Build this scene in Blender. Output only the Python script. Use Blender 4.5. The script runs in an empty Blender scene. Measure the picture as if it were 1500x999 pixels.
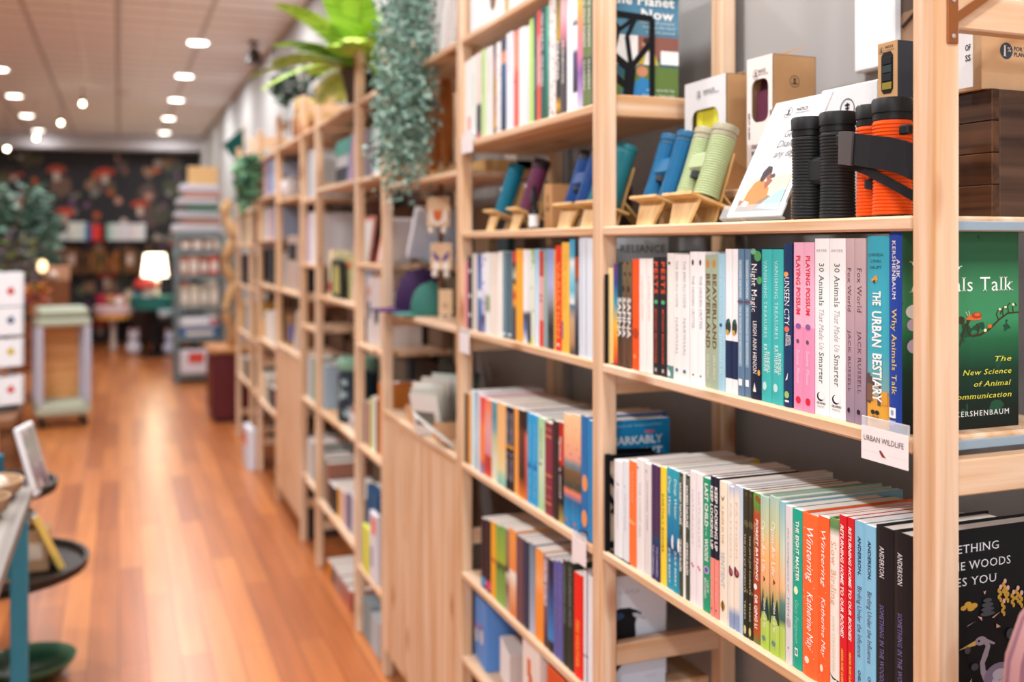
import bpy, math, random
from math import sin, cos, tan, atan, radians, pi, sqrt
from mathutils import Vector, Matrix
S = bpy.context.scene
COL = S.collection
R = random.Random(7)

# ---------------------------------------------------------------- camera, world, lights, exposure
YAW = radians(21.3); FPX = 1478.0; CAMZ = 1.51; HOR = 357.0
cam_d = bpy.data.cameras.new('camera'); cam = bpy.data.objects.new('camera', cam_d); COL.objects.link(cam)
cam.location = (0, 0, CAMZ); cam.rotation_euler = (pi/2, 0, -YAW)
cam_d.sensor_width = 36; cam_d.lens = FPX/1500*36
cam_d.shift_y = -(499.5-HOR)/1500
cam_d.clip_start = .05
cam_d.dof.use_dof = True; cam_d.dof.focus_distance = 1.33; cam_d.dof.aperture_fstop = 2.7
S.camera = cam
vs = S.view_settings
vs.view_transform = 'Standard'; vs.look = 'None'; vs.gamma = 1; vs.exposure = 0.0
vs.use_curve_mapping = False
S.cycles.max_bounces = 7; S.cycles.diffuse_bounces = 3; S.cycles.glossy_bounces = 3
S.cycles.sample_clamp_indirect = 6.0
S.cycles.use_denoising = True

def lin(h):
    if not isinstance(h, str): return tuple(h)
    h = h.lstrip('#'); c = [int(h[i:i+2], 16)/255 for i in (0, 2, 4)]
    return tuple(x/12.92 if x <= .04045 else ((x+.055)/1.055)**2.4 for x in c)

w = bpy.data.worlds.new('World'); S.world = w; w.use_nodes = True
bg = w.node_tree.nodes['Background']; bg.inputs[0].default_value = (.86, .93, 1.0, 1); bg.inputs[1].default_value = .5

def area(name, loc, rot, sx, sy, power, col, shape='RECTANGLE', spread=None):
    l = bpy.data.lights.new(name, 'AREA'); l.shape = shape; l.size = sx; l.size_y = sy
    l.energy = power; l.color = col
    if spread: l.spread = spread
    o = bpy.data.objects.new(name, l); o.location = loc; o.rotation_euler = rot; COL.objects.link(o); return o
# daylight of the shop front: the wall behind the camera is one big window
area('shop_front_daylight', (-1.6, -3.9, 1.75), (radians(90), 0, 0), 5.4, 2.5, 105, (.90, .95, 1.0))
DOWN = 27      # each recessed ceiling light, watts

# ---------------------------------------------------------------- helpers
def at(u, v, d):
    r = (u-750)/FPX*d; up = (HOR-v)/FPX*d
    return Vector((r*cos(YAW)+d*sin(YAW), -r*sin(YAW)+d*cos(YAW), CAMZ+up))
def yU(u, x): return x/tan(YAW+atan((u-750)/FPX))
def xU(u, y): return y*tan(YAW+atan((u-750)/FPX))
def dep(x, y): return y*cos(YAW)+x*sin(YAW)
def zV(v, x, y): return CAMZ+(HOR-v)/FPX*dep(x, y)
def floor_at(u, v): return at(u, v, CAMZ*FPX/(v-HOR))

MATS = {}
def mat(col, rough=.5, metal=0, emit=0, alpha=None, coat=0, name=None, var=0.0, spec=None):
    key = ('p', col if isinstance(col, str) else tuple(col), rough, metal, emit, alpha, coat, var)
    if key in MATS: return MATS[key]
    m = bpy.data.materials.new(name or 'paint'); m.use_nodes = True; nt = m.node_tree; b = nt.nodes['Principled BSDF']
    c = lin(col)
    b.inputs['Base Color'].default_value = (*c, 1); b.inputs['Roughness'].default_value = rough
    b.inputs['Metallic'].default_value = metal; b.inputs['Specular IOR Level'].default_value = .28 if rough > .3 else .5
    if coat: b.inputs['Coat Weight'].default_value = coat
    if emit:
        b.inputs['Emission Color'].default_value = (*c, 1); b.inputs['Emission Strength'].default_value = emit
    if alpha is not None: b.inputs['Alpha'].default_value = alpha
    if var:
        tc = nt.nodes.new('ShaderNodeTexCoord'); n = nt.nodes.new('ShaderNodeTexNoise'); n.inputs['Scale'].default_value = 30; n.inputs['Detail'].default_value = 4
        mx = nt.nodes.new('ShaderNodeMixRGB'); mx.blend_type = 'MULTIPLY'; mx.inputs[0].default_value = var
        mx.inputs[1].default_value = (*c, 1)
        nt.links.new(tc.outputs['Object'], n.inputs['Vector']); nt.links.new(n.outputs['Fac'], mx.inputs[2]); nt.links.new(mx.outputs[0], b.inputs['Base Color'])
    MATS[key] = m; return m

def bands(stops, mode='LINEAR', rough=.45, blot=None, axis=2):
    """printed colour running up a cover: stops (height 0..1, colour); blot = (colour, scale, threshold) for a scattered print"""
    key = ('b', tuple(stops), mode, rough, blot, axis)
    if key in MATS: return MATS[key]
    m = bpy.data.materials.new('printed_cover'); m.use_nodes = True; nt = m.node_tree; b = nt.nodes['Principled BSDF']
    b.inputs['Roughness'].default_value = rough; b.inputs['Specular IOR Level'].default_value = .28
    tc = nt.nodes.new('ShaderNodeTexCoord'); sp = nt.nodes.new('ShaderNodeSeparateXYZ'); cr = nt.nodes.new('ShaderNodeValToRGB')
    nt.links.new(tc.outputs['Generated'], sp.inputs[0]); nt.links.new(sp.outputs[axis], cr.inputs[0])
    cr.color_ramp.interpolation = mode
    e = cr.color_ramp.elements
    while len(e) < len(stops): e.new(.5)
    for k, (p, c) in enumerate(sorted(stops)): e[k].position = p; e[k].color = (*lin(c), 1)
    out = cr.outputs[0]
    if blot:
        n = nt.nodes.new('ShaderNodeTexNoise'); n.inputs['Scale'].default_value = blot[1]; n.inputs['Detail'].default_value = 3
        nt.links.new(tc.outputs['Object'], n.inputs['Vector'])
        g = nt.nodes.new('ShaderNodeMath'); g.operation = 'GREATER_THAN'; g.inputs[1].default_value = blot[2]
        nt.links.new(n.outputs['Fac'], g.inputs[0])
        mx = nt.nodes.new('ShaderNodeMixRGB'); mx.inputs[2].default_value = (*lin(blot[0]), 1)
        nt.links.new(g.outputs[0], mx.inputs[0]); nt.links.new(out, mx.inputs[1]); out = mx.outputs[0]
    nt.links.new(out, b.inputs['Base Color']); MATS[key] = m; return m

def wood(c1, c2, axis='z', rough=.5, scale=1.0, knots=True, coat=0, name='pine_wood'):
    key = ('w', c1, c2, axis, rough, scale, knots)
    if key in MATS: return MATS[key]
    m = bpy.data.materials.new(name); m.use_nodes = True; nt = m.node_tree; b = nt.nodes['Principled BSDF']; N = nt.nodes.new; L = nt.links.new
    b.inputs['Roughness'].default_value = rough; b.inputs['Specular IOR Level'].default_value = .3
    if coat: b.inputs['Coat Weight'].default_value = coat
    tc = N('ShaderNodeTexCoord'); oi = N('ShaderNodeObjectInfo'); ad = N('ShaderNodeVectorMath'); ad.operation = 'ADD'
    ml = N('ShaderNodeMath'); ml.operation = 'MULTIPLY'; ml.inputs[1].default_value = 13.7
    L(oi.outputs['Random'], ml.inputs[0]); L(tc.outputs['Object'], ad.inputs[0]); L(ml.outputs[0], ad.inputs[1])
    mp = N('ShaderNodeMapping'); s = [38*scale]*3; s['xyz'.index(axis)] = 1.6*scale; mp.inputs['Scale'].default_value = s
    L(ad.outputs[0], mp.inputs['Vector'])
    n1 = N('ShaderNodeTexNoise'); n1.inputs['Scale'].default_value = 1.0; n1.inputs['Detail'].default_value = 5; n1.inputs['Distortion'].default_value = .7
    L(mp.outputs[0], n1.inputs['Vector'])
    cr = N('ShaderNodeValToRGB'); e = cr.color_ramp.elements
    e[0].position = .3; e[0].color = (*lin(c2), 1); e[1].position = .62; e[1].color = (*lin(c1), 1)
    L(n1.outputs['Fac'], cr.inputs[0]); out = cr.outputs[0]
    n2 = N('ShaderNodeTexNoise'); n2.inputs['Scale'].default_value = 2.2; L(ad.outputs[0], n2.inputs['Vector'])
    mx = N('ShaderNodeMixRGB'); mx.blend_type = 'MULTIPLY'; mx.inputs[0].default_value = .22; L(out, mx.inputs[1]); L(n2.outputs['Fac'], mx.inputs[2]); out = mx.outputs[0]
    if knots:
        mk = N('ShaderNodeMapping'); sk = [8]*3; sk['xyz'.index(axis)] = 3.4; mk.inputs['Scale'].default_value = sk; L(ad.outputs[0], mk.inputs['Vector'])
        vo = N('ShaderNodeTexVoronoi'); vo.inputs['Scale'].default_value = 1.0; L(mk.outputs[0], vo.inputs['Vector'])
        kr = N('ShaderNodeValToRGB'); k = kr.color_ramp.elements; k[0].position = .07; k[0].color = (.85, .85, .85, 1); k[1].position = .19; k[1].color = (0, 0, 0, 1)
        L(vo.outputs['Distance'], kr.inputs[0])
        m2 = N('ShaderNodeMixRGB'); m2.inputs[2].default_value = (*lin('9a5a2c'), 1); L(kr.outputs[0], m2.inputs[0]); L(out, m2.inputs[1]); out = m2.outputs[0]
    L(out, b.inputs['Base Color'])
    bp = N('ShaderNodeBump'); bp.inputs['Strength'].default_value = .08; bp.inputs['Distance'].default_value = .002; L(n1.outputs['Fac'], bp.inputs['Height']); L(bp.outputs[0], b.inputs['Normal'])
    MATS[key] = m; return m

PINE = ('edceb0', 'd2a06f')
pz, py_, px_ = wood(*PINE, 'z'), wood(*PINE, 'y'), wood(*PINE, 'x')
bamboo = wood('e6bf82', 'cf9c58', 'z', .45, 1.2, False, name='bamboo_wood')
kraft = mat('c59a6c', .8, name='kraft_card', var=.15)
white = mat('dfdfe0', .55, name='white_card')
black = mat('15161a', .45, name='black_plastic')
paper = mat('f6f1ea', .8, name='paper')

class MB:
    def __init__(s): s.v = []; s.f = []; s.m = []; s.T = None
    def add(s, vs, fs, mi=0):
        b = len(s.v); s.v += [tuple(s.T @ Vector(p)) if s.T else tuple(p) for p in vs]
        s.f += [tuple(b+i for i in f) for f in fs]; s.m += [mi]*len(fs); return s
    def box(s, x0, x1, y0, y1, z0, z1, mi=0):
        v = [(x, y, z) for z in (z0, z1) for y in (y0, y1) for x in (x0, x1)]
        f = [(0, 2, 3, 1), (4, 5, 7, 6), (0, 1, 5, 4), (2, 6, 7, 3), (0, 4, 6, 2), (1, 3, 7, 5)]
        return s.add(v, f, mi)
    def bbox(s, x0, x1, y0, y1, z0, z1, r=.003, mi=0):
        """box with its edges eased"""
        X, Y, Z = (x0, x1), (y0, y1), (z0, z1); r = min(r, .49*min(x1-x0, y1-y0, z1-z0))
        P = {}; vs = []
        for i in (0, 1):
            for j in (0, 1):
                for k in (0, 1):
                    sx, sy, sz = (1-2*i)*r, (1-2*j)*r, (1-2*k)*r
                    P[i, j, k, 'x'] = len(vs); vs.append((X[i], Y[j]+sy, Z[k]+sz))
                    P[i, j, k, 'y'] = len(vs); vs.append((X[i]+sx, Y[j], Z[k]+sz))
                    P[i, j, k, 'z'] = len(vs); vs.append((X[i]+sx, Y[j]+sy, Z[k]))
        fs = []
        q = ((0, 0), (1, 0), (1, 1), (0, 1))
        for i in (0, 1):
            fs.append(tuple(P[i, a, b, 'x'] for a, b in q)); fs.append(tuple(P[a, i, b, 'y'] for a, b in q)); fs.append(tuple(P[a, b, i, 'z'] for a, b in q))
        for a in (0, 1):
            for b in (0, 1):
                fs.append((P[a, b, 0, 'x'], P[a, b, 1, 'x'], P[a, b, 1, 'y'], P[a, b, 0, 'y']))
                fs.append((P[a, 0, b, 'x'], P[a, 1, b, 'x'], P[a, 1, b, 'z'], P[a, 0, b, 'z']))
                fs.append((P[0, a, b, 'y'], P[1, a, b, 'y'], P[1, a, b, 'z'], P[0, a, b, 'z']))
        for i in (0, 1):
            for j in (0, 1):
                for k in (0, 1): fs.append((P[i, j, k, 'x'], P[i, j, k, 'y'], P[i, j, k, 'z']))
        return s.add(vs, fs, mi)
    def prism(s, poly, z0, z1, mi=0, mic=None):
        n = len(poly); v = [(x, y, z0) for x, y in poly]+[(x, y, z1) for x, y in poly]
        s.add(v, [(i, (i+1) % n, n+(i+1) % n, n+i) for i in range(n)], mi)
        b = len(s.v)-2*n; s.f += [tuple(b+i for i in range(n-1, -1, -1)), tuple(b+n+i for i in range(n))]; s.m += [mi if mic is None else mic]*2
        return s
    def bar(s, a, b, w, h, up=(0, 0, 1), mi=0):
        a, b = Vector(a), Vector(b); d = (b-a).normalized(); u = Vector(up)
        r = d.cross(u)
        if r.length < 1e-4: r = d.cross(Vector((1, 0, 0)))
        r.normalize(); u = r.cross(d).normalized(); v = []
        for p in (a, b):
            for i, j in ((-1, -1), (1, -1), (1, 1), (-1, 1)): v.append(p+r*i*w/2+u*j*h/2)
        return s.add(v, [(3, 2, 1, 0), (4, 5, 6, 7), (0, 1, 5, 4), (1, 2, 6, 5), (2, 3, 7, 6), (3, 0, 4, 7)], mi)
    def lathe(s, prof, n=24, c=(0, 0, 0), mi=0, cap=True, mis=None):
        v = []; f = []; mm = []
        for r, z in prof:
            for k in range(n):
                a = 2*pi*k/n; v.append((c[0]+r*cos(a), c[1]+r*sin(a), c[2]+z))
        for i in range(len(prof)-1):
            for k in range(n):
                k2 = (k+1) % n; f.append((i*n+k, i*n+k2, (i+1)*n+k2, (i+1)*n+k)); mm.append(mis[i] if mis else mi)
        if cap:
            f += [tuple(range(n-1, -1, -1)), tuple((len(prof)-1)*n+k for k in range(n))]; mm += [mm[0], mm[-1]]
        b = len(s.v); s.add(v, f, mi); s.m[-len(mm):] = mm; return s
    def tube(s, pts, r, n=6, mi=0):
        pts = [Vector(p) for p in pts]; v = []; f = []
        for i, p in enumerate(pts):
            d = (pts[min(i+1, len(pts)-1)]-pts[max(i-1, 0)]).normalized(); u = d.cross(Vector((0, 0, 1)))
            if u.length < 1e-3: u = d.cross(Vector((1, 0, 0)))
            u.normalize(); q = d.cross(u); rr = r[i] if isinstance(r, (list, tuple)) else r
            for k in range(n): a = 2*pi*k/n; v.append(p+u*cos(a)*rr+q*sin(a)*rr)
        for i in range(len(pts)-1):
            for k in range(n): f.append((i*n+k, i*n+(k+1) % n, (i+1)*n+(k+1) % n, (i+1)*n+k))
        f += [tuple(range(n-1, -1, -1)), tuple((len(pts)-1)*n+k for k in range(n))]
        return s.add(v, f, mi)
    def ball(s, c, rx, ry=None, rz=None, n=14, m=9, mi=0, jit=0):
        ry = rx if ry is None else ry; rz = rx if rz is None else rz; v = [(c[0], c[1], c[2]-rz)]; f = []
        for i in range(1, m):
            t = pi*i/m-pi/2
            for k in range(n):
                a = 2*pi*k/n; j = 1+R.uniform(-jit, jit); v.append((c[0]+rx*cos(t)*cos(a)*j, c[1]+ry*cos(t)*sin(a)*j, c[2]+rz*sin(t)*j))
        v.append((c[0], c[1], c[2]+rz)); T = len(v)-1
        for k in range(n): f.append((0, 1+(k+1) % n, 1+k)); f.append((T, T-n+k, T-n+(k+1) % n))
        for i in range(m-2):
            for k in range(n): f.append((1+i*n+k, 1+i*n+(k+1) % n, 1+(i+1)*n+(k+1) % n, 1+(i+1)*n+k))
        return s.add(v, f, mi)
    def build(s, name, mats, parent=None, loc=(0, 0, 0), rot=(0, 0, 0), smooth=False):
        me = bpy.data.meshes.new(name); me.from_pydata(s.v, [], s.f)
        mats = mats if isinstance(mats, (list, tuple)) else [mats]
        for m in mats: me.materials.append(m)
        me.polygons.foreach_set('material_index', s.m)
        if smooth:
            me.polygons.foreach_set('use_smooth', [True]*len(s.f))
            try: me.set_sharp_from_angle(angle=radians(40))
            except Exception: pass
        me.update(); return link(name, me, parent, loc, rot)

def link(name, data, parent=None, loc=(0, 0, 0), rot=(0, 0, 0)):
    o = bpy.data.objects.new(name, data); o.location = loc; o.rotation_euler = rot; COL.objects.link(o)
    if parent is not None: o.parent = parent
    return o
def tag(o, label, cat, group=None, kind=None):
    o['label'] = label; o['category'] = cat
    if group: o['group'] = group
    if kind: o['kind'] = kind
    return o
def empty(name, loc, label, cat, group=None, rot=(0, 0, 0)):
    return tag(link(name, None, None, loc, rot), label, cat, group)
def struct(o): o['kind'] = 'structure'; return o

# ---- lettering: outlines of the built-in face, with serifs added where a stem ends
GLY = {}
def glyphs(txt, style=''):
    key = (txt, style)
    if key in GLY: return GLY[key]
    c = bpy.data.curves.new('t', 'FONT'); c.body = txt; c.size = 1; c.resolution_u = 2
    if 'b' in style: c.offset = .022
    if 'l' in style: c.offset = -.008
    if 's' in style and 'b' not in style: c.offset = -.004
    if 'i' in style: c.shear = .25
    if 's' in style: c.space_character = 1.08
    if 'w' in style: c.space_character = 1.25
    o = bpy.data.objects.new('t', c); me = o.to_mesh()
    V = [(v.co.x, v.co.y) for v in me.vertices]; F = [tuple(p.vertices) for p in me.polygons]
    if 's' in style and V:
        cnt = {}
        for f in F:
            cy = sum(V[i][1] for i in f)/len(f)
            for a, b in zip(f, f[1:]+f[:1]): k = (min(a, b), max(a, b)); cnt.setdefault(k, []).append(cy)
        sh = .25 if 'i' in style else 0
        for (a, b), cs in list(cnt.items()):
            if len(cs) != 1: continue
            (xa, ya), (xb, yb) = V[a], V[b]; ln = abs(xa-xb)
            if abs(ya-yb) > .004 or not .04 < ln < .16: continue
            up = cs[0] > ya; x0, x1 = min(xa, xb)-.055, max(xa, xb)+.055; h = .035 if up else -.035; n = len(V)
            V += [(x0, ya), (x1, ya), (x1+sh*h, ya+h), (x0+sh*h, ya+h)]; F.append((n, n+1, n+2, n+3) if up else (n+3, n+2, n+1, n))
    o.to_mesh_clear(); bpy.data.objects.remove(o); bpy.data.curves.remove(c)
    if V:
        x0 = min(p[0] for p in V); x1 = max(p[0] for p in V); y0 = min(p[1] for p in V); y1 = max(p[1] for p in V)
        if not any(ch in txt for ch in 'gjpqy,Q'): y0 = min(y0, 0.0)
        V = [(p[0]-x0, p[1]) for p in V]; r = (V, F, x1-x0, y0, y1)
    else: r = ([], [], 1, 0, 1)
    GLY[key] = r; return r
def put_text(mb, txt, fn, length, height, mi, style='', align='c'):
    """fn(a, b) -> 3-D point; a runs along the line 0..length, b across the letters 0..height (cap height)"""
    V, F, W, y0, y1 = glyphs(txt, style)
    if not V: return
    cap = .70; k = length/W; q = height/cap
    mb.add([fn(x*k, y*q) for x, y in V], F, mi)
# ---------------------------------------------------------------- room shell
WX = 1.19; LX = -4.6; FY = 15.35; CZ = 3.15; BY = -4.2
def floor_mat():
    m = bpy.data.materials.new('floor_planks'); m.use_nodes = True; nt = m.node_tree; b = nt.nodes['Principled BSDF']; N = nt.nodes.new; L = nt.links.new
    tc = N('ShaderNodeTexCoord'); mp = N('ShaderNodeMapping'); mp.inputs['Rotation'].default_value = (0, 0, pi/2); L(tc.outputs['Object'], mp.inputs['Vector'])
    br = N('ShaderNodeTexBrick'); br.offset = .37; br.inputs['Scale'].default_value = 1; br.inputs['Brick Width'].default_value = 1.15; br.inputs['Row Height'].default_value = .105
    br.inputs['Mortar Size'].default_value = .0016; br.inputs['Bias'].default_value = 0
    br.inputs['Color1'].default_value = (*lin('cc7f45'), 1); br.inputs['Color2'].default_value = (*lin('a35c33'), 1); br.inputs['Mortar'].default_value = (*lin('6a361c'), 1)
    L(mp.outputs[0], br.inputs['Vector'])
    n = N('ShaderNodeTexNoise'); n.inputs['Scale'].default_value = 1; n.inputs['Detail'].default_value = 6; m2 = N('ShaderNodeMapping'); m2.inputs['Scale'].default_value = (24, 1.3, 1); L(tc.outputs['Object'], m2.inputs['Vector']); L(m2.outputs[0], n.inputs['Vector'])
    mx = N('ShaderNodeMixRGB'); mx.blend_type = 'OVERLAY'; mx.inputs[0].default_value = .35; L(br.outputs['Color'], mx.inputs[1]); L(n.outputs['Fac'], mx.inputs[2])
    L(mx.outputs[0], b.inputs['Base Color']); b.inputs['Roughness'].default_value = .30; b.inputs['Specular IOR Level'].default_value = .35
    bp = N('ShaderNodeBump'); bp.inputs['Strength'].default_value = .12; bp.inputs['Distance'].default_value = .002; L(n.outputs['Fac'], bp.inputs['Height']); L(bp.outputs[0], b.inputs['Normal'])
    return m
struct(MB().box(LX, WX+.15, BY, 17, -.12, 0).build('floor', floor_mat()))
def ceil_mat():
    m = bpy.data.materials.new('pressed_tin'); m.use_nodes = True; nt = m.node_tree; b = nt.nodes['Principled BSDF']; N = nt.nodes.new; L = nt.links.new
    tc = N('ShaderNodeTexCoord'); fac = []
    for wd, hh, mo in ((1.22, .61, .03), (.61, .305, .03), (.305, .1525, .02)):
        br = N('ShaderNodeTexBrick'); br.offset = 0; br.inputs['Scale'].default_value = 1; br.inputs['Brick Width'].default_value = wd; br.inputs['Row Height'].default_value = hh
        br.inputs['Mortar Size'].default_value = mo; br.inputs['Mortar Smooth'].default_value = .8
        L(tc.outputs['Object'], br.inputs['Vector']); fac.append(br.outputs['Fac'])
    ad = N('ShaderNodeMath'); L(fac[0], ad.inputs[0]); L(fac[1], ad.inputs[1]); a2 = N('ShaderNodeMath'); L(ad.outputs[0], a2.inputs[0]); L(fac[2], a2.inputs[1])
    mx = N('ShaderNodeMixRGB'); mx.inputs[1].default_value = (*lin('f2f0f1'), 1); mx.inputs[2].default_value = (*lin('c2bab9'), 1); L(ad.outputs[0], mx.inputs[0]); L(mx.outputs[0], b.inputs['Base Color'])
    bp = N('ShaderNodeBump'); bp.inputs['Strength'].default_value = .35; bp.inputs['Distance'].default_value = .01; L(a2.outputs[0], bp.inputs['Height']); L(bp.outputs[0], b.inputs['Normal'])
    b.inputs['Roughness'].default_value = .5; b.inputs['Specular IOR Level'].default_value = .4
    return m
struct(MB().box(LX, WX+.15, BY, 17, CZ, CZ+.12).build('ceiling', ceil_mat()))
wallm = mat('a5a2a0', .85, name='grey_wall_paint')
struct(MB().box(WX, WX+.15, BY, 17, 0, CZ).build('wall_right', wallm))
struct(MB().box(LX-.15, LX, BY, 17, 0, CZ).build('wall_left', mat('b9b4ae', .85)))
fw = MB().box(LX, -4.3, BY-.15, BY, 0, CZ).box(1.1, WX, BY-.15, BY, 0, CZ).box(-4.3, 1.1, BY-.15, BY, 0, .45).box(-4.3, 1.1, BY-.15, BY, 3.0, CZ)
struct(fw.build('wall_front', mat('c4c0ba', .8)))
# far wall: dark wallpaper printed with toadstools and creatures
def paper_mat():
    m = bpy.data.materials.new('dark_wallpaper'); m.use_nodes = True; nt = m.node_tree; b = nt.nodes['Principled BSDF']; N = nt.nodes.new; L = nt.links.new
    b.inputs['Roughness'].default_value = .85
    tc = N('ShaderNodeTexCoord'); prev = None
    def M(op, a, c=None):
        n = N('ShaderNodeMath'); n.operation = op
        for i, x in enumerate((a, c)):
            if x is None: continue
            if hasattr(x, 'is_output'): L(x, n.inputs[i])
            else: n.inputs[i].default_value = x
        return n.outputs[0]
    def ramp(src, pal):
        cr = N('ShaderNodeValToRGB'); cr.color_ramp.interpolation = 'CONSTANT'; e = cr.color_ramp.elements
        while len(e) < len(pal): e.new(.5)
        for i, c in enumerate(pal): e[i].position = i/len(pal); e[i].color = (*lin(c), 1)
        L(src, cr.inputs[0]); return cr.outputs[0]
    def over(fac, col):
        nonlocal prev
        mx = N('ShaderNodeMixRGB'); L(fac, mx.inputs[0])
        if prev is None: mx.inputs[1].default_value = (*lin('2a2a2f'), 1)
        else: L(prev, mx.inputs[1])
        if hasattr(col, 'is_output'): L(col, mx.inputs[2])
        else: mx.inputs[2].default_value = (*lin(col), 1)
        prev = mx.outputs[0]
    def cells(sc, off, dist, rnd=.8):
        mp = N('ShaderNodeMapping'); mp.inputs['Location'].default_value = off; mp.inputs['Scale'].default_value = (sc, .01, sc); L(tc.outputs['Object'], mp.inputs['Vector']); v = mp.outputs[0]
        if dist:
            n = N('ShaderNodeTexNoise'); n.inputs['Scale'].default_value = 2.5; L(v, n.inputs['Vector']); a = N('ShaderNodeVectorMath'); a.operation = 'SCALE'; a.inputs[3].default_value = dist; L(n.outputs['Color'], a.inputs[0]); c = N('ShaderNodeVectorMath'); L(v, c.inputs[0]); L(a.outputs[0], c.inputs[1]); v = c.outputs[0]
        vo = N('ShaderNodeTexVoronoi'); vo.inputs['Scale'].default_value = 1; vo.inputs['Randomness'].default_value = rnd; L(v, vo.inputs['Vector'])
        sp = N('ShaderNodeSeparateXYZ'); L(vo.outputs['Color'], sp.inputs[0])
        d = N('ShaderNodeVectorMath'); d.operation = 'SUBTRACT'; L(v, d.inputs[0]); L(vo.outputs['Position'], d.inputs[1]); q = N('ShaderNodeSeparateXYZ'); L(d.outputs[0], q.inputs[0])
        return vo.outputs['Distance'], sp.outputs[0], sp.outputs[1], q.outputs[0], q.outputs[2]
    # dull leaves, birds and blooms
    for sc, off, r, pal in ((2.6, (0, 0, 0), .42, ['2a2a2f', '4a4a40', '3a3a3c', '55503f', '6a5348', '2a2a2f', '454a3c', '5a4a48']), (3.6, (3.3, 0, 2.1), .30, ['2a2a2f', '8a6a54', '2a2a2f', '7a7a72', '9a6a4a', '2a2a2f', 'a89a90', '5a6048']), (4.6, (7.7, 0, 5.2), .25, ['c8b4a8', '2a2a2f', 'b0562f', '2a2a2f', '8a8278', '2a2a2f', '6a4a6a', 'b88a78'])):
        D, c, c2, dx, dz = cells(sc, off, .5); over(M('LESS_THAN', D, r), ramp(c, pal))
    # toadstools: a pale stalk under a red cap
    D, c, c2, dx, dz = cells(1.75, (1.2, 0, .6), 0, .45)
    on = M('GREATER_THAN', c, .3)
    stalk = M('MULTIPLY', M('LESS_THAN', M('ABSOLUTE', dx), .075), M('MULTIPLY', M('LESS_THAN', dz, .06), M('GREATER_THAN', dz, -.26))); over(M('MULTIPLY', stalk, on), 'c4aca0')
    e = M('ADD', M('POWER', M('MULTIPLY', dx, 4.2), 2.0), M('POWER', M('MULTIPLY', dz, 6.5), 2.0))
    cap_ = M('MULTIPLY', M('LESS_THAN', e, 1.0), M('GREATER_THAN', dz, -.03)); over(M('MULTIPLY', cap_, on), ramp(c2, ['c2453a', 'b8402f', 'c9503c', 'a8442f']))
    L(prev, b.inputs['Base Color']); return m
# the far wall runs a few degrees off square to the shelves
fa = radians(-7); fc = at(200, HOR, 15.6)
def far(l, z, off=0):      # a point l metres to the right along the far wall, off metres in front of it
    return Vector((fc.x+l*cos(fa)+off*sin(fa), fc.y+l*sin(fa)-off*cos(fa), z))
o = MB().box(-5.5, 4, 0, .15, 0, CZ).build('wall_far', paper_mat(), None, (fc.x, fc.y, 0), (0, 0, fa)); struct(o)
o = MB().box(-5.5, 4, -.42, -.002, 2.93, CZ).build('trim_1', mat('b2aeb2', .7), None, (fc.x, fc.y, 0), (0, 0, fa)); struct(o)

# ---------------------------------------------------------------- recessed ceiling lights
lightm = mat('fff6ea', .5, emit=14, name='light_diffuser')
def clight(u, v, label):
    d = (CZ-CAMZ)*FPX/(HOR-v); p = at(u, v, d)
    o = empty('ceiling_light', (p.x, p.y, CZ), label, 'ceiling light', 'round recessed ceiling lights')
    MB().lathe([(.074, -.004), (.098, -.012), (.104, -.004), (.104, -.001)], 28, cap=False).build('trim_ring', mat('f2f0ee', .5), o, smooth=True)
    MB().lathe([(.073, -.008), (.073, -.001)], 28).build('diffuser', lightm, o)
    a = area('ceiling_downlight', (p.x, p.y, CZ-.03), (0, 0, 0), .2, .2, DOWN*(1 if d < 12 else .35 if u > 200 else .12), (.975, .985, 1.0), 'DISK'); return p
LP = []
for u, v, l in [(290, 62, 'round ceiling light nearest the camera in the row beside the shelves'), (270, 111, 'second ceiling light in the row beside the shelves'),
                (258, 146, 'third ceiling light in the row beside the shelves'), (247, 173, 'fourth ceiling light in the row beside the shelves'),
                (241, 194, 'farthest ceiling light in the row beside the shelves'), (-2, 101, 'ceiling light cut by the left edge of the photo'),
                (21, 140, 'ceiling light second from the camera in the far left row'), (39, 169, 'ceiling light third from the camera in the far left row'),
                (56, 191, 'ceiling light nearest the dark wallpaper in the far left row')]: LP.append(clight(u, v, l))
# both rows run on over the aisle to the shop front, out of the frame
for r0, r1 in ((LP[0], LP[1]), (LP[6], LP[7])):
    st = (r0-r1); st.z = 0; p = r0+st
    while p.y > -3.2:
        if p.y < 8.5 or r0 is LP[0]: area('ceiling_downlight', (p.x, p.y, CZ-.03), (0, 0, 0), .2, .2, DOWN*(1.0 if r0 is LP[0] else 1.25), (.975, .985, 1.0), 'DISK')
        p = p+st
for u, v, d, l in [(121, 152, 10.5, 'small glowing bulb hanging highest of the string lights'), (89, 180, 11, 'small glowing bulb hanging between two ceiling lights'),
                   (53, 202, 11.5, 'small glowing bulb hanging just below a ceiling light'), (10, 218, 11, 'small glowing bulb hanging in front of the dark wallpaper')]:
    p = at(u, v, d); o = empty('string_light_bulb', p, l, 'light bulb', 'hanging string light bulbs')
    MB().ball((0, 0, 0), .021).build('glass_globe', mat('ffe9c4', .4, emit=22, name='bulb_glow'), o, smooth=True)
    MB().lathe([(.012, .018), (.012, .06), (.003, .07), (.003, CZ-p.z)], 8).build('socket', mat('3a3632', .6), o)
p = at(372, 60, 8.2); o = empty('ceiling_spot', (p.x, p.y, CZ), 'small dark ceiling spot lamp over the shelves', 'spot lamp')
MB().lathe([(.04, 0), (.04, -.02), (.012, -.03), (.012, -.06)], 14).build('mount', mat('4a3c38', .5), o)
MB().lathe([(.02, -.05), (.055, -.09), (.06, -.17), (.04, -.175)], 16).build('spot_head', mat('3a302e', .5), o, smooth=True)
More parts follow.
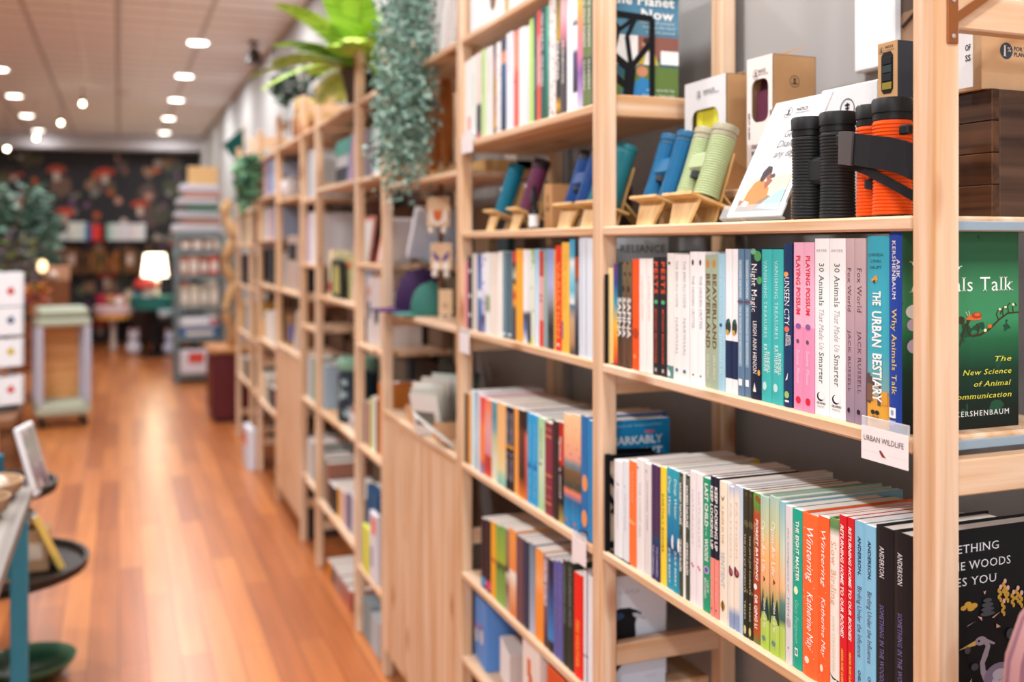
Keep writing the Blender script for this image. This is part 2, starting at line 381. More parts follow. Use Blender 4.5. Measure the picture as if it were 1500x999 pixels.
p = at(181, 133, (CZ-CAMZ)*FPX/(HOR-133)); o = MB().lathe([(.08, 0), (.08, -.03), (.05, -.045)], 18).build('smoke_detector', mat('d9cfc6', .5), None, (p.x, p.y, CZ), smooth=True); tag(o, 'small round pale smoke detector on the pressed ceiling', 'smoke detector')
p = at(372, 95, 8.6)

# ---------------------------------------------------------------- pine shelving along the right wall
FX = .86; BX = 1.163; SX = .87; PW = .04; PD = .034; TOP = 2.26
POST = [.8856, 1.736, 2.586, 3.436, 3.866, 4.716, 5.146, 5.996, 6.846, 7.276, 8.126]
RAILS = [.19, .714, 1.240, 1.778, 2.2]
SHELVES = [[1.2816, 1.543, .924, .36], [2.066, 1.7825, 1.543, 1.2816, .92, .627, .40], [2.066, 1.2816, .914, 1.712],
           [2.066, 1.76, 1.435, 1.127, .737, .27], [2.066, 1.765, 1.27, .743, .32], [2.066, 1.73, 1.41, 1.105, .74, .35],
           [2.066, 1.76, 1.25, .9325], [2.066, 1.81, 1.54, 1.25, .89, .49], [2.0, 1.75, 1.5, 1.2, .85, .5], [2.0, 1.75, 1.5, 1.2, .85, .5]]
NAMES = ['nearest pine bookcase section holding ribbed binoculars over two rows of books', 'pine bookcase section with four rows of books and tilted monoculars', 'pine bookcase section with a closed plank door under the felt caps',
         'narrow pine bookcase section just beyond the plank door', 'pine bookcase section with a framed picture on its middle shelf', 'narrow pine bookcase section below the bright green fern',
         'pine bookcase section with the farther closed plank door', 'pine bookcase section under the small trailing plant', 'narrow pine bookcase section next to the farthest one', 'farthest pine bookcase section at the end of the run']
def side_frame(root, y):
    # two posts joined by rails, like a ladder
    MB().bbox(FX, FX+PD, y, y+PW, 0, TOP, .003).build('front_post', pz, root)
    MB().bbox(BX-PD, BX, y, y+PW, 0, TOP, .003).build('rear_post', pz, root)
    for z in RAILS: MB().bbox(FX+PD, BX-PD, y+.008, y+.030, z-.021, z+.021, .002).build('rail', px_, root)
bluegrey = mat('8fa0ac', .5, name='blue_grey_metal')
CASES = []
for k in range(10):
    y0, y1 = POST[k], POST[k+1]
    root = empty('bookcase', (0, 0, 0), NAMES[k], 'bookcase', 'pine bookcase sections along the wall')
    CASES.append(root); side_frame(root, y0)
    if k == 9: side_frame(root, y1)
    for z in SHELVES[k]:
        a = y0+PW+.001; x1 = BX-PD-.002
        b = MB().bbox(FX+.001, x1, a, y1-.001, z-.018, z, .003).build('shelf_board', py_, root)
        if k == 0 and z in (1.2816, 1.543):
            MB().bbox(FX+PD+.002, BX-PD-.004, a-.003, a+.0005, z-.0175, z-.006, .001).build('end_rail', bluegrey, b)
    if k in (2, 6):
        d = MB()
        d.bbox(FX+.002, FX+.020, y0+PW+.002, y1-.002, .10, .905, .003)
        d.build('door', pz, root)
        MB().bbox(FX-.004, BX-PD, y0+PW+.001, y1-.001, .915, .932, .003).build('cupboard_top', py_, root)
# steel corner bracket on the nearest post
o = CASES[0]
b = MB(); yb = POST[0]-.0025
b.bbox(.873, .8887, yb, yb+.0022, 1.737, 1.90, .0005)
b.bar((.886, yb+.0012, 1.766), (1.05, yb+.0012, 1.871), .002, .010)
b.build('corner_bracket', mat('a5673c', .35, .7, name='copper_steel'), o)
for z in (1.745, 1.786): MB().lathe([(.0028, 0), (.0026, .0008), (.001, .0012)], 12).build('bracket_screw', mat('d8d4d0', .3, .9), o, (.881, yb-.0003, z), (pi/2, 0, 0))
# ---------------------------------------------------------------- books
def book_mesh(w, dp, h, cover, pal, art, hard, mesh_name):
    """spine on x=0 facing -x, boards along +x, thickness 0..w along y (y=0 is the side towards the shop front), standing on z=0"""
    mb = MB(); t = .0022 if hard else .0009; t = min(t, w*.2); bl = (.0016 if hard else .0004)*min(1, w/.02)
    n = 4
    outer = [(dp, 0)]+[(0-bl*(1-(2*k/n-1)**2)+ (0 if 0 < k < n else .0006), w*k/n) for k in range(n+1)]+[(dp, w)]
    inner = [(dp, w-t), (t, w-t), (t, t), (dp, t)]
    mb.prism(outer+inner, 0, h, 0)
    lay = [0]
    def sx(y): q = min(1, max(0, y/w)); return -bl*(1-(2*q-1)**2)-.0003-lay[0]
    def sp(a, b):   # a: fraction from image left (far side) to image right; b: height fraction
        y = w*(1-a); return (sx(y), y, b*h)
    for q_, it in enumerate(art):
        k = it[0]; lay[0] = .00003*q_
        if k == 't':      # lettering running down the spine
            _, txt, zt, zb, hf, ci, st, off = list(it)+['', 0][len(it)-6:]
            put_text(mb, txt, lambda a, b, zt=zt, hf=hf, off=off: (sx(w*(.5-off)-(b-hf*w/2)), w*(.5-off)-(b-hf*w/2), zt*h-a), (zt-zb)*h, hf*w, ci, st)
        elif k == 'h':    # lettering across the spine
            _, txt, za, a0, a1, hh, ci, st = (list(it)+[''])[:8]
            put_text(mb, txt, lambda a, b, za=za, a0=a0: (sx(w*(1-a0)-a), w*(1-a0)-a, za*h+b), (a1-a0)*w, hh*h, ci, st)
        elif k == 'r':
            _, a0, a1, b0, b1, ci = it; N = 4
            mb.add([sp(a0+(a1-a0)*i/N, b) for b in (b0, b1) for i in range(N+1)], [(i, i+1, N+2+i, N+1+i) for i in range(N)], ci)
        elif k == 'e':
            _, ca, cb, ra, rb, ci = it
            mb.add([(sp(ca+ra*cos(2*pi*i/14), cb+rb*sin(2*pi*i/14))) for i in range(14)], [tuple(range(14))], ci)
        elif k == 'p':
            _, ci, pts = it; mb.add([sp(a, b) for a, b in pts], [tuple(range(len(pts)))], ci)
        elif k == 'ct':   # lettering on the near board: x fraction of depth, z fraction
            _, txt, x0, x1, zb, hh, ci, st = (list(it)+[''])[:8]
            put_text(mb, txt, lambda a, b, x0=x0, zb=zb: (x0*dp+a, -.0004-lay[0], zb*h+b), (x1-x0)*dp, hh*h, ci, st)
        elif k == 'cr':
            _, a0, a1, b0, b1, ci = it; L = .0002 if len(it) == 6 else it[6]
            mb.add([(a*dp, -.0002-lay[0], b*h) for a, b in ((a0, b0), (a1, b0), (a1, b1), (a0, b1))], [(0, 1, 2, 3)], ci)
        elif k == 'ce':
            _, ca, cb, ra, rb, ci = it
            mb.add([((ca+ra*cos(2*pi*i/20))*dp, -.0003-lay[0], (cb+rb*sin(2*pi*i/20))*h) for i in range(20)], [tuple(range(20))], ci)
        elif k == 'cp':
            _, ci, pts = it; mb.add([(a*dp, -.0003-lay[0], b*h) for a, b in pts], [tuple(range(len(pts)))], ci)
        elif k == 'cl':   # a painted line of some width on the near board
            _, ci, wd, pts = it; p = [Vector((a*dp, 0, b*h)) for a, b in pts]; vs = []
            for i, q in enumerate(p):
                d = (p[min(i+1, len(p)-1)]-p[max(i-1, 0)]).normalized(); nn = Vector((-d.z, 0, d.x)); ww = wd if not isinstance(wd, (list, tuple)) else wd[i]
                vs += [q+nn*ww*h/2+Vector((0, -.0003-lay[0], 0)), q-nn*ww*h/2+Vector((0, -.0003-lay[0], 0))]
            mb.add(vs, [(2*i, 2*i+1, 2*i+3, 2*i+2) for i in range(len(p)-1)], ci)
    return mb
BOOKS = {}
def make_book(x, y0, w, z, dp, h, label, group, cover, pal=(), art=(), hard=False, name='book', rot=0, key=None):
    cm = cover if isinstance(cover, bpy.types.Material) else mat(cover, .5)
    key = key and (key, round(w, 4), round(h, 3))
    if key and key in BOOKS: me, pg = BOOKS[key]; o = link(name, me, None, (x, y0, z)); link('pages', pg, o)
    else:
        mb = book_mesh(w, dp, h, cm, pal, art, hard, name)
        mats = [cm]+[c if isinstance(c, bpy.types.Material) else mat(c, .5) for c in pal]
        o = mb.build(name, mats, None, (x, y0, z)); t = min(.0022 if hard else .0009, w*.2); q = .003 if hard else .0003
        pg = MB().box(t+.0005, dp-q-.001, t+.0002, w-t-.0002, q, h-q).build('pages', paper, o).data
        if key: BOOKS[key] = (o.data, pg)
    o.rotation_euler = (rot, 0, 0)
    tag(o, label, 'book', group); return o

ORD = ['first', 'second', 'third', 'fourth', 'fifth', 'sixth', 'seventh', 'eighth', 'ninth', 'tenth', 'eleventh', 'twelfth', 'thirteenth', 'fourteenth', 'fifteenth', 'sixteenth', 'seventeenth', 'eighteenth', 'nineteenth', 'twentieth']
ORD += ['twenty-'+o for o in ORD[:9]]+['thirtieth']+['thirty-'+o for o in ORD[:9]]+['fortieth']
def lbl(desc, n, phrase): return '%s, %s on %s' % (desc, ORD[n], phrase)
def shelf_row(z, org, sc, rows, phrase, group, x=SX, cnt=0, dmax=.2):
    """rows: (u left, u right, v top, depth, description, cover, palette, art, hardcover, key) in crop pixels; returns the running count"""
    prev = None
    for r in rows:
        ul, ur, vt, dp, desc, cover = r[:6]; pal = r[6] if len(r) > 6 else (); art = r[7] if len(r) > 7 else (); hard = r[8] if len(r) > 8 else False; key = r[9] if len(r) > 9 else None
        u0, u1 = org[0]+ul/sc, org[0]+ur/sc; v = org[1]+vt/sc
        y1 = yU(u0, x); y0 = yU(u1, x)
        if prev is not None and y1 > prev-.0004: y1 = prev-.0004
        prev = y0
        h = zV(v, x, y1)-z; kb = 0 if y0 < POST[1] else 1; h = min(h, min([q for q in SHELVES[kb] if q > z+.05] or [9])-.0195-z)
        if key: h = round(h*200)/200
        make_book(x+R.uniform(0, .002), y0, max(.003, y1-y0), z+.0003, dp, h, lbl(desc, cnt, phrase), group, cover, pal, art, hard, 'book', 0, key); cnt += 1
    return cnt
def T(*a): return ('t',)+a
W_, K_, GR = 'f4f2ee', '17181c', '8c8c8c'

# ---- nearest bay, middle shelf (below the binoculars)
rain = bands([(0, 'd6322c'), (.2, 'f08a28'), (.4, 'f3c13a'), (.6, '3f9fb4'), (.8, '3b4a9a'), (1, '6a3a7a')])
saf1 = bands([(0, '5b4030'), (.35, '40352c'), (.6, '24403f'), (1, '1d3640')])
saf2 = bands([(0, '6a4c38'), (.5, '5a4436'), (1, '7a6a4c')], blot=('3a2c24', 40, .56))
flor = bands([(0, 'f2f0f2'), (.1, '1e2f52'), (.33, '1e2f52'), (.36, 'f2f0f2'), (1, 'f6f4f4')], 'CONSTANT')
bst = bands([(0, 'e2a63e'), (.17, 'e0a23e'), (.19, '7aa6a4'), (.4, '3fa9bb'), (1, '3aa6bd')])
fox = bands([(0, '8f7f92'), (.5, 'b096a0'), (1, 'c9b2b4')])
saf = [T('SAFINA', .66, .28, .72, 1, 'b')]
ves = [T('VANISHING TREASURES', .93, .42, .30, 1, 's'), T('KATHERINE', .38, .2, .34, 2, 's'), T('RUNDELL', .33, .19, .2, 2, '', .28), ('e', .42, .105, .2, .028, 1)]
n = shelf_row(1.2816, (880, 320), 3.567, [
 (36, 60, 258, .15, 'pale yellow paperback with a bare spine', bands([(0, 'eecf7e'), (1, 'f0d9a0')])),
 (62, 82, 235, .15, 'rainbow coloured thin book', rain),
 (82, 107, 230, .15, 'dark teal book with bold white lettering', saf1, (W_,), saf),
 (108, 131, 229, .15, 'brown book with bold white lettering', saf2, (W_,), saf, False, 'saf'),
 (132, 157, 228, .15, 'brown book with white lettering beside an orange spine', saf2, (W_,), saf, False, 'saf'),
 (160, 199, 213, .15, 'bright orange book', 'f0581e', ('b8401a', 'f7935a'), [('e', .5, .33, .38, .05, 1), ('e', .4, .12, .2, .02, 2)]),
 (200, 234, 210, .15, 'white book with faint orange letters', 'efece8', ('eec3a8',), [T('A NATURAL HISTORY', .85, .45, .3, 1)]),
 (235, 268, 210, .15, 'white book touching the black spines with orange letters', 'f2efea', ('e9bfa8',), [T('A NATURAL HISTORY', .85, .45, .3, 1)]),
 (270, 304, 208, .15, 'black book with orange capital letters', '26262b', ('f0552a', '58b078', 'b8b4b0'), [T('PESTS', .96, .69, .55, 1, 'bw'), ('e', .5, .62, .28, .018, 2), T('BETHANY BROOKSHIRE', .56, .1, .28, 1), ('r', .35, .65, .03, .06, 3)], False, 'pests'),
 (305, 340, 208, .15, 'second black book with orange capital letters', '26262b', ('f0552a', '58b078', 'b8b4b0'), [T('PESTS', .96, .69, .55, 1, 'bw'), ('e', .5, .62, .28, .018, 2), T('BETHANY BROOKSHIRE', .56, .1, .28, 1), ('r', .35, .65, .03, .06, 3)], False, 'pests'),
 (342, 374, 182, .16, 'cream book with teal leaves at its foot', bands([(0, '4a8a86'), (.09, '4a8a86'), (.1, 'ece9e2'), (1, 'efece6')], 'CONSTANT', blot=('ece9e2', 60, .55)), (K_,), [('e', .4, .92, .2, .012, 1)]),
 (375, 414, 182, .16, 'white book with grey lettering', 'f0eeec', ('a6a8aa', '3f6f9a'), [T('THE BIRD FLU CODE', .95, .58, .32, 1), T('NARWHAL', .5, .2, .34, 1, 's'), ('e', .5, .08, .2, .015, 2)], False, 'nar'),
 (415, 457, 182, .16, 'white book with grey lettering, the second copy', 'f0eeec', ('a6a8aa', '3f6f9a'), [T('THE BIRD FLU CODE', .95, .58, .32, 1), T('NARWHAL', .5, .2, .34, 1, 's'), ('e', .5, .08, .2, .015, 2)], False, 'nar'),
 (460, 499, 182, .16, 'white book with a small black feather', 'f4f3f4', (K_, 'a0a2a6'), [('e', .45, .92, .13, .022, 1), T('THE HIDDEN CRITTER', .82, .42, .34, 2), ('e', .5, .07, .1, .008, 1)], False, 'crit'),
 (500, 540, 182, .16, 'white feather marked book next to green spines', 'f4f3f4', (K_, 'a0a2a6'), [('e', .45, .92, .13, .022, 1), T('THE HIDDEN CRITTER', .82, .42, .34, 2), ('e', .5, .07, .1, .008, 1)], False, 'crit'),
 (541, 576, 185, .16, 'sage green book with brown capitals', 'a3b39a', ('6b5238', 'e8ecdf', 'c98a3c'), [('e', .42, .935, .24, .03, 3), T('BEAVERLAND', .86, .3, .56, 1, 'sb'), T('LEILA', .25, .17, .3, 2, 's'), T('PHILIP', .16, .07, .3, 2, 's')], False, 'beav'),
 (577, 612, 185, .16, 'sage green book with brown capitals next to pale blue', 'a3b39a', ('6b5238', 'e8ecdf', 'c98a3c'), [('e', .42, .935, .24, .03, 3), T('BEAVERLAND', .86, .3, .56, 1, 'sb'), T('LEILA', .25, .17, .3, 2, 's'), T('PHILIP', .16, .07, .3, 2, 's')], False, 'beav'),
 (613, 648, 185, .16, 'pale blue book with faint lettering', '9fcde0', ('c8e6ee', '2e4a8a'), [T('WHAT AN OWL KNOWS', .93, .55, .3, 1), ('e', .45, .48, .2, .014, 2), T('JENNIFER', .42, .12, .4, 1)]),
 (650, 682, 165, .16, 'white navy footed book with a dark floral blot', flor, ('2b3d36', 'c9a03e', '2a6a5a'), [('e', .5, .46, .42, .055, 1), ('e', .4, .42, .25, .02, 2), ('e', .6, .5, .2, .018, 3)], False, 'flor'),
 (683, 713, 165, .16, 'white book with a dark floral blot beside grey blue', flor, ('2b3d36', 'c9a03e', '2a6a5a'), [('e', .5, .46, .42, .055, 1), ('e', .4, .42, .25, .02, 2), ('e', .6, .5, .2, .018, 3)], False, 'flor'),
 (715, 746, 158, .16, 'grey blue book with a white label', '5f7f9c', ('86a5ba', 'eef2f4', 'd6e2ea', '6a4a60'), [('r', .2, .8, .66, .93, 1), ('r', .2, .8, .2, .62, 1), ('r', 0, 1, .635, .648, 4), T('SECOND NATURE', .92, .67, .3, 3), T('IN A WORLD OF BECOMING', .6, .22, .28, 3), ('r', .2, .8, .07, .115, 2)], False, 'gb'),
 (747, 777, 158, .16, 'grey blue book next to a navy one', '5f7f9c', ('86a5ba', 'eef2f4', 'd6e2ea', '6a4a60'), [('r', .2, .8, .66, .93, 1), ('r', .2, .8, .2, .62, 1), ('r', 0, 1, .635, .648, 4), T('SECOND NATURE', .92, .67, .3, 3), T('IN A WORLD OF BECOMING', .6, .22, .28, 3), ('r', .2, .8, .07, .115, 2)], False, 'gb'),
 (779, 834, 158, .17, 'navy book with green leaves and white lettering', '16213a', (W_, '4f9a5a', '6fb08a', 'd8a04a'), [('e', .75, .95, .3, .035, 2), ('e', .35, .98, .3, .02, 3), ('e', .9, .79, .2, .025, 2), ('e', .85, .18, .1, .02, 4), T('Night Magic', .90, .58, .52, 1, 's', -.05), T('LEIGH ANN HENION', .52, .17, .34, 1, 's', .02), ('p', 1, [(.35, .05), (.65, .05), (.5, .11)])], True),
 (836, 889, 155, .17, 'turquoise book with pale capitals', '3fb7b5', ('bfe8e4', 'e2f5f2'), ves, True, 'van'),
 (890, 949, 156, .17, 'turquoise book with pale capitals beside a navy spine', '3fb7b5', ('bfe8e4', 'e2f5f2'), ves, True, 'van'),
 (951, 994, 130, .17, 'navy book with tall thin white capitals', '1b3560', (W_, 'e7a05a', 'e5705a', '9ac46a', 'f07a3a'), [('e', .4, .81, .3, .016, 2), T('UNSEEN CITY', .79, .5, .62, 1, 'l'), ('e', .5, .475, .3, .018, 3), T('NATHANAEL', .45, .37, .28, 1), T('JOHNSON', .44, .38, .28, 1, '', .3), ('p', 1, [(.35, .16), (.65, .21), (.6, .17)]), ('e', .5, .075, .28, .022, 4), ('r', .3, .75, .03, .042, 1)], True),
], "nearest bay's middle shelf", 'books on the shelf below the binoculars')
pp = [T('PLAYING POSSUM', .92, .57, .40, 1, 'b'), ('e', .5, .50, .26, .017, 3), ('e', .45, .41, .14, .013, 4), T('Susana', .36, .27, .32, 2, 'i'), T('Monso', .25, .16, .32, 2, 'i'), ('e', .5, .06, .24, .022, 1)]
an30 = [('h', 'ARYEE', .925, .1, .85, .014, 2, 's'), T('30 Animals', .86, .62, .34, 1, 's'), T('That Made Us', .60, .37, .34, 2, 'is'), T('Smarter', .355, .18, .34, 1, 's'), ('e', .42, .105, .24, .026, 3), ('e', .5, .11, .22, .022, 4), ('h', 'ISLAND', .062, .18, .78, .012, 3, 'b'), ('h', 'PRESS', .042, .2, .7, .011, 2)]
fw_ = [T('Fox World', .84, .6, .40, 1, 's'), T('JACK RUSSELL', .50, .165, .30, 1, 's'), ('e', .42, .065, .16, .014, 2)]
n = shelf_row(1.2816, (1120, 320), 3.123, [
 (130, 176, 112, .17, 'pink book with red capitals', bands([(0, 'e492b8'), (.49, 'e492b8'), (.495, 'eab0c8'), (1, 'e9a2c4')], 'CONSTANT'), ('d8253f', 'f6d6e4', '8a5a9a', '6a4a5a'), pp, False, 'poss'),
 (177, 223, 112, .17, 'pink book with red capitals beside a white spine', bands([(0, 'e492b8'), (.49, 'e492b8'), (.495, 'eab0c8'), (1, 'e9a2c4')], 'CONSTANT'), ('d8253f', 'f6d6e4', '8a5a9a', '6a4a5a'), pp, False, 'poss'),
 (225, 291, 97, .17, 'tall white book with dark green lettering', 'f3f3f4', ('2c5a4a', 'a4aaa8', '1c2430', 'f3f3f4'), an30, False, 'ani'),
 (293, 365, 94, .17, 'tall white book with dark green lettering next to mauve', 'f3f3f4', ('2c5a4a', 'a4aaa8', '1c2430', 'f3f3f4'), an30, False, 'ani'),
 (367, 406, 88, .16, 'mauve book with brown lettering', fox, ('5a3a3e', '2a1e2a'), fw_, False, 'fox'),
 (407, 458, 88, .16, 'mauve book with brown lettering beside the blue bestiary', fox, ('5a3a3e', '2a1e2a'), fw_, False, 'fox'),
 (465, 566, 82, .18, 'sky blue hardcover with a wooden house and amber foot', bst, (W_, '2c5560', '5a4a4a', '9aa89a', '2c2a30', 'd79a3c', '7a5a48'),
   [('h', 'LYANDA', .895, .1, .78, .016, 2), ('h', 'LYNN', .862, .22, .66, .016, 2), ('h', 'HAUPT', .829, .18, .7, .016, 2), ('p', 6, [(.22, .77), (.5, .8), (.55, .775), (.4, .755)]), ('p', 5, [(.3, .765), (.45, .775), (.4, .75)]),
    ('p', 3, [(.0, .27), (.1, .29), (.2, .27), (.6, .25), (.66, .22), (.66, .12), (0, .13)]), ('r', .02, .3, .14, .23, 7), ('r', .7, .95, .13, .2, 6), ('r', .34, .6, .17, .22, 4),
    T('THE', .715, .64, .36, 1, 'b'), T('URBAN', .61, .425, .42, 1, 'b'), T('BESTIARY', .39, .14, .40, 1, 'b', .02), ('e', .32, .085, .1, .012, 5), ('e', .52, .085, .1, .012, 5), ('h', 'LITTLE', .055, .22, .6, .011, 5), ('h', 'BROWN', .035, .22, .6, .009, 5)], True),
], "nearest bay's middle shelf", 'books on the shelf below the binoculars', cnt=n)
# the last one shows its green front board
y1 = yU(1120+569/3.123, SX); y0 = yU(1120+628/3.123, SX); h = zV(338, SX, y1)-1.2816
watm = bands([(0, '0a1512'), (.12, '0e211a'), (.3, '143828'), (.45, '22633f'), (.55, '3a8a5c'), (.7, '3c8458'), (.85, '24583a'), (1, '2c6644')], blot=('1c4a34', 22, .63))
art = [('h', 'ARIK', .72, 1, 1, .001, 1), T('ARIK', .86, .765, .22, 1, 's', .28), T('KERSHENBAUM', .95, .66, .26, 1, 's', -.02), T('Why Animals Talk', .615, .19, .36, 2, 's', .0), ('r', .06, .62, .075, .125, 1), ('e', .34, .1, .13, .015, 3), ('h', 'Penguin', .055, .02, .62, .011, 1, 'i'), ('h', 'PRESS', .038, .02, .5, .009, 1)]
art = [a for a in art if not (a[0] == 'h' and a[1] == 'ARIK')]
cov = [('cr', 0, 1, 0, 1, 4), ('ce', .10, .60, .07, .035, 5), ('ce', .14, .56, .06, .03, 5), ('ce', .09, .535, .05, .03, 6), ('ce', .15, .455, .08, .03, 7), ('ce', .10, .43, .06, .035, 6),
       ('ct', 'Why', .06, .50, .775, .075, 5, 's'), ('ct', 'Animals Talk', .06, .95, .695, .072, 5, 's'),
       ('cl', 8, [.004, .008, .011, .012, .012, .012, .011, .01, .01, .01, .01, .01], [(.60, .515), (.63, .525), (.65, .505), (.63, .475), (.585, .468), (.555, .49), (.55, .53), (.575, .555), (.55, .55), (.52, .50), (.50, .46), (.48, .42)]),
       ('cl', 8, [.012, .012, .011, .010, .009, .007], [(.585, .468), (.66, .474), (.74, .50), (.82, .545), (.90, .578), (1, .582)]),
       ('cl', 8, .008, [(.82, .545), (.80, .575), (.82, .60), (.845, .59), (.835, .575)]), ('cl', 8, .008, [(.86, .56), (.855, .60), (.875, .615), (.89, .60)]), ('cl', 8, .007, [(.91, .58), (.90, .615), (.92, .63)]), ('cl', 8, .007, [(.95, .58), (.945, .62), (.965, .63), (.98, .615)]),
       ('ce', .83, .60, .012, .006, 10), ('ce', .88, .61, .012, .006, 10), ('ce', .95, .622, .012, .007, 10), ('ce', .74, .515, .02, .01, 9), ('ce', .70, .495, .014, .008, 10),
       ('cp', 9, [(.53, .552), (.56, .575), (.62, .575), (.67, .555), (.64, .548), (.58, .548)]), ('ce', .625, .572, .045, .016, 11), ('ce', .63, .576, .025, .008, 9), ('cl', 10, .003, [(.55, .57), (.53, .592)]), ('cl', 10, .003, [(.565, .573), (.555, .597)]), ('ce', .49, .55, .03, .02, 8),
       ('ct', 'The', .785, .93, .335, .027, 12, 'is'), ('ct', 'New Science', .50, .93, .272, .027, 12, 'is'), ('ct', 'of Animal', .60, .93, .212, .027, 12, 'is'), ('ct', 'Communication', .40, .93, .152, .027, 12, 'is'),
       ('ct', 'ARIK KERSHENBAUM', .26, .91, .065, .027, 5, 'sw')]
make_book(SX, y0, y1-y0, 1.282, .185, h, 'royal blue book with yellow title and green snail cover against the post', 'books on the shelf below the binoculars', '1f419c',
          (W_, 'f2d84a', '8aa0c8', watm, 'f0f2ee', 'cfc0d8', '6a4a78', '3a3420', 'd0662e', 'e2dcae', 'a83a22', 'e9e04e'), art+cov, True)

# ---- nearest bay, lower shelf
sac = bands([(0, '3d4c3a'), (1, '2f4034')], blot=('5d6c50', 70, .57)); teal = bands([(0, '1798b4'), (.25, '1a86ac'), (.35, '0f4a78'), (.45, '1a7aa8'), (1, '2aa4b8')])
A = ("nearest bay's lower shelf", 'books on the lower shelf of the nearest bay')
pur = bands([(0, '2c2a5c'), (.3, '2a2f62'), (.36, '1f4668'), (.4, '463054'), (1, '4c2e58')])
drk = [T('THE GLITTER IN', .93, .66, .26, 1), T('THE GREEN', .62, .42, .26, 1)]
sacn = [T('SACRED NATURE', .92, .58, .5, 1, 'b'), T('OF WILD PLACES', .46, .2, .5, 1, 'b')]
nat = [T('NATURALIST', .86, .44, .3, 1), ('e', .4, .30, .15, .01, 2), ('e', .6, .285, .15, .01, 2)]
n = shelf_row(.924, (890, 650), 5.55, [
 (52, 112, 125, .16, 'white book at the far end with a dark bird', 'e9ebee', ('c05a4a', '5a5a60', 'c9ced4'), [('p', 2, [(.2, .78), (.5, .76), (.8, .75), (.5, .745)]), T('FINDING BIRDS', .7, .3, .2, 3)]),
 (115, 168, 130, .16, 'pale blue white book before an orange one', 'dfe8ee', ('b9c2c8',), [('e', .4, .74, .1, .012, 1), T('THE LAST ISLAND', .68, .3, .25, 1)]),
 (171, 232, 130, .20, 'orange book with a pale knot at mid height', 'f47a3c', ('f9a878',), [('e', .3, .42, .22, .02, 1), ('e', .6, .41, .3, .016, 1), T('RESTORE', .9, .6, .3, 1)]),
 (235, 295, 118, .19, 'white book with a brown speck after the orange one', 'e8e5e4', ('8a6a68', 'b8b4b6'), [('e', .2, .92, .1, .01, 1), T('THE LIVING SEA', .8, .3, .22, 2)]),
 (297, 349, 152, .19, 'greyish white book next to a purple one', 'dedad8', ('b9a8ac', 'a2a0a6'), [('e', .35, .93, .12, .015, 1), T('WITNESS TREE', .85, .4, .22, 2)]),
 (350, 385, 166, .19, 'purple book with a navy foot', pur, ('c9c6e4',), [T('THE DARKNESS', .3, .04, .4, 1)], False, 'dark'),
 (386, 420, 176, .19, 'purple book with a navy foot beside yellow', pur, ('c9c6e4',), [T('THE DARKNESS', .3, .04, .4, 1)], False, 'dark'),
 (423, 470, 182, .19, 'bright yellow book', 'f2d53c', ('7a6a2c',), [T('EARTHLY BODIES', .77, .28, .36, 1)]),
 (472, 524, 195, .16, 'teal blue book with a white heron', teal, ('e9f4f4', '0f5a8a'), [T('Deep Water', .93, .6, .4, 1, 'i'), ('e', .95, .40, .16, .06, 1), T('JULIE BERRY', .34, .05, .3, 1)], False, 'deep'),
 (526, 576, 206, .16, 'teal blue book beside a dark green one', teal, ('e9f4f4', '0f5a8a'), [T('Deep Water', .93, .6, .4, 1, 'i'), ('e', .95, .40, .16, .06, 1), T('JULIE BERRY', .34, .05, .3, 1)], False, 'deep'),
 (577, 606, 222, .16, 'dark green book with white capitals', sac, (W_,), sacn, False, 'sac'),
 (608, 626, 232, .18, 'thin white book between two dark green ones', 'e6e6e2'),
 (628, 658, 240, .16, 'dark green book with white capitals beside white', sac, (W_,), sacn, False, 'sac'),
], *A)
keep = bands([(0, 'ee8c80'), (.41, 'ee8c80'), (.415, '1d2438'), (1, '1d2438')], 'CONSTANT')
kp = [T('KEEP LOOKING UP', .93, .48, .7, 1, 'b'), T('YOUR GUIDE', .38, .12, .3, 2), ('p', 3, [(.3, .06), (.7, .06), (.5, .045)])]
bird = bands([(0, '8a9cc0'), (.1, '8aa0c4'), (.16, 'efe4d2'), (.9, 'f0e6d6'), (1, 'b8c4da')]); birda = [T('FATHOM', .88, .5, .3, 1), ('e', .5, .395, .42, .03, 2), ('e', .6, .40, .2, .018, 3), ('e', .3, .42, .2, .018, 2)]
forest = bands([(0, '26301e'), (.35, '2a2c20'), (1, '3c3a2a')], blot=('5c5a3c', 50, .6)); fa_ = [T('THE JOY OF FORESTS', .7, .3, .3, 1), T('TREES', .25, .12, .3, 1), ('e', .5, .05, .25, .03, 2)]
fb = bands([(0, '5a7a3a'), (.08, 'b8542e'), (.5, 'a8452c'), (.86, 'b4502e'), (.9, '5f8a3c'), (1, '6fa04a')], blot=('8a5a2c', 40, .62))
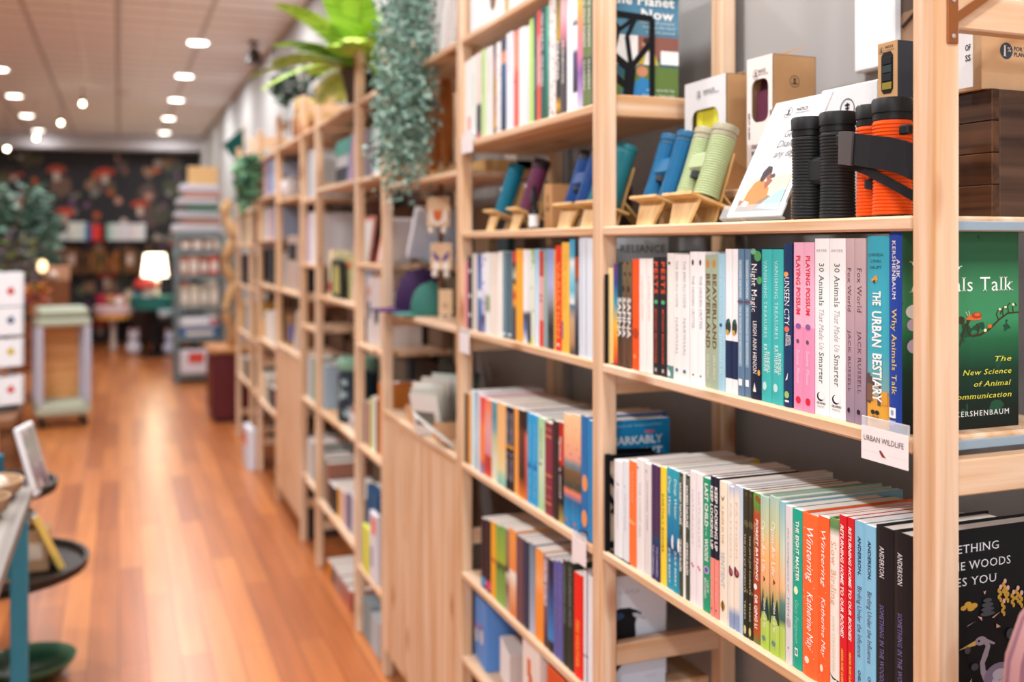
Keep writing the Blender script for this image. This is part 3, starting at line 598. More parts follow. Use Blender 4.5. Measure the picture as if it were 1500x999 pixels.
n = shelf_row(.924, (1000, 680), 4.54, [
 (42, 82, 50, .17, 'white book with faint grey lettering', 'e8e4e6', ('c9c4c8', 'c86a6a'), nat, False, 'nat'),
 (85, 127, 55, .17, 'white book with faint grey lettering before bright green', 'ece8ea', ('c9c4c8', 'c86a6a'), nat, False, 'nat'),
 (130, 181, 85, .17, 'emerald green book with bold white capitals', '1f9a72', (W_, 'c9a8e0', '4a5a8a'), [T('LAST CHILD', .96, .64, .42, 1, 'b'), T('in the', .63, .57, .2, 1), T('WOODS', .55, .38, .42, 1, 'b'), ('e', .5, .315, .34, .03, 2), ('e', .5, .315, .22, .02, 3), T('RICHARD', .25, .1, .28, 1, '', -.15), T('LOUV', .24, .15, .28, 1, '', .2)]),
 (183, 206, 78, .15, 'thin navy book with a coral foot', keep, (W_, 'f6c0b4', '2a2a30'), kp, False, 'keep'),
 (209, 236, 88, .15, 'thin navy book with a coral foot beside cream', keep, (W_, 'f6c0b4', '2a2a30'), kp, False, 'keep'),
 (243, 291, 108, .20, 'cream book with a golden bee', bands([(0, 'ece3d2'), (1, 'efe4cc')]), ('54603a', 'a9b2c6', 'c08a2c', '5a4a2a'), [('p', 4, [(.2, .9), (.5, .88), (.8, .91), (.5, .86)]), T('A BUZZ IN THE', .83, .56, .26, 3), T('SENTIENT', .5, .25, .5, 2), ('e', .5, .12, .3, .03, 3), ('e', .5, .12, .12, .04, 4)]),
 (293, 302, 125, .17, 'very thin white book after the cream one', 'eceae6'),
 (304, 334, 138, .17, 'cream book with a plum swirl and blue foot', bird, ('d8c4ae', '6a2438', 'b05a6a'), birda, False, 'fath'),
 (336, 374, 142, .17, 'cream book with a plum swirl beside pale blue', bird, ('d8c4ae', '6a2438', 'b05a6a'), birda, False, 'fath'),
 (376, 398, 152, .17, 'pale cloudy blue book', bands([(0, 'a8c8e0'), (.5, 'd8e2ea'), (1, 'b9d0e4')])),
 (400, 431, 150, .17, 'dark forest print book', forest, ('d6cfae', 'd9c98a'), fa_, False, 'joy'),
 (433, 461, 165, .17, 'dark forest print book beside a rust one', forest, ('d6cfae', 'd9c98a'), fa_, False, 'joy'),
 (463, 508, 185, .19, 'rust red book with green leaves and white capitals', fb, (W_, 'f0d8a8'), [T('FOREST BATHING', .83, .42, .34, 1, 'bi', .12), T('HOW TREES CAN HELP YOU', .8, .44, .14, 2, 'i', -.25), ('e', .4, .375, .25, .02, 1), T('DR QING LI', .32, .1, .4, 1, 'b')]),
], *A, cnt=n)
oal = bands([(0, 'a8cc50'), (.2, 'b9d468'), (.26, '6f9a5c'), (.45, 'e8b07c'), (.62, 'f4b878'), (.8, 'c8cc9c'), (1, 'a8c8b8')])
oa = [T('Open-Air Life', .84, .5, .38, 1, ''), ('p', 3, [(.5, .48), (.7, .46), (.5, .44)]), ('p', 2, [(0, .22), (.1, .38), (.2, .26), (.45, .40), (.6, .26), (.85, .36), (1, .24), (1, .2), (.5, .18), (0, .19)]), T('LINDA MCGURK', .33, .14, .2, 1, '', .1), ('e', .5, .07, .2, .018, 4)]
eig = bands([(0, '1aa58c'), (1, '1ba88e')])
wint = [T('Wintering', .92, .585, .40, 1, 'i', .05), T('Katherine May', .52, .17, .38, 1, 'i', .05), ('e', .35, .1, .15, .022, 2)]+[('e', .15+.7*((i*37) % 10)/10, .05+.9*((i*61) % 23)/23, .02, .0025, 1) for i in range(18)]
n = shelf_row(.924, (1080, 680), 5.55, [
 (180, 251, 250, .20, 'green and peach landscape book with fir trees', oal, (W_, '22403c', '5a3a2a', '6a8a8a'), oa, True, 'oal'),
 (257, 334, 262, .20, 'second green and peach landscape book with fir trees', oal, (W_, '22403c', '5a3a2a', '6a8a8a'), oa, True, 'oal'),
 (340, 381, 298, .21, 'pale landscape book with a blue top edge', bands([(0, 'b4d060'), (.2, 'b4d060'), (.25, '3a6460'), (.36, '5a8a80'), (.45, 'efc08c'), (.7, 'c8d8c0'), (1, '8ac0cc')]), ()),
 (384, 441, 330, .16, 'light grey book with faint lettering', 'd9d8da', ('8a8a90', 'b8aeb8'), [T('the Intelligence of', .86, .45, .2, 1, 'i'), T('MIND', .42, .25, .26, 1, 's'), ('e', .5, .26, .3, .03, 2), ('e', .5, .1, .08, .008, 1)]),
 (445, 521, 355, .18, 'emerald book with white title by a bright orange spine', eig, (W_, 'e9f4c8', '8ad8b8'), [T('THE EIGHT MASTER', .93, .55, .32, 1, 'b', .05), T('LESSONS OF NATURE', .9, .6, .2, 3, '', -.3), ('e', .4, .49, .22, .026, 2), T('Gary Ferguson', .43, .16, .36, 3, 'i'), ('r', .3, .6, .08, .13, 1), ('r', .36, .54, .09, .12, 0)]),
 (524, 654, 385, .19, 'thick bright orange hardcover with white script', 'f26a35', (W_, 'fbe4d4', 'c04a22'), wint, True),
 (658, 740, 414, .19, 'narrower bright orange book with white script', 'f0632e', (W_, 'fbe4d4', 'c04a22'), wint, False),
], *A, cnt=n)
ret = [T('RETURNING HOME TO OUR BODIES', .95, .33, .42, 1, 'bi', -.02), T('ABIGAIL ROSE CLARKE', .27, .07, .3, 2, 'bi', .02), ('e', .5, .025, .25, .018, 1)]
bui = [T('ANDERSON.', .92, .71, .28, 1, 'b'), T('Birding Under the Influence', .65, .27, .40, 2, '', .02), T('CHELSEA DREON', .2, .01, .24, 1, 'b')]
wds = [T('ANDERSON', .90, .74, .27, 1, 's', -.1), T('SOMETHING IN THE WOODS LOVES YOU', .60, .03, .25, 2, 's', -.1), ('e', .85, .06, .02, .003, 1)]
n = shelf_row(.924, (1200, 700), 4.993, [
 (68, 141, 288, .19, 'cream book with orange script lettering', bands([(0, 'ece7dc'), (.06, 'e9e4da'), (.9, 'eee8de'), (.95, '5f8a5a'), (1, '6a9a5a')]), ('e2a87c', 'd8c8b4', '1f4a50', '6a6a66'), [T('Slow Birding', .87, .5, .55, 1, 's'), T('JOAN STRASSMANN', .44, .12, .22, 2, 's'), ('p', 3, [(0, .10), (.5, .085), (1, .075), (1, .06), (.4, .075)]), ('e', .35, .03, .2, .022, 4)], True),
 (144, 193, 278, .17, 'red book with white slanted capitals', 'd4202a', (W_, 'f2c04a'), ret, False, 'ret'),
 (194, 243, 296, .17, 'red book with white slanted capitals next to pale blue', 'd4202a', (W_, 'f2c04a'), ret, False, 'ret'),
 (250, 326, 315, .16, 'sky blue book with navy lettering', '82bfdd', ('1d2c4c', '4a2a4a'), bui, False, 'bui'),
 (330, 409, 335, .16, 'sky blue book with navy lettering next to black', '82bfdd', ('1d2c4c', '4a2a4a'), bui, False, 'bui'),
 (412, 538, 342, .18, 'thick black hardcover with purple lettering', '1b191c', ('e8e6ea', '7a72a8'), wds, True),
], *A, cnt=n)
y1 = yU(1200+546/4.993, SX); y0 = yU(1200+680/4.993, SX); h = zV(700+385/4.993, SX, y1)-.924
hc0 = [('cp', 4, [(.10, .305), (.34, .345), (.36, .325), (.32, .315)]), ('ce', .40, .335, .08, .025, 5), ('cp', 5, [(.45, .35), (.6, .31), (.58, .302), (.46, .325)]), ('cl', 5, [.04, .045, .05, .045, .05, .07], [(.46, .33), (.50, .30), (.46, .25), (.42, .21), (.43, .16), (.50, .10)]),
 ('ce', .66, .11, .22, .085, 6), ('ce', .75, .09, .2, .06, 5), ('ce', .66, .13, .1, .03, 7), ('ce', .78, .11, .08, .025, 7), ('ce', .60, .09, .05, .02, 7), ('ce', .7, .08, .06, .018, 7), ('cl', 6, .008, [(.62, .04), (.63, -.12)]), ('cl', 6, .008, [(.72, .04), (.73, -.12)]), ('ce', .37, .337, .016, .006, 3),
 ('ce', .16, .535, .04, .014, 8), ('ce', .22, .55, .05, .018, 8), ('ce', .30, .54, .05, .016, 8), ('ce', .26, .525, .05, .012, 8)]
for fx_, fz_ in ((.66, .60), (.72, .63), (.76, .59), (.84, .56), (.90, .58), (.70, .52), (.95, .55)):
    for k_ in range(5): hc0.append(('ce', fx_+.012*(-1)**k_, fz_-.018*k_+.02, .022-.001*k_, .014, 8 if k_ else 9))
hc0 += [('ce', .48, .56, .06, .012, 10), ('ce', .48, .535, .08, .013, 10), ('ce', .48, .51, .09, .013, 10), ('ce', .48, .485, .10, .013, 10), ('cp', 9, [(.42, .615), (.44, .595), (.46, .62), (.44, .61)]), ('cp', 9, [(.18, .43), (.32, .455), (.22, .44)]), ('cp', 9, [(.34, .48), (.40, .47), (.40, .45)]), ('cp', 9, [(.54, .46), (.66, .485), (.56, .455)]), ('cp', 9, [(.60, .42), (.66, .40), (.60, .395)]), ('cp', 9, [(.2, .1), (.26, .14), (.24, .09)]), ('cp', 9, [(.78, .3), (.82, .27), (.78, .26)]),
 ('ce', .3, .2, .05, .02, 10), ('ce', .2, .3, .04, .02, 10), ('ce', .8, .35, .06, .03, 10)]
gx = lambda a: .33+.535*(a-.10); gz = lambda b: .43+.90*(b-.335)
def shift(it):
    if it[0] == 'ce': return ('ce', gx(it[1]), gz(it[2]), it[3]*.535, it[4]*.9, it[5])
    if it[0] == 'cp': return ('cp', it[1], [(gx(a), gz(b)) for a, b in it[2]])
    return ('cl', it[1], [w*.7 for w in it[2]] if isinstance(it[2], list) else it[2], [(gx(a), gz(b)) for a, b in it[3]])
hcov = [('cr', 0, 1, 0, 1, 3), ('ct', 'SOMETHING', .138, .623, .885, .042, 1, 's'), ('ct', 'IN THE WOODS', .123, .713, .80, .042, 1, 's'), ('ct', 'LOVES YOU', .133, .608, .72, .042, 1, 's')]+[shift(it) for it in hc0]
make_book(SX, y0, y1-y0, .9243, .215, h, 'thick black book with a heron on its cover against the nearest post', A[1], '1b191c', ('e8e6ea', '7a72a8', '101216', 'd9b25c', 'a596a4', '8a7c92', 'c8bccc', 'c89a3c', 'e0b0a4', '4a4a50'), wds+hcov, True)
# black tree pattern bookends
def bookend(x, y, z, hh, label):
    mb = MB(); t = .0035; wd = .125
    for a, b, k in [((0, 0), (0, 1), 1), ((1, 0), (1, .93), 1), ((0, .96), (1, .93), 1.1), ((0, .06), (1, .06), 1.2), ((.55, 0), (.62, .40), 2), ((.62, .40), (.95, .66), 1), ((.62, .38), (.30, .52), 1.3), ((.30, .52), (.0, .78), .8), ((.30, .52), (.40, .80), .8), ((.40, .80), (.2, .96), .7),
                    ((.40, .78), (.75, .95), .7), ((.62, .42), (.55, .72), .8), ((.55, .72), (.72, .94), .7), ((.55, .2), (.08, .42), 1.1), ((.2, .38), (0, .6), .7)]:
        mb.bar((a[0]*wd, 0, a[1]*hh), (b[0]*wd, 0, b[1]*hh), .0105*k, t, up=(0, 1, 0.01))
    mb2 = MB()
    for v in mb.v: pass
    o = mb.build('bookend', mat('121316', .45, .3, name='black_steel'), None, (x, y, z)); tag(o, label, 'bookend', 'black tree pattern bookends')
    MB().box(0, wd, *((.002, .09) if y > 1.73 else (-.09, -.002)), -.0002, .0006).build('foot_plate', mat('121316', .45, .3), o)
    return o
def bookend2(*a): pass
# ---------------------------------------------------------------- second bay
def P2(s, g): return ("second bay's "+s, 'books on '+g)
ph, g = P2('upper shelf', 'the upper shelf of the second bay')
lt = lambda c, top, bot: bands([(0, bot), (1, top)])
n = shelf_row(1.7825, (670, 20), 5.545, [
 (42, 70, 408, .17, 'white book against the far post', 'eeebe8'), (71, 104, 385, .17, 'white book with a pink dab near its foot', 'efeae8', ('e79a94',), [('r', .3, .9, .14, .3, 1)]),
 (105, 150, 360, .17, 'pale mint white book', 'e4ebe6', ('c6d8d0',), [T('WILD PLANTS', .8, .4, .35, 1)]), (151, 188, 330, .17, 'pinkish book with a dark arch at its foot', bands([(0, 'd86a86'), (.1, '4a4a50'), (.38, '4a4a50'), (.42, 'e6d2ca'), (1, 'e9dcd6')])),
 (190, 224, 303, .17, 'light green book', 'bfdc9c', ('a3c47a',), [T('FIELD GUIDE', .9, .5, .35, 1)]), (226, 284, 285, .17, 'white book beside the light green one', 'ebe8e6', ('cfd6d2',), [T('NATURE', .9, .5, .3, 1)]),
 (286, 309, 265, .17, 'brown patterned narrow book', bands([(0, '4a5a7a'), (.1, 'c9a04a'), (.3, 'b88a78'), (.55, 'a8862c'), (.75, 'b08a8a'), (1, '4a4a58')])), (311, 349, 245, .17, 'white book with scattered small flowers', bands([(0, 'eae8ea'), (1, 'f0edee')], blot=('c9b0a8', 60, .62))),
 (352, 390, 215, .17, 'navy book with a peach band near its top', bands([(0, '203a54'), (.72, '2f5f8c'), (.74, 'd89a7a'), (.85, 'c98a70'), (.88, '1f3448'), (1, '1f3448')])), (392, 448, 168, .17, 'pale lavender white book', 'e9e9f2', ('c9c9d8',), [T('FERNS', .9, .6, .3, 1)]),
 (450, 495, 150, .17, 'coral red book with a dark dot', bands([(0, 'dd6a5c'), (.55, 'e06a58'), (.62, 'ee9078'), (1, 'e98468')]), ('6a2a2a', 'f3c0ae'), [('e', .2, .48, .14, .02, 1), T('BRAIDING', .95, .65, .35, 2)]),
 (498, 544, 125, .17, 'white book after the coral one', 'f0edea'), (546, 578, 108, .17, 'white book with a faint pink foot', lt(0, 'f0ebea', 'e6dade')), (580, 611, 52, .17, 'lime green book', 'b6dc78'),
], ph, g)
n = shelf_row(1.7825, (760, 0), 5.55, [
 (115, 139, 128, .17, 'slate navy book after lime green', '3a4f66', ('c9d2da',), [T('HANDBOOK', .6, .3, .3, 1)]), (141, 171, 95, .17, 'vermilion narrow book', bands([(0, 'e8663a'), (.3, 'e8503a'), (.35, 'e6a09a'), (.75, 'e88a84'), (.8, 'ea4a34'), (1, 'e84a34')]), ('f6d2ca',), [T('WILD GUIDE', .7, .35, .3, 1)]),
 (173, 209, 75, .17, 'dark teal book with stacked white lettering', bands([(0, '3a5a4c'), (.3, '2f5a58'), (1, '2c4450')]), (W_,), [T('FIELD GUIDE TO', .95, .62, .55, 1), T('WILD EDIBLE', .58, .3, .55, 1)]), (211, 239, 55, .17, 'green teal narrow book', bands([(0, '2c6a50'), (.5, '2f9a88'), (1, '56c0a0')])),
 (241, 297, 5, .18, 'cream book dotted with small pink flowers', bands([(0, 'e9e3e0'), (1, 'ece4e2')], blot=('c98a92', 75, .60))), (299, 334, -20, .18, 'black and mustard book with white capitals', bands([(0, '2c2a26'), (.08, 'e0a82c'), (.16, '33302a'), (.6, '3c3a30'), (.64, 'b89a2c'), (1, '7a6a2c')]), (W_,), [T('FORAGING', .62, .3, .6, 1, 'b')]),
 (336, 383, -45, .18, 'charcoal book with a pink top', bands([(0, '4a4448'), (.5, '3f3c40'), (.7, 'd8889a'), (.8, 'e6b0b8'), (1, 'e0c0c0')]), (W_,), [T('MUSHROOMS', .6, .25, .35, 1)]), (386, 432, -60, .18, 'broad pale white book', 'eceef4'),
 (434, 470, -65, .18, 'white book with black and violet shapes', bands([(0, 'eef0f4'), (.14, 'e8ecf4'), (.16, '2c2c34'), (.48, '5a4a78'), (.52, 'eef0f4'), (.7, 'eef0f4'), (.72, '23242a'), (.77, 'e9ecf2'), (1, 'f0f2f6')])), (472, 514, -75, .18, 'book fading from yellow through pink to violet', bands([(0, 'd8d2e8'), (.15, 'b090c8'), (.3, '8a5aa8'), (.45, 'd87aa0'), (.65, 'f08a7a'), (.8, 'f5a04a'), (1, 'e8d860')])),
 (516, 549, -80, .18, 'olive green book with white capitals', '6f7f52', (W_, '4a5a3a'), [T('THE WILD FOREST', .95, .5, .5, 1), ('r', 0, 1, .28, .42, 2), T('GARDEN', .4, .15, .4, 1)], False, 'oli'), (551, 588, -85, .18, 'olive green book with white capitals beside the post', '6f7f52', (W_, '4a5a3a'), [T('THE WILD FOREST', .95, .5, .5, 1), ('r', 0, 1, .28, .42, 2), T('GARDEN', .4, .15, .4, 1)], False, 'oli'),
], ph, g, cnt=n)
planet = [('cr', 0, 1, 0, 1, 1), ('cr', .45, 1, .36, .52, 2), ('cr', .45, 1, 0, .30, 4), ('cr', 0, .5, .30, .52, 3), ('cr', .0, .5, .0, .2, 4), ('ce', .62, .46, .07, .04, 5), ('cp', 6, [(.5, .31), (.54, .40), (.62, .425), (.70, .40), (.76, .31)]), ('cp', 7, [(.57, .31), (.6, .41), (.65, .41), (.67, .31)]), ('ce', .62, .485, .06, .025, 8),
 ('ce', .55, .26, .07, .04, 5), ('cp', 9, [(.42, .02), (.45, .17), (.55, .22), (.68, .18), (.72, .02)]), ('ce', .15, .42, .14, .06, 7), ('ce', .4, .1, .1, .07, 9), ('ce', .2, .12, .12, .05, 4), ('cr', .78, 1, .32, .42, 7), ('ct', 'Save', .5, .95, .84, .07, 7, 'sb'), ('ct', 'the Planet', .18, .95, .745, .07, 7, 'sb'), ('ct', 'Now', .53, .95, .65, .07, 7, 'sb'),
 ('ct', 'stories of people', .52, .95, .615, .02, 10), ('ct', 'healing the land', .56, .95, .580, .02, 10), ('ct', 'a photo journal', .60, .95, .545, .02, 10), ('ct', 'with words by', .6, .95, .12, .02, 10), ('ct', 'many hands', .55, .95, .08, .02, 10)]
y1 = yU(760+590/5.55, SX)-.0004; y0 = 1.7795
make_book(SX, y0, y1-y0, 1.7828, .185, .272, 'dark photo covered book facing the nearest bay with white title', g, '243a44', (bands([(0, '2c4a3a'), (.45, '3a6a80'), (.6, '5c8ea6'), (.75, '4a7f9c'), (.85, '2c5a4a'), (1, '244a5c')]), '8a5a50', 'e8e8e4', '5f7a3c', 'c98a6a', 'c9b43c', W_, '3a3430', '2f7fb8', 'cfdbe0'), planet, False)
ph, g = P2('top shelf', 'the top shelf of the second bay')
rows = []
for i, (a, b, c, dsc) in enumerate([(688, 697, 'eceef2', 'white book by the far post'), (697.4, 709, 'f1f1ef', 'white book'), (709.4, 716, 'dfe2e6', 'pale grey book'), (716.4, 728, 'eceae6', 'cream white book with a brown disc'), (728.4, 738, 'f3f2f0', 'white book next to a tan edged one'), (738.4, 744, 'c9a878', 'tan edged narrow book'),
                                    (744.4, 757, 'e9ebea', 'broad white book'), (757.4, 768, 'd8dde2', 'pale bluish book'), (768.4, 786, 'ecebe7', 'thick white book'), (786.4, 800, 'cfd8c8', 'sage white book'), (800.4, 822, 'efeeec', 'thick white book nearest the lime one below')]):
    rows.append((a, b, -60-i*14, .17, dsc, c, ('7a5a3a',) if 'disc' in dsc else (), [('e', .45, .27, .4, .16, 1)] if 'disc' in dsc else ()))
shelf_row(2.066, (0, 0), 1, rows, ph, g)
# shelf under the monoculars
ph, g = ('the shelf under the monoculars', 'books on the shelf under the monoculars')
n = shelf_row(1.2816, (670, 345), 5.545, [
 (24, 74, 210, .13, 'dusty pink short book', 'd88f96', ('c07880',), [('r', .1, .25, 0, 1, 1)]), (79, 109, 168, .15, 'black book with three white dots', '2c2b2b', ('dcd8d4',), [('e', .6, .2, .3, .03, 1), ('e', .6, .46, .3, .03, 1), ('e', .6, .8, .3, .03, 1)]),
 (116, 159, 147, .15, 'warm grey book', 'cfc8c4'), (162, 190, 150, .15, 'blue book with a white break', bands([(0, '4a4f78'), (.2, '3a6aa0'), (.42, '4a86b8'), (.45, 'dce6ee'), (.52, 'dce6ee'), (.55, '4a7ac0'), (1, '2f4f98')])),
 (192, 222, 145, .15, 'white book with lavender blots', bands([(0, '8a86b0'), (.2, '4a4468'), (.25, 'b8b0d0'), (.6, 'e8e4ee'), (1, 'e9e9ec')], blot=('9a90c4', 45, .58))), (224, 257, 140, .15, 'white book with a green smudge', bands([(0, 'e9eeec'), (.25, 'e6eae6'), (.3, '8a9a7a'), (.45, '94a488'), (.5, 'e4e8e6'), (1, 'e9ebec')])),
 (262, 292, 145, .15, 'cream book', 'e9e0d4', ('d0c4b8',), [T('FERAL', .9, .6, .3, 1)]), (293, 325, 142, .15, 'pinkish cream book', 'e8dcd2', ('d4b8aa',), [T('FERAL', .9, .6, .3, 1)]), (327, 361, 130, .15, 'white book before slate blue', 'f1efe8'),
 (364, 404, 135, .15, 'slate blue book', '5c7a88', ('a3b8c2', 'dfe8ea'), [('r', .35, .5, .1, .97, 1), ('e', .4, .05, .3, .02, 2)]), (406, 444, 138, .15, 'darker slate book', '4a626e', ('8aa0aa', 'dfe8ea'), [('r', .6, .7, .1, .97, 1), ('e', .4, .05, .3, .02, 2)]),
 (446, 471, 128, .15, 'charcoal book with red patches', bands([(0, '4a4a58'), (.35, '5a5248'), (.42, 'e8a83a'), (.5, 'c0402c'), (.6, 'e9a93c'), (.66, '23262c'), (.72, 'c8c2a8'), (.85, '33363e'), (.9, 'd8403c'), (1, 'c83a34')])),
 (474, 527, 112, .15, 'amber orange book', 'f3ab35'), (530, 562, 116, .15, 'white book with a navy foot', bands([(0, 'f0eeee'), (.15, '5a7ab0'), (.3, '33405c'), (.36, 'f2f0f0'), (1, 'f4f2f2')])), (564, 598, 118, .15, 'pale grey book with a dark foot', bands([(0, '8a9a78'), (.05, '3a3c40'), (.32, '4a4a4e'), (.36, 'dfe0dc'), (1, 'e6e6e6')])),
], ph, g)
n = shelf_row(1.2816, (770, 340), 4.99, [
 (32, 56, 128, .15, 'pale green book with leafy specks', bands([(0, 'd9df6a'), (.1, 'd8dccb'), (.8, 'dfe4d0'), (1, '9ac078')], blot=('a9c48a', 45, .6))), (59, 91, 125, .15, 'light blue book', bands([(0, 'dfe8f2'), (.5, 'c9e0f2'), (1, '96c8e6')])),
 (93, 121, 135, .15, 'red book with a pink middle', bands([(0, 'e0482c'), (.26, 'e0482c'), (.27, 'e8a8a0'), (.72, 'e8b0a6'), (.73, 'c8402c'), (1, 'd0442e')], 'CONSTANT'), ('3a2a2a',), [('e', .5, .48, .25, .012, 1), ('e', .5, .53, .25, .012, 1)]), (124, 154, 125, .15, 'grey teal book', bands([(0, '86a0a4'), (.7, '9fb8b0'), (1, '7fa0a8')])),
 (156, 199, 125, .15, 'lavender book with a dark ruin at its foot', bands([(0, '3a3c44'), (.2, '2c2e34'), (.35, '5a5c60'), (.5, '9a9cae'), (.65, 'b0b4e0'), (1, '8aa0d8')])), (201, 209, 130, .15, 'very thin yellow book', 'efc04a'),
 (211, 257, 100, .16, 'scarlet book with orange capitals', 'e8381c', ('f59a4a', 'f4e8e2'), [T('VARIATION', .85, .12, .5, 1, 'b'), ('e', .5, .06, .2, .015, 2)]), (260, 312, 76, .16, 'golden yellow book with a blue tab', bands([(0, 'f0bc4a'), (1, 'f2c050')]), ('3a5a9a', 'e0a03a'), [('r', .02, .2, .12, .28, 1), T('THE GENIUS', .9, .4, .3, 2)]),
 (315, 354, 50, .16, 'turquoise and white book', bands([(0, '2c2f3c'), (.1, 'b8906a'), (.3, 'c8a888'), (.42, '3f7a98'), (.45, 'e9f2f4'), (.55, '5ac0dc'), (.7, '9ad8ea'), (.8, 'eaf4f6'), (.85, '4ab0d4'), (1, '3aa0cc')])), (356, 386, 50, .16, 'charcoal book with a rust band', bands([(0, '26262e'), (.3, '4a4c54'), (.6, '8a8690'), (.65, '5a5c64'), (.67, 'b0542a'), (.84, 'a84e28'), (.85, '2a2a34'), (1, '2c2c38')])),
], ph, g, cnt=n)
yy = yU(770+388/4.99, SX)-.0005; y0 = 1.7845
make_book(SX, y0, yy-y0, 1.2819, .165, .2425, 'thick pale blue hardcover with a slate front board against the near post', g, 'dfe8f2', (bands([(0, 'b8c6d0'), (.8, 'd0dae0'), (1, 'dce4e8')]), 'a9c0d2', '2a3640', 'c8d8e0', 'a0b4c0'), [('cr', 0, 1, 0, 1, 1), ('ct', 'SELF-RELIANCE', .02, .95, .87, .06, 3, 's'), ('cr', 0, 1, .72, .74, 4), ('ct', 'A NEW READING', .3, .95, .66, .04, 4), ('r', .5, .54, .02, .98, 5), ('r', .2, .23, .02, .98, 2)], True)
# shelf of novels
ph, g = ('the novels shelf', 'books on the shelf of novels')
n = shelf_row(.92, (670, 560), 5.545, [
 (47, 79, 82, .18, 'black book by the far post', '2a292c'), (81, 104, 84, .18, 'ochre narrow book', 'e0962c'), (106, 138, 62, .18, 'pale blue book', 'd3e8ee'), (140, 158, 72, .18, 'thin teal striped book', bands([(0, '7fb0bc'), (.4, 'a8d0d6'), (1, '5f98ac')])), (160, 181, 78, .18, 'thin lilac white book', 'ddd8e4'),
 (183, 212, 108, .18, 'red and orange book', bands([(0, '8a8ab8'), (.12, 'a86a78'), (.2, 'f0803c'), (.6, 'f2823a'), (.75, 'e05a4a'), (1, 'dc4a4c')])), (214, 273, 128, .18, 'pink sunset book with red trees', bands([(0, 'e0543c'), (.1, 'c83a34'), (.25, 'b84038'), (.3, 'd890a0'), (.6, 'e6a8a8'), (.85, 'ee9074'), (1, 'f07858')])),
 (276, 316, 148, .18, 'teal book with a cream foot', bands([(0, 'e6e6d0'), (.3, 'd8dcc0'), (.55, 'b8c4a0'), (.65, '7aa8b0'), (.8, '4f8f9c'), (1, '5a98a0')])), (319, 352, 165, .18, 'peach landscape book', bands([(0, '7ac0c0'), (.12, 'a8d4b8'), (.2, 'e6d8a0'), (.5, 'f0c080'), (1, 'efb878')]), (), (), False, 'pch'), (354, 389, 176, .18, 'peach landscape book next to black', bands([(0, '7ac0c0'), (.12, 'a8d4b8'), (.2, 'e6d8a0'), (.5, 'f0c080'), (1, 'efb878')]), (), (), False, 'pch'),
 (391, 419, 188, .18, 'black book with stacked white lettering', '221f26', ('c9c6d8', 'd89a3c'), [T('THE OVERSTORY', .93, .52, .6, 1), ('r', 0, 1, .5, .54, 2), T('A NOVEL', .46, .1, .5, 1)], False, 'ovr'), (421, 452, 196, .18, 'black book with stacked white lettering beside orange', '221f26', ('c9c6d8', 'd89a3c'), [T('THE OVERSTORY', .93, .52, .6, 1), ('r', 0, 1, .5, .54, 2), T('A NOVEL', .46, .1, .5, 1)], False, 'ovr'),
 (455, 490, 202, .18, 'light orange book', 'f2a552'), (493, 540, 216, .18, 'dark brown sunset book', bands([(0, 'e8862c'), (.15, 'a8582c'), (.25, '3a2c24'), (.5, '5a3430'), (.75, '6a3a2c'), (.82, '33261f'), (1, '2c211c')])), (541, 560, 228, .18, 'thin coral edged book', bands([(0, 'e07838'), (.2, 'b84a3c'), (.7, 'e06a54'), (.8, '3a2a24'), (1, '33261f')])),
], ph, g)
oct_ = bands([(0, '1a7ab0'), (.1, '1f8ac4'), (.25, '146a9c'), (.32, 'f08a6a'), (.36, '3a4a40'), (.5, '7a5a3c'), (.56, '6a8a94'), (.62, 'e8a08a'), (.78, 'f0b88c'), (1, 'f6d0a0')], blot=('c8603c', 55, .66))
n = shelf_row(.92, (770, 590), 4.757, [
 (9, 43, 68, .18, 'bright blue book', '2d9fd6', ('7ac4ea', '1a70b0'), [T('THE MOUNTAIN', .9, .5, .5, 1), ('e', .5, .42, .4, .03, 2), T('IN THE SEA', .38, .08, .5, 1)], False, 'bb'), (45, 80, 78, .18, 'bright blue book beside pale green', '2d9fd6', ('7ac4ea', '1a70b0'), [T('THE MOUNTAIN', .9, .5, .5, 1), ('e', .5, .42, .4, .03, 2), T('IN THE SEA', .38, .08, .5, 1)], False, 'bb'),
 (84, 129, 97, .18, 'pale green book with a dark speck', bands([(0, 'a8d4a0'), (.5, 'd0e6c8'), (1, 'a9d69c')]), ('5a7a5a',), [('e', .4, .5, .25, .015, 1), T('WEATHER', .9, .55, .3, 1)]), (132, 181, 128, .18, 'maroon book with gold bands', '8a3346', ('c98a5c', 'c07a6a'), [('r', 0, 1, .84, .86, 1), ('r', 0, 1, .92, .93, 1), ('r', 0, 1, .42, .44, 1), ('r', 0, 1, .3, .31, 1), ('r', 0, 1, .2, .21, 2), ('r', 0, 1, .12, .14, 1)]),
 (186, 225, 118, .18, 'dark brown book with a light top', '33272a'), (229, 256, 130, .18, 'red and black book with white lettering', bands([(0, 'b8a04a'), (.2, '2a2024'), (.55, '3a2428'), (.6, 'c8301f'), (1, 'b02c20')]), (W_,), [T('Migrations', .85, .62, .6, 1), T('a novel', .55, .25, .5, 1)]),
 (259, 314, 62, .18, 'peach and teal book with a forest waist', oct_, (), (), False, 'oct'), (316, 378, 66, .18, 'peach and teal book with a forest waist beside the planets', oct_, (), (), False, 'oct'), (384, 430, 84, .18, 'blue book with orange planets', '2a6fae', ('e89a5a', 'f0d0a0', '123a66'), [('e', .6, .45, .4, .07, 1), ('e', .55, .16, .4, .07, 1), ('r', 0, 1, 0, .06, 3), ('e', .3, .03, .1, .01, 2), ('e', .7, .03, .1, .01, 2)]),
], ph, g, cnt=n)
yy = yU(770+432/4.757, SX)-.0005; y0 = 1.780
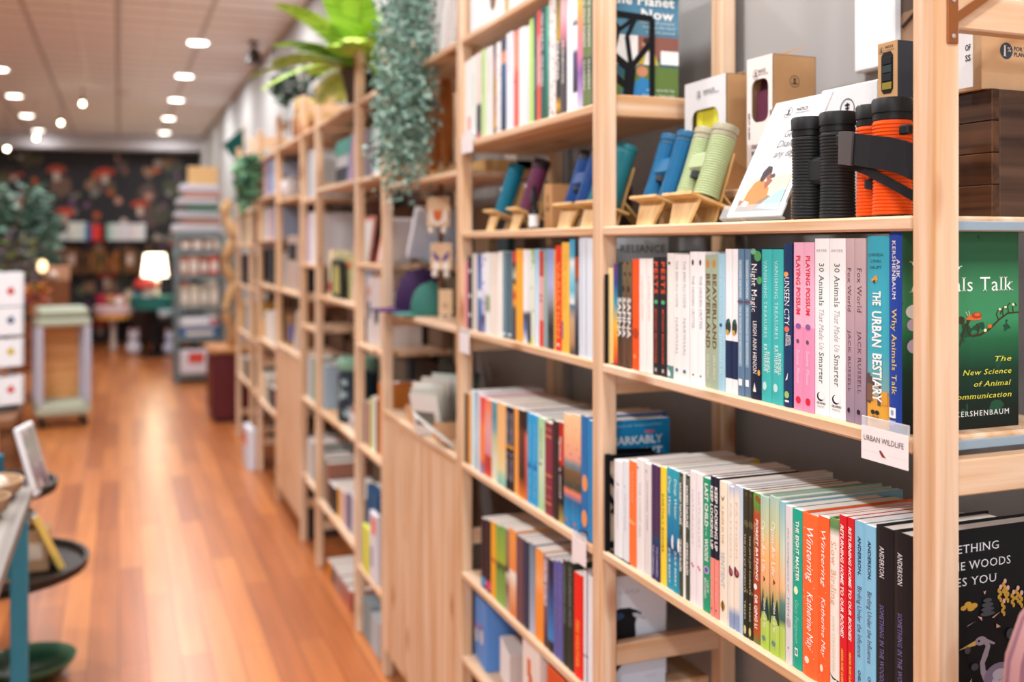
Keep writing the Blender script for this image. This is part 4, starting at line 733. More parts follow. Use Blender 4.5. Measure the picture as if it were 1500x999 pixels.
rem = [('cr', 0, 1, 0, 1, 1), ('ct', 'REMARKABLY', .03, .9, .80, .065, 2, 'b'), ('ct', 'BRIGHT', .3, .9, .70, .065, 2, 'b'), ('ct', 'a national bestseller', .1, .9, .945, .02, 3), ('ce', .72, .895, .07, .012, 4), ('cl', 5, [.01, .05, .06, .05, .02], [(.5, .60), (.66, .665), (.8, .67), (.92, .64), (.95, .56)]), ('cl', 5, [.05, .05, .03], [(.4, .4), (.6, .48), (.9, .42)])]
make_book(SX, y0, yy-y0, .9202, .165, .24, 'blue novel with an orange tentacle on its front board', g, '1f84c0', (bands([(0, '0f4f88'), (.6, '1480b8'), (1, '1a8cc4')]), 'e9f2f4', '9fd0e8', 'd86a8a', 'e8802c'), rem)
# lower shelf of the second bay
ph, g = P2('lower book shelf', 'the lower book shelf of the second bay')
n = shelf_row(.627, (690, 740), 6.245, [
 (84, 124, 108, .19, 'dark book with a blue dot at its foot', '2d2027', ('3a9ad0', '4a3a44'), [('e', .6, .1, .5, .07, 1), ('r', .3, .36, .1, .95, 2)]), (126, 173, 122, .19, 'dark book with a magenta dot at its foot', '2d2027', ('d8407a', '4a3a44'), [('e', .55, .1, .5, .07, 1), ('r', .3, .36, .15, .95, 2)]), (177, 219, 138, .19, 'golden book', 'eda82e', ('c0702c',), [('e', .6, .5, .45, .03, 1)]),
 (225, 266, 162, .19, 'mossy green book', bands([(0, '8ab85a'), (.4, '6f9a48'), (.5, '2f4a2c'), (.55, 'a0b83c'), (1, '6fa850')]), (), (), False, 'moss'), (268, 311, 182, .19, 'mossy green book beside dull brown', bands([(0, '8ab85a'), (.4, '6f9a48'), (.5, '2f4a2c'), (.55, 'a0b83c'), (1, '6fa850')]), (), (), False, 'moss'), (314, 342, 208, .19, 'dull brown book with a dark patch', bands([(0, 'b8a89a'), (.3, '7a5a50'), (.45, 'd8c8b8'), (.5, '2a2420'), (.58, '8a6a5a'), (1, '9a7a6a')])),
 (345, 408, 200, .19, 'orange book with a cream blot', bands([(0, 'd8783a'), (.3, 'e8b088'), (.45, 'ece4d4'), (.5, 'eee8dc'), (.54, 'e8904a'), (1, 'efa04e')])), (411, 440, 265, .19, 'plum brown book', '6f4a50', ('8a6870',), [T('UNDERLAND', .9, .4, .4, 1)], False, 'plum'), (441, 470, 282, .19, 'plum brown book next to navy', '6f4a50', ('8a6870',), [T('UNDERLAND', .9, .4, .4, 1)], False, 'plum'),
 (474, 524, 310, .19, 'dark navy book', '2c3550'), (527, 573, 335, .19, 'blue grey book', bands([(0, 'b8c0d0'), (.4, '8fa0b4'), (1, '6a8698')])), (580, 653, 382, .19, 'bright orange book with a pale patch', bands([(0, 'f5902c'), (.5, 'f49638'), (.65, 'f6b070'), (.8, 'f2a058'), (1, 'f39a44')])),
], ph, g)
n = shelf_row(.627, (780, 800), 5.02, [
 (75, 107, 58, .19, 'plum book with pink white lettering', bands([(0, '3a2a30'), (.3, '6a5060'), (1, '9a8090')]), ('f0dfe6',), [T('WINTER WORLD', .95, .45, .65, 1, 'b')]), (110, 148, 86, .19, 'navy book fading to blue', bands([(0, '1a1c24'), (.1, '1a1e28'), (.14, '2a8ad0'), (.5, '1f5a98'), (.8, '1c2a48'), (1, '1a2238')])),
 (151, 183, 94, .19, 'violet blue book', '5c5fa4', ('8a70a0',), [T('THE SEA', .9, .3, .35, 1)], False, 'vio'), (184, 218, 104, .19, 'violet blue book beside dark green', '5c5fa4', ('8a70a0',), [T('THE SEA', .9, .3, .35, 1)], False, 'vio'),
 (220, 252, 92, .21, 'dark green book with grey lettering', '22302a', ('7f8f86',), [T('GATHERING MOSS', .95, .4, .45, 1)], False, 'dgr'), (254, 299, 104, .21, 'dark green book with grey lettering beside red', '22302a', ('7f8f86',), [T('GATHERING MOSS', .95, .4, .45, 1)], False, 'dgr'),
 (304, 362, 182, .18, 'scarlet book with orange lettering', 'ee2a1e', ('f59a3c',), [T('FIRE WEATHER', .55, .1, .4, 1, 'b')]), (372, 402, 172, .18, 'white book with a black back edge', bands([(0, 'dde2ee'), (.24, 'e4e8f2'), (.25, '5a6488'), (.27, 'e4e8f2'), (1, 'eef0f6')]), (K_,), [('r', .88, 1, 0, 1, 1)]),
], ph, g, cnt=n)
yy = yU(780+406/5.02, SX)-.0005; y0 = 1.780
rav = [('cr', 0, 1, 0, 1, 1), ('ct', 'BRIAN DOYLE', .02, .62, .84, .03, 5, 'sw'), ('cp', 2, [(0, .02), (0, .52), (.08, .58), (.14, .64), (.22, .69), (.34, .72), (.48, .715), (.6, .68), (.66, .65), (.58, .62), (.56, .56), (.57, .48), (.55, .40), (.48, .3), (.34, .2), (.2, .1)]), ('cp', 4, [(.52, .665), (.60, .66), (.72, .605), (.70, .59), (.62, .61), (.54, .63)]), ('ce', .28, .65, .12, .035, 3), ('ce', .45, .67, .03, .012, 6), ('ct', 'CORVINE', -.32, .54, .385, .05, 4, 's'), ('cl', 2, .012, [(.18, .12), (.3, .0)]), ('ct', 'a novel', .7, .86, .08, .016, 5, 'i')]
rav = [a if a[0] != 'ct' or a[1] != 'CORVINE' else ('ct', 'VINE', .0, .54, .385, .05, 4, 's') for a in rav]
make_book(SX, y0, yy-y0, .6273, .155, .225, 'white book with a black raven on its front board', g, 'e8ecf4', (bands([(0, 'cfdcee'), (1, 'dfe6f0')]), '14161c', '2a4a74', 'b8c4d4', '9aa6b4', '0a0a0c'), rav)
for (y, z, hh, l) in [(1.7765, 1.783, .19, 'black tree bookend before the photo covered book'), (1.7765, .9203, .19, 'black tree bookend before the tentacle novel'),
                      (1.7255, 1.282, .17, 'black bookend at the far end of the shelf below the binoculars'), (1.7255, .9243, .185, 'black bookend at the far end of the nearest lower shelf')]: bookend(SX-.002, y, z, hh, l)

# ---- shelf edge labels
def edge_label(u, v0, v1, u1, z, label, txt=None):
    y1 = yU(u, FX-.0025); y0 = yU(u1, FX-.0025); za = zV(v0, FX, y1); zb = zV(v1, FX, y1)
    mb = MB().box(-.0006, .0006, 0, y1-y0, zb-za, 0); W = y1-y0; H = za-zb
    if txt:
        put_text(mb, txt, lambda a, b: (-.0009, W*.94-a, -.42*H+b), W*.86, .17*H, 1, '')
        mb.add([(-.0009, W*.60-a*.16*W, -.84*H+b*.22*H) for a, b in ((0, .9), (.15, 1), (.3, .9), (.6, .5), (1, .05), (.75, .12), (.45, .1), (.2, .4))], [tuple(range(8))], 2)
        for a, b in ((.03, .42), (.6, .97)): mb.add([(-.0008, W*(1-a), -.72*H), (-.0008, W*(1-b), -.72*H), (-.0008, W*(1-b), -.725*H), (-.0008, W*(1-a), -.725*H)], [(0, 1, 2, 3)], 3)
    o = mb.build('shelf_label', [mat('ece4e4', .35), mat('3a2c34', .5), mat('8a2c30', .5), mat('c9b8b8', .5)], None, (FX-.0022, y0, za))
    tag(o, label, 'shelf label', 'card labels clipped to shelf edges')
    c = MB().bbox(-.0004, .003, 0, W, -.001, .012, .0005).build('clear_clip', mat('e9eef2', .15, alpha=.35), o)
edge_label(1262, 622, 670, 1330, 1.28, 'white label with a small red bird under the tallest blue book', 'URBAN WILDLIFE')
edge_label(838, 784, 818, 858, .92, 'small pale label below the novels with octopus colours')
edge_label(673, 486, 515, 687, 1.28, 'small pale label below the dusty pink book')
edge_label(676, 202, 226, 692, 1.78, 'small pale label over the teal monocular')
# ---------------------------------------------------------------- optics on the binocular shelf
Z1 = 1.5435
def ribbed(r, h, pitch, amp, z0=0, waist=0):
    pr = []; n = int(h/pitch)
    for i in range(n):
        z = z0+i*pitch; q = 1-waist*sin(pi*(i/n))
        pr += [((r-amp)*q, z+.0001), (r*q, z+pitch*.3), (r*q, z+pitch*.75), ((r-amp)*q, z+pitch*.98)]
    return [(r*.9, z0)]+pr+[(r*.93, z0+h)]
def binoculars(loc, rot, cb, cc, label, group, sep=.060, r=.0243, h=.118, cap=.028, first=True, sharp=True, wheel='202226'):
    o = empty('binoculars', loc, label, 'binoculars', group, rot); body = mat(cb, .42); dark = mat(cc, .45)
    n = 40 if sharp else 20; pitch = .0044 if sharp else .005
    for s in (-1, 1):
        t = MB().lathe(ribbed(r, h-.002, pitch, .0013 if sharp else .001, .002, .05), n).build('barrel', body, o, (0, s*sep/2, 0), smooth=True)
        MB().lathe([(r*.80, 0), (r*.86, -.0005), (r*.9, .004)], n).build('lens_rim', mat('1c1d20', .4), t)
        MB().lathe([(r*.9, h), (r*.97, h+.001), (r*.97, h+.007), (r*.93, h+.0075), (r*.93, h+.0095), (r*1.0, h+.010), (r*1.02, h+cap-.003), (r*.95, h+cap), (r*.62, h+cap+.0005), (r*.55, h+cap-.006)], n).build('eyecup', dark, o, (0, s*sep/2, 0), smooth=True)
    MB().bbox(-r*.9, r*.6, -sep/2, sep/2, h*.42, h*.74, .006).build('bridge', body, o)
    MB().lathe([(.006, 0), (.0105, .001), (.0105, .012), (.006, .013)], 20).build('focus_wheel', mat(wheel, .5), o, (-r*.55, 0, h*.30), smooth=True)
    return o
binoculars((.917, 1.156, Z1), (0, 0, radians(180)), '25282a', '17181b', 'black ribbed binoculars standing upright on the nearest shelf', 'ribbed binoculars', sep=.062)
binoculars((.905, 1.022, Z1), (0, 0, radians(-22)), 'f05a14', '1a1b1e', 'orange ribbed binoculars with a black strap', 'ribbed binoculars', sep=.061)
# strap round the orange pair
def strap(pts, wd, th):
    mb = MB(); n = len(pts); vs = []
    for i, (p, tilt) in enumerate(pts):
        p = Vector(p); a = Vector(pts[max(i-1, 0)][0]); b = Vector(pts[min(i+1, n-1)][0]); d = (b-a).normalized(); u = Vector((0, 0, 1)); u = (u-d*u.dot(d)).normalized(); nn = d.cross(u)
        for su, sn in ((-1, -1), (1, -1), (1, 1), (-1, 1)): vs.append(p+u*su*wd/2+nn*sn*th/2)
    fs = [(0, 1, 2, 3), tuple(4*(n-1)+k for k in (3, 2, 1, 0))]
    for i in range(n-1):
        for k in range(4): fs.append((4*i+k, 4*i+(k+1) % 4, 4*i+4+(k+1) % 4, 4*i+4+k))
    return mb.add(vs, fs)
def ptx(u, v, x): y = yU(u, x); return (x, y, zV(v, x, y))
so = empty('neck_strap', ptx(1290, 225, .865), 'wide black woven neck strap hung across the orange binoculars', 'strap')
L0 = Vector(so.location)
def loc(p): return Vector(p)-L0
fab = mat('16161a', .85, var=.3)
strap([(loc(ptx(u, v, x)), 0) for u, v, x in ((1244, 218, .874), (1256, 219, .868), (1275, 222, .8645), (1300, 225, .863), (1320, 230, .863), (1340, 238, .864), (1375, 252, .873))], .040, .0022).build('webbing', fab, so)
strap([(loc(ptx(u, v, x)), 0) for u, v, x in ((1230, 217, .884), (1233, 216.5, .876), (1240, 217, .872), (1249, 218, .8685))], .043, .004).build('leather_end', mat('4a4444', .6), so)
strap([(loc(ptx(u, v, x)), 0) for u, v, x in ((1252, 243, .884), (1270, 250, .870), (1295, 263, .8655), (1320, 277, .8655), (1345, 291, .868))], .0115, .0018).build('thin_cord', fab, so)
MB().bbox(-.004, .006, -.008, .008, -.006, .006, .002).build('clip', mat('1a1c20', .35), so, loc(ptx(1326, 190, .872)))
MB().bbox(-.003, .004, -.005, .005, -.007, .007, .002).build('buckle', mat('1a1c20', .35), so, loc(ptx(1229, 205, .893)))

LEAN = radians(19)
def stand(y, label, x=.872, w=.055):
    """bamboo easel: leaning back board, lip that carries the tubes, rear leg"""
    o = empty('display_stand', (x, y, Z1), label, 'display stand', 'bamboo stands for tilted optics')
    b = MB(); s, c = sin(LEAN), cos(LEAN)
    def Q(a, z): return (a*c+z*s+.030, -a*s+z*c)     # a across (back +), z along the lean
    def slab(a0, a1, z0, z1, w0, w1):
        m = MB(); P = [Q(a0, z0), Q(a1, z0), Q(a1, z1), Q(a0, z1)]
        m.add([(p[0], -w0/2 if i < 2 else -w1/2, p[1]) for i, p in enumerate(P)]+[(p[0], w0/2 if i < 2 else w1/2, p[1]) for i, p in enumerate(P)], [(3, 2, 1, 0), (4, 5, 6, 7), (0, 1, 5, 4), (1, 2, 6, 5), (2, 3, 7, 6), (3, 0, 4, 7)]); return m
    slab(.032, .037, .012, .14, w*.8, w*.7).build('back_board', bamboo, o)
    slab(-.034, .046, .041, .046, w*1.15, w*1.15).build('lip', bamboo, o)
    m = MB(); m.add([(x_, y_, z_) for z_, hw in ((.0, w*.36), (.044, w*.5)) for x_, y_ in ((.016+z_*.35, -hw), (.022+z_*.35, -hw), (.022+z_*.35, hw), (.016+z_*.35, hw))], [(3, 2, 1, 0), (4, 5, 6, 7), (0, 1, 5, 4), (1, 2, 6, 5), (2, 3, 7, 6), (3, 0, 4, 7)]); m.build('front_foot', bamboo, o)
    MB().bar((.068, 0, .075), (.135, 0, .005), .004, w*.5, up=(0, 1, 0)).build('rear_leg', bamboo, o)
    return o
def on_stand(y, cb, cc, label, x=.872, cap=.022, sep=.058, kind='b'):
    s, c = sin(LEAN), cos(LEAN); px, pz_ = (.030+.006*c+.047*s), (-.006*s+.047*c)
    l = (x+px, y, Z1+pz_+.0006)
    if kind == 'b': return binoculars(l, (0, LEAN, 0), cb, cc, label, 'ribbed binoculars', sep=sep, r=.0225, h=.108, cap=cap, sharp=x < .9)
    o = empty('monocular', l, label, 'monocular', 'monoculars on bamboo stands', (0, LEAN, 0))
    MB().lathe(ribbed(.021, .108, .0045, .0007, .001), 24).build('barrel', mat(cb, .5), o, smooth=True)
    MB().lathe([(.019, .109), (.0215, .110), (.0215, .132), (.018, .135), (.012, .134)], 24).build('eyecup', mat(cc, .5), o, smooth=True)
    MB().lathe([(.0, .001), (.004, .001), (.004, .0025)], 12).build('badge', mat('d8e4e8', .4), o, (-.0205, 0, .06), (0, -pi/2, 0))
    return o
stand(1.498, 'bamboo stand holding the pale green binoculars', w=.085); on_stand(1.498, 'a9b88a', 'a09a80', 'pale sage green binoculars tilted back on a bamboo stand')
stand(1.618, 'bamboo stand holding the bright blue binoculars', w=.085); on_stand(1.618, '0a6290', '0e5074', 'bright blue binoculars tilted back beside the green ones')
stand(2.44, 'bamboo stand holding the teal monocular', w=.06); on_stand(2.44, '0c7490', '0c7490', 'teal monocular tilted back nearest the far post', kind='m')
stand(2.272, 'bamboo stand holding the maroon monocular', w=.06); on_stand(2.272, '6a2f50', '33222c', 'maroon monocular with a dark eyecup', kind='m')
stand(1.976, 'bamboo stand holding the blue binoculars of the second bay', w=.085); on_stand(1.976, '0d4a90', '222228', 'blue binoculars with black eyecups in the second bay')
stand(1.858, 'bamboo stand beside the near post of the second bay', w=.085); on_stand(1.858, '2a7f8c', '2a7f8c', 'teal green binoculars half behind the post')
# dropper bottle and slim kraft box
p = (.90, yU(782, .90), Z1); o = empty('dropper_bottle', p, 'small dark bottle with a white label by the maroon monocular', 'bottle')
MB().lathe([(.011, 0), (.012, .002), (.012, .045), (.006, .052), (.006, .058)], 16).build('glass_body', mat('22201f', .15), o, smooth=True)
MB().lathe([(.008, .056), (.008, .078), (.005, .082), (.005, .100), (.002, .102)], 14).build('cap', black, o, smooth=True)
MB().lathe([(.01215, .006), (.01215, .034)], 16, cap=False).build('paper_label', white, o)

def roundel(mb, fn, r, mi):
    """the round optics mark: ring, upright stroke with three bars"""
    ring = [fn(cos(2*pi*i/24)*r*k, sin(2*pi*i/24)*r*k) for k in (1, .9) for i in range(24)]
    mb.add(ring, [(i, (i+1) % 24, 24+(i+1) % 24, 24+i) for i in range(24)], mi)
    for a0, a1, b0, b1 in ((-.1, .1, -.6, .6), (-.32, .32, .3, .48), (-.28, .28, .0, .15), (-.6, .6, -.42, -.22)):
        mb.add([fn(a0*r, b0*r), fn(a1*r, b0*r), fn(a1*r, b1*r), fn(a0*r, b1*r)], [(0, 1, 2, 3)], mi)
INK = mat('2a2c30', .6)
def window_box(loc_, rot, w, d, h, front, label, inside, win=(.2, .8, .42, .76), side_logo=False):
    """carton standing with its printed front towards the aisle (local -x), rounded window, optics inside"""
    o = empty('window_box', loc_, label, 'box', 'binocular cartons', rot)
    mb = MB(); a0, a1, b0, b1 = win; t = .0015
    Y = lambda a: w*(.5-a); Zf = lambda b: h*b
    # front sheet with a hole
    def rr(k):
        pts = []; rad = .02
        ww, hh = (a1-a0)*w, (b1-b0)*h; cy, cz = Y((a0+a1)/2), Zf((b0+b1)/2); r_ = min(rad, ww*.3)
        for q, (sy, sz) in enumerate(((-1, 1), (-1, -1), (1, -1), (1, 1))):
            for j in range(4):
                an = [0, pi/2, pi, 1.5*pi][q]+j/3*pi/2
                dy, dz = sin(an-pi/2+pi/2), 0
                A = {0: (-sin(j/3*pi/2), cos(j/3*pi/2)), 1: (-cos(j/3*pi/2), -sin(j/3*pi/2)), 2: (sin(j/3*pi/2), -cos(j/3*pi/2)), 3: (cos(j/3*pi/2), sin(j/3*pi/2))}[q]
                pts.append((cy+sy*(ww/2-r_)+A[0]*r_, cz+sz*(hh/2-r_)+A[1]*r_))
        return pts
    hole = rr(0); n = len(hole); corner = [(w/2-w, h), (-w/2, 0), (w/2, 0), (w/2, h)]
    V = [(-.0005, y, z) for y, z in hole]+[(-.0005, y, z) for y, z in corner]+[(t, y, z) for y, z in hole]; F = []
    for q in range(4):
        for j in range(3): F.append((n+q, q*4+j, q*4+j+1))
        F.append((n+q, q*4+3, (q*4+4) % n, n+(q+1) % 4))
    for i in range(n): F.append((i, (i+1) % n, n+4+(i+1) % n, n+4+i))
    m = MB().add(V, F, 0)
    roundel(m, lambda a, b: (-.0009, w*.14-a, h*.87+b), .0085, 1)
    put_text(m, 'NOCS', lambda a, b: (-.0009, w*.02-a, h*.875+b), w*.26, .006, 1, 'b'); put_text(m, 'PROVISIONS', lambda a, b: (-.0009, w*.02-a, h*.853+b), w*.36, .0035, 1)
    for yy in (w*.44, -w*.41): put_text(m, 'FIELD TUBE', lambda a, b, yy=yy: (-.0009, yy-b, h*.38+a*1), h*.2, .005, 1, 'b')
    put_text(m, 'STANDARD ISSUE', lambda a, b: (-.0009, w*.3-a, h*.30+b), w*.5, .007, 1, 'b'); put_text(m, 'BINOCULARS', lambda a, b: (-.0009, w*.3-a, h*.25+b), w*.42, .007, 1, 'b')
    m.build('printed_front', [front, INK], o)
    b = MB(); b.box(t, d, -w/2, -w/2+t, 0, h).box(t, d, w/2-t, w/2, 0, h).box(t, d, -w/2, w/2, 0, t).box(t, d, -w/2, w/2, h-t, h).box(d-t, d, -w/2, w/2, 0, h)
    if side_logo:
        roundel(b, lambda a, c: (d*.5+a, -w/2-.0005, h*.80+c), .010, 1)
    b.build('carton_body', [kraft, INK], o)
    MB().add([(d*.3, -w/2, h), (d*.3, w/2, h), (d*.9, w/2, h+.02), (d*.9, -w/2, h+.02)], [(0, 1, 2, 3), (3, 2, 1, 0)]).build('top_flap', kraft, o)
    it = MB()
    for s in (-1, 1): it.lathe([(min(.03, w*.22), h*.15), (min(.03, w*.22), h*.76), (min(.025, w*.2), h*.84)], 20, (min(.034, d*.4), s*min(.03, w*.23), 0))
    it.box(.006, d*.5, -min(.03, w*.23), min(.03, w*.23), h*.5, h*.74)
    it.build('boxed_binoculars', mat(inside, .5), o, smooth=True)
    return o
# a plank riser carries the cartons at the back of the shelf
RZ = Z1+.062
rs = empty('display_riser', (1.08, 1.50, Z1), 'low light wood riser under the white window cartons', 'riser')
MB().bbox(-.072, .046, -.16, .19, .048, .062, .002).build('top_plank', py_, rs)
for yy in (-.14, .17): MB().bbox(-.06, .04, yy-.006, yy+.006, 0, .048, .001).build('foot', px_, rs)
wb = window_box((1.022, 1.628, RZ+.0005), (0, 0, radians(-2)), .150, .095, .212, white, 'white window carton with yellow binoculars inside', 'd9cf3a', (.17, .83, .36, .74))
window_box((1.016, 1.446, RZ+.0005), (0, 0, radians(2)), .070, .090, .222, mat('ece2dc', .55), 'narrow window carton with maroon binoculars inside and a kraft side', '5a1f38', (.18, .84, .50, .83), True)
window_box((1.07, 1.815, Z1+.0005), (0, 0, 0), .062, .075, .135, mat('7f8fb4', .6), 'lavender blue carton behind the nearest bay post', '1f6a9a', (.2, .8, .3, .6))
window_box((1.085, 1.70, Z1+.0005), (0, 0, 0), .045, .06, .15, mat('c99a90', .6), 'dusty pink carton behind the blue binoculars', '8a4a4a', (.2, .8, .3, .6))
# large white carton lying at the back
o = empty('white_carton', (1.03, 1.175, Z1+.0005), 'large white carton with a round black mark at the back', 'box', 'binocular cartons')
m = MB().bbox(0, .10, 0, .128, 0, .206, .002); roundel(m, lambda a, b: (-.0006, .066-a, .170+b), .0165, 1)
put_text(m, 'NOCS', lambda a, b: (-.0006, .082-a, .118+b), .072, .015, 1, '')
m.build('sleeve', [white, INK], o)
MB().bbox(.004, .098, .1285, .135, 0, .198, .001).build('inner_tray', kraft, o)
MB().add([(.01, .0, .206), (.01, .125, .206), (.095, .125, .226), (.095, 0, .226)], [(0, 1, 2, 3), (3, 2, 1, 0)]).build('top_flap', mat('d8c0a4', .8), o)
# dark wood crate, small strap box, one percent carton and flyer
dkw = wood('4a3020', '1c110c', 'x', .5, .6, False, name='dark_stained_wood'); dkw2 = wood('5a4234', '2a1c16', 'x', .5, .9, False, name='dark_stained_wood')
cr = empty('dark_crate', (1.012, .952, Z1+.0005), 'dark stained wooden crate behind the nearest post', 'crate')
for k in range(4): MB().bbox(0, .012, 0, .215, k*.04+.0003, k*.04+.0395, .001).build('front_board', wood('5a3a22', '150b07', 'y', .5, 1.1, False, name='dark_stained_wood'), cr)
MB().bbox(.0125, .11, 0, .012, 0, .159, .001).build('side_board', dkw2, cr); MB().bbox(.0125, .11, .203, .215, 0, .159, .001).build('side_board', dkw2, cr); MB().bbox(.0125, .11, .0125, .2025, .148, .159, .001).build('top_board', dkw, cr)
ZC = Z1+.1605
bx = empty('strap_carton', (1.022, 1.147, ZC), 'small kraft carton with black straps in its window', 'box')
m = MB().bbox(0, .0015, -.0195, .0195, 0, .094, .0005); roundel(m, lambda a, b: (-.0004, .012-a, .083+b), .005, 1)
put_text(m, 'NOCS', lambda a, b: (-.0004, .004-a, .085+b), .016, .0035, 1, 'b'); put_text(m, 'PROVISIONS', lambda a, b: (-.0004, .004-a, .081+b), .018, .002, 1); put_text(m, 'Woven Tapestry', lambda a, b: (-.0004, .017-a, .010+b), .033, .0038, 1); put_text(m, 'STRAP', lambda a, b: (-.0004, -.001-a, .004+b), .016, .003, 1, 'b')
m.add([(-.0003, .012*sx_, .050+.030*sz_) for sx_, sz_ in ((-1, -.8), (-.6, -1), (.6, -1), (1, -.8), (1, .8), (.6, 1), (-.6, 1), (-1, .8))], [tuple(range(8))], 2)
m.build('printed_front', [kraft, INK, mat('0e0f10', .6)], bx)
MB().bbox(.0016, .075, -.0195, .0195, 0, .094, .001).build('dark_body', mat('34383f', .5), bx)
for k in range(4): MB().bbox(-.0016, -.0006, -.0095, .0095, .026+k*.012, .036+k*.012, .001).build('coiled_strap', mat(['8a7a2c', '1a1c20', '2c3a3a', '1a1c20'][k], .8), bx)
MB().add([(.035, -.0197, .004), (.074, -.0197, .004), (.074, -.0197, .034), (.035, -.0197, .034)], [(0, 1, 2, 3)]).build('sticker', white, bx)
bx = empty('kraft_carton', (1.006, .962, ZC), 'plain kraft carton with a round blue badge on the dark crate', 'box')
m = MB().bbox(0, .14, 0, .06, 0, .098, .001)
m.add([(.040+.0105*cos(2*pi*i/24), -.0004, .050+.0105*sin(2*pi*i/24)) for i in range(24)], [tuple(range(24))], 1)
put_text(m, '1', lambda a, b: (.0345+a, -.0007, .043+b), .005, .014, 2, 'sb'); put_text(m, '%', lambda a, b: (.0415+a, -.0007, .049+b), .006, .006, 2)
put_text(m, 'FOR THE', lambda a, b: (.053+a, -.0004, .051+b), .03, .005, 1, 'b'); put_text(m, 'PLANET', lambda a, b: (.053+a, -.0004, .044+b), .026, .005, 1, 'b')
m.build('carton_body', [mat('d9b48a', .8, var=.15), mat('3a4a58', .6), white], bx)
m = MB().box(0, .0012, 0, .055, 0, .108); 
for tx, zz in (('OF', .046), ('SS', .033), ('Y', .098)): put_text(m, tx, lambda a, b, zz=zz: (-.0004, .011-a, zz+b), .0085, .0075, 1, 'b')
fl = m.build('flyer', [white, INK], None, (.985, .957, ZC+.0005), (0, 0, 0)); tag(fl, 'white flyer propped between the post and the kraft carton', 'flyer')

# leaning advert card on its clear holder
yc0, yc1 = 1.216, 1.353
o = empty('display_card', (.889, yc0, Z1+.0085), 'white leaning advert card with a woman raising binoculars', 'card', None, (0, radians(27), 0))
W, H = yc1-yc0, .205
m = MB().box(0, .003, 0, W, 0, H); f = lambda a, b, l=1: (-.0002*l-.0003, W*(1-a), H*b)
roundel(m, lambda a, b: (-.0006, W*.66-a, H*.885+b), .0095, 1); put_text(m, 'NOCS', lambda a, b: (-.0006, W*.52-a, H*.885+b), W*.2, .006, 1, 'b'); put_text(m, 'PROVISIONS', lambda a, b: (-.0006, W*.52-a, H*.86+b), W*.26, .0032, 1)
for tx, a0, b0, ln in (('Get', .46, .66, .18), ('Dialed', .40, .575, .40), ('any day', .42, .49, .38)): put_text(m, tx, lambda a, b, a0=a0, b0=b0: (-.0006, W*(1-a0)-a, H*b0+b), W*ln, .013, 2, 'i')
def pl(mi, l, pts): m.add([f(a, b, l) for a, b in pts], [tuple(range(len(pts)))], mi)
pl(3, 1, [(.12, .04), (.92, .04), (.92, .33), (.12, .33)]); pl(4, 2, [(.12, .04), (.92, .04), (.92, .13), (.6, .17), (.3, .12), (.12, .14)])
pl(5, 3, [(.20, .08), (.22, .2), (.28, .28), (.38, .31), (.5, .28), (.6, .22), (.62, .15), (.5, .12), (.42, .06)]); pl(6, 4, [(.36, .30), (.36, .37), (.42, .42), (.5, .41), (.53, .36), (.47, .33), (.42, .28)]); pl(7, 4, [(.46, .33), (.52, .36), (.54, .32), (.5, .29)]); pl(7, 5, [(.48, .27), (.55, .31), (.60, .29), (.52, .22)]); pl(9, 5, [(.54, .34), (.60, .35), (.62, .32), (.55, .31)])
pl(8, 4, [(.52, .06), (.62, .12), (.8, .2), (.92, .21), (.92, .04)]); pl(10, 5, [(.2, .09), (.3, .08), (.34, .11), (.24, .13)])
for yy in (.07, .94): put_text(m, 'NOCS PROVISIONS  FIELD TESTED', lambda a, b, yy=yy: (-.0006, W*(1-yy)-b, H*.42+a), H*.4, .0025, 1)
m.build('printed_sheet', [white, INK, mat('707072', .6), mat('d9c4b0', .5), mat('8f7666', .5), mat('c07c40', .5), mat('33262a', .5), mat('94543c', .5), mat('9cc6cc', .5), mat('4a3440', .5), mat('f0f0ee', .5)], o)
ac = MB().bbox(-.0045, -.0015, -.01, W+.012, -.003, .018, .0005).bbox(-.0045, .0045, -.01, W+.012, -.006, -.003, .0005)
ac.build('clear_holder', mat('e8f0f2', .05, alpha=.22), o)
# framed picture hung on the wall behind
fr = empty('framed_picture', (WX-.001, 1.05, 1.80), 'white framed brown picture on the grey wall above the cartons', 'picture')
m = MB(); m.bbox(-.022, 0, .245, .34, 0, .5, .003).bbox(-.022, 0, -.2, .245, 0, .03, .003).bbox(-.022, 0, -.2, .245, .47, .5, .003).bbox(-.022, 0, -.295, -.2, 0, .5, .003); m.build('frame', mat('e4e6ea', .4), fr)
m = MB().box(-.008, -.001, -.2, .245, .03, .47)
m.tube([(-.009, .24, .06), (-.009, .2, .085), (-.009, .15, .11), (-.009, .10, .12), (-.009, 0, .16)], .003, 5, 1); m.tube([(-.009, .15, .11), (-.009, .13, .125), (-.009, .11, .12)], .004, 5, 2)
m.build('print', [bands([(0, '8a6a50'), (.3, '6a5440'), (.6, '8a7a68'), (1, '5a4638')], blot=('4a3c30', 14, .55)), mat('3a2a24', .6), mat('b8a08a', .6)], fr)

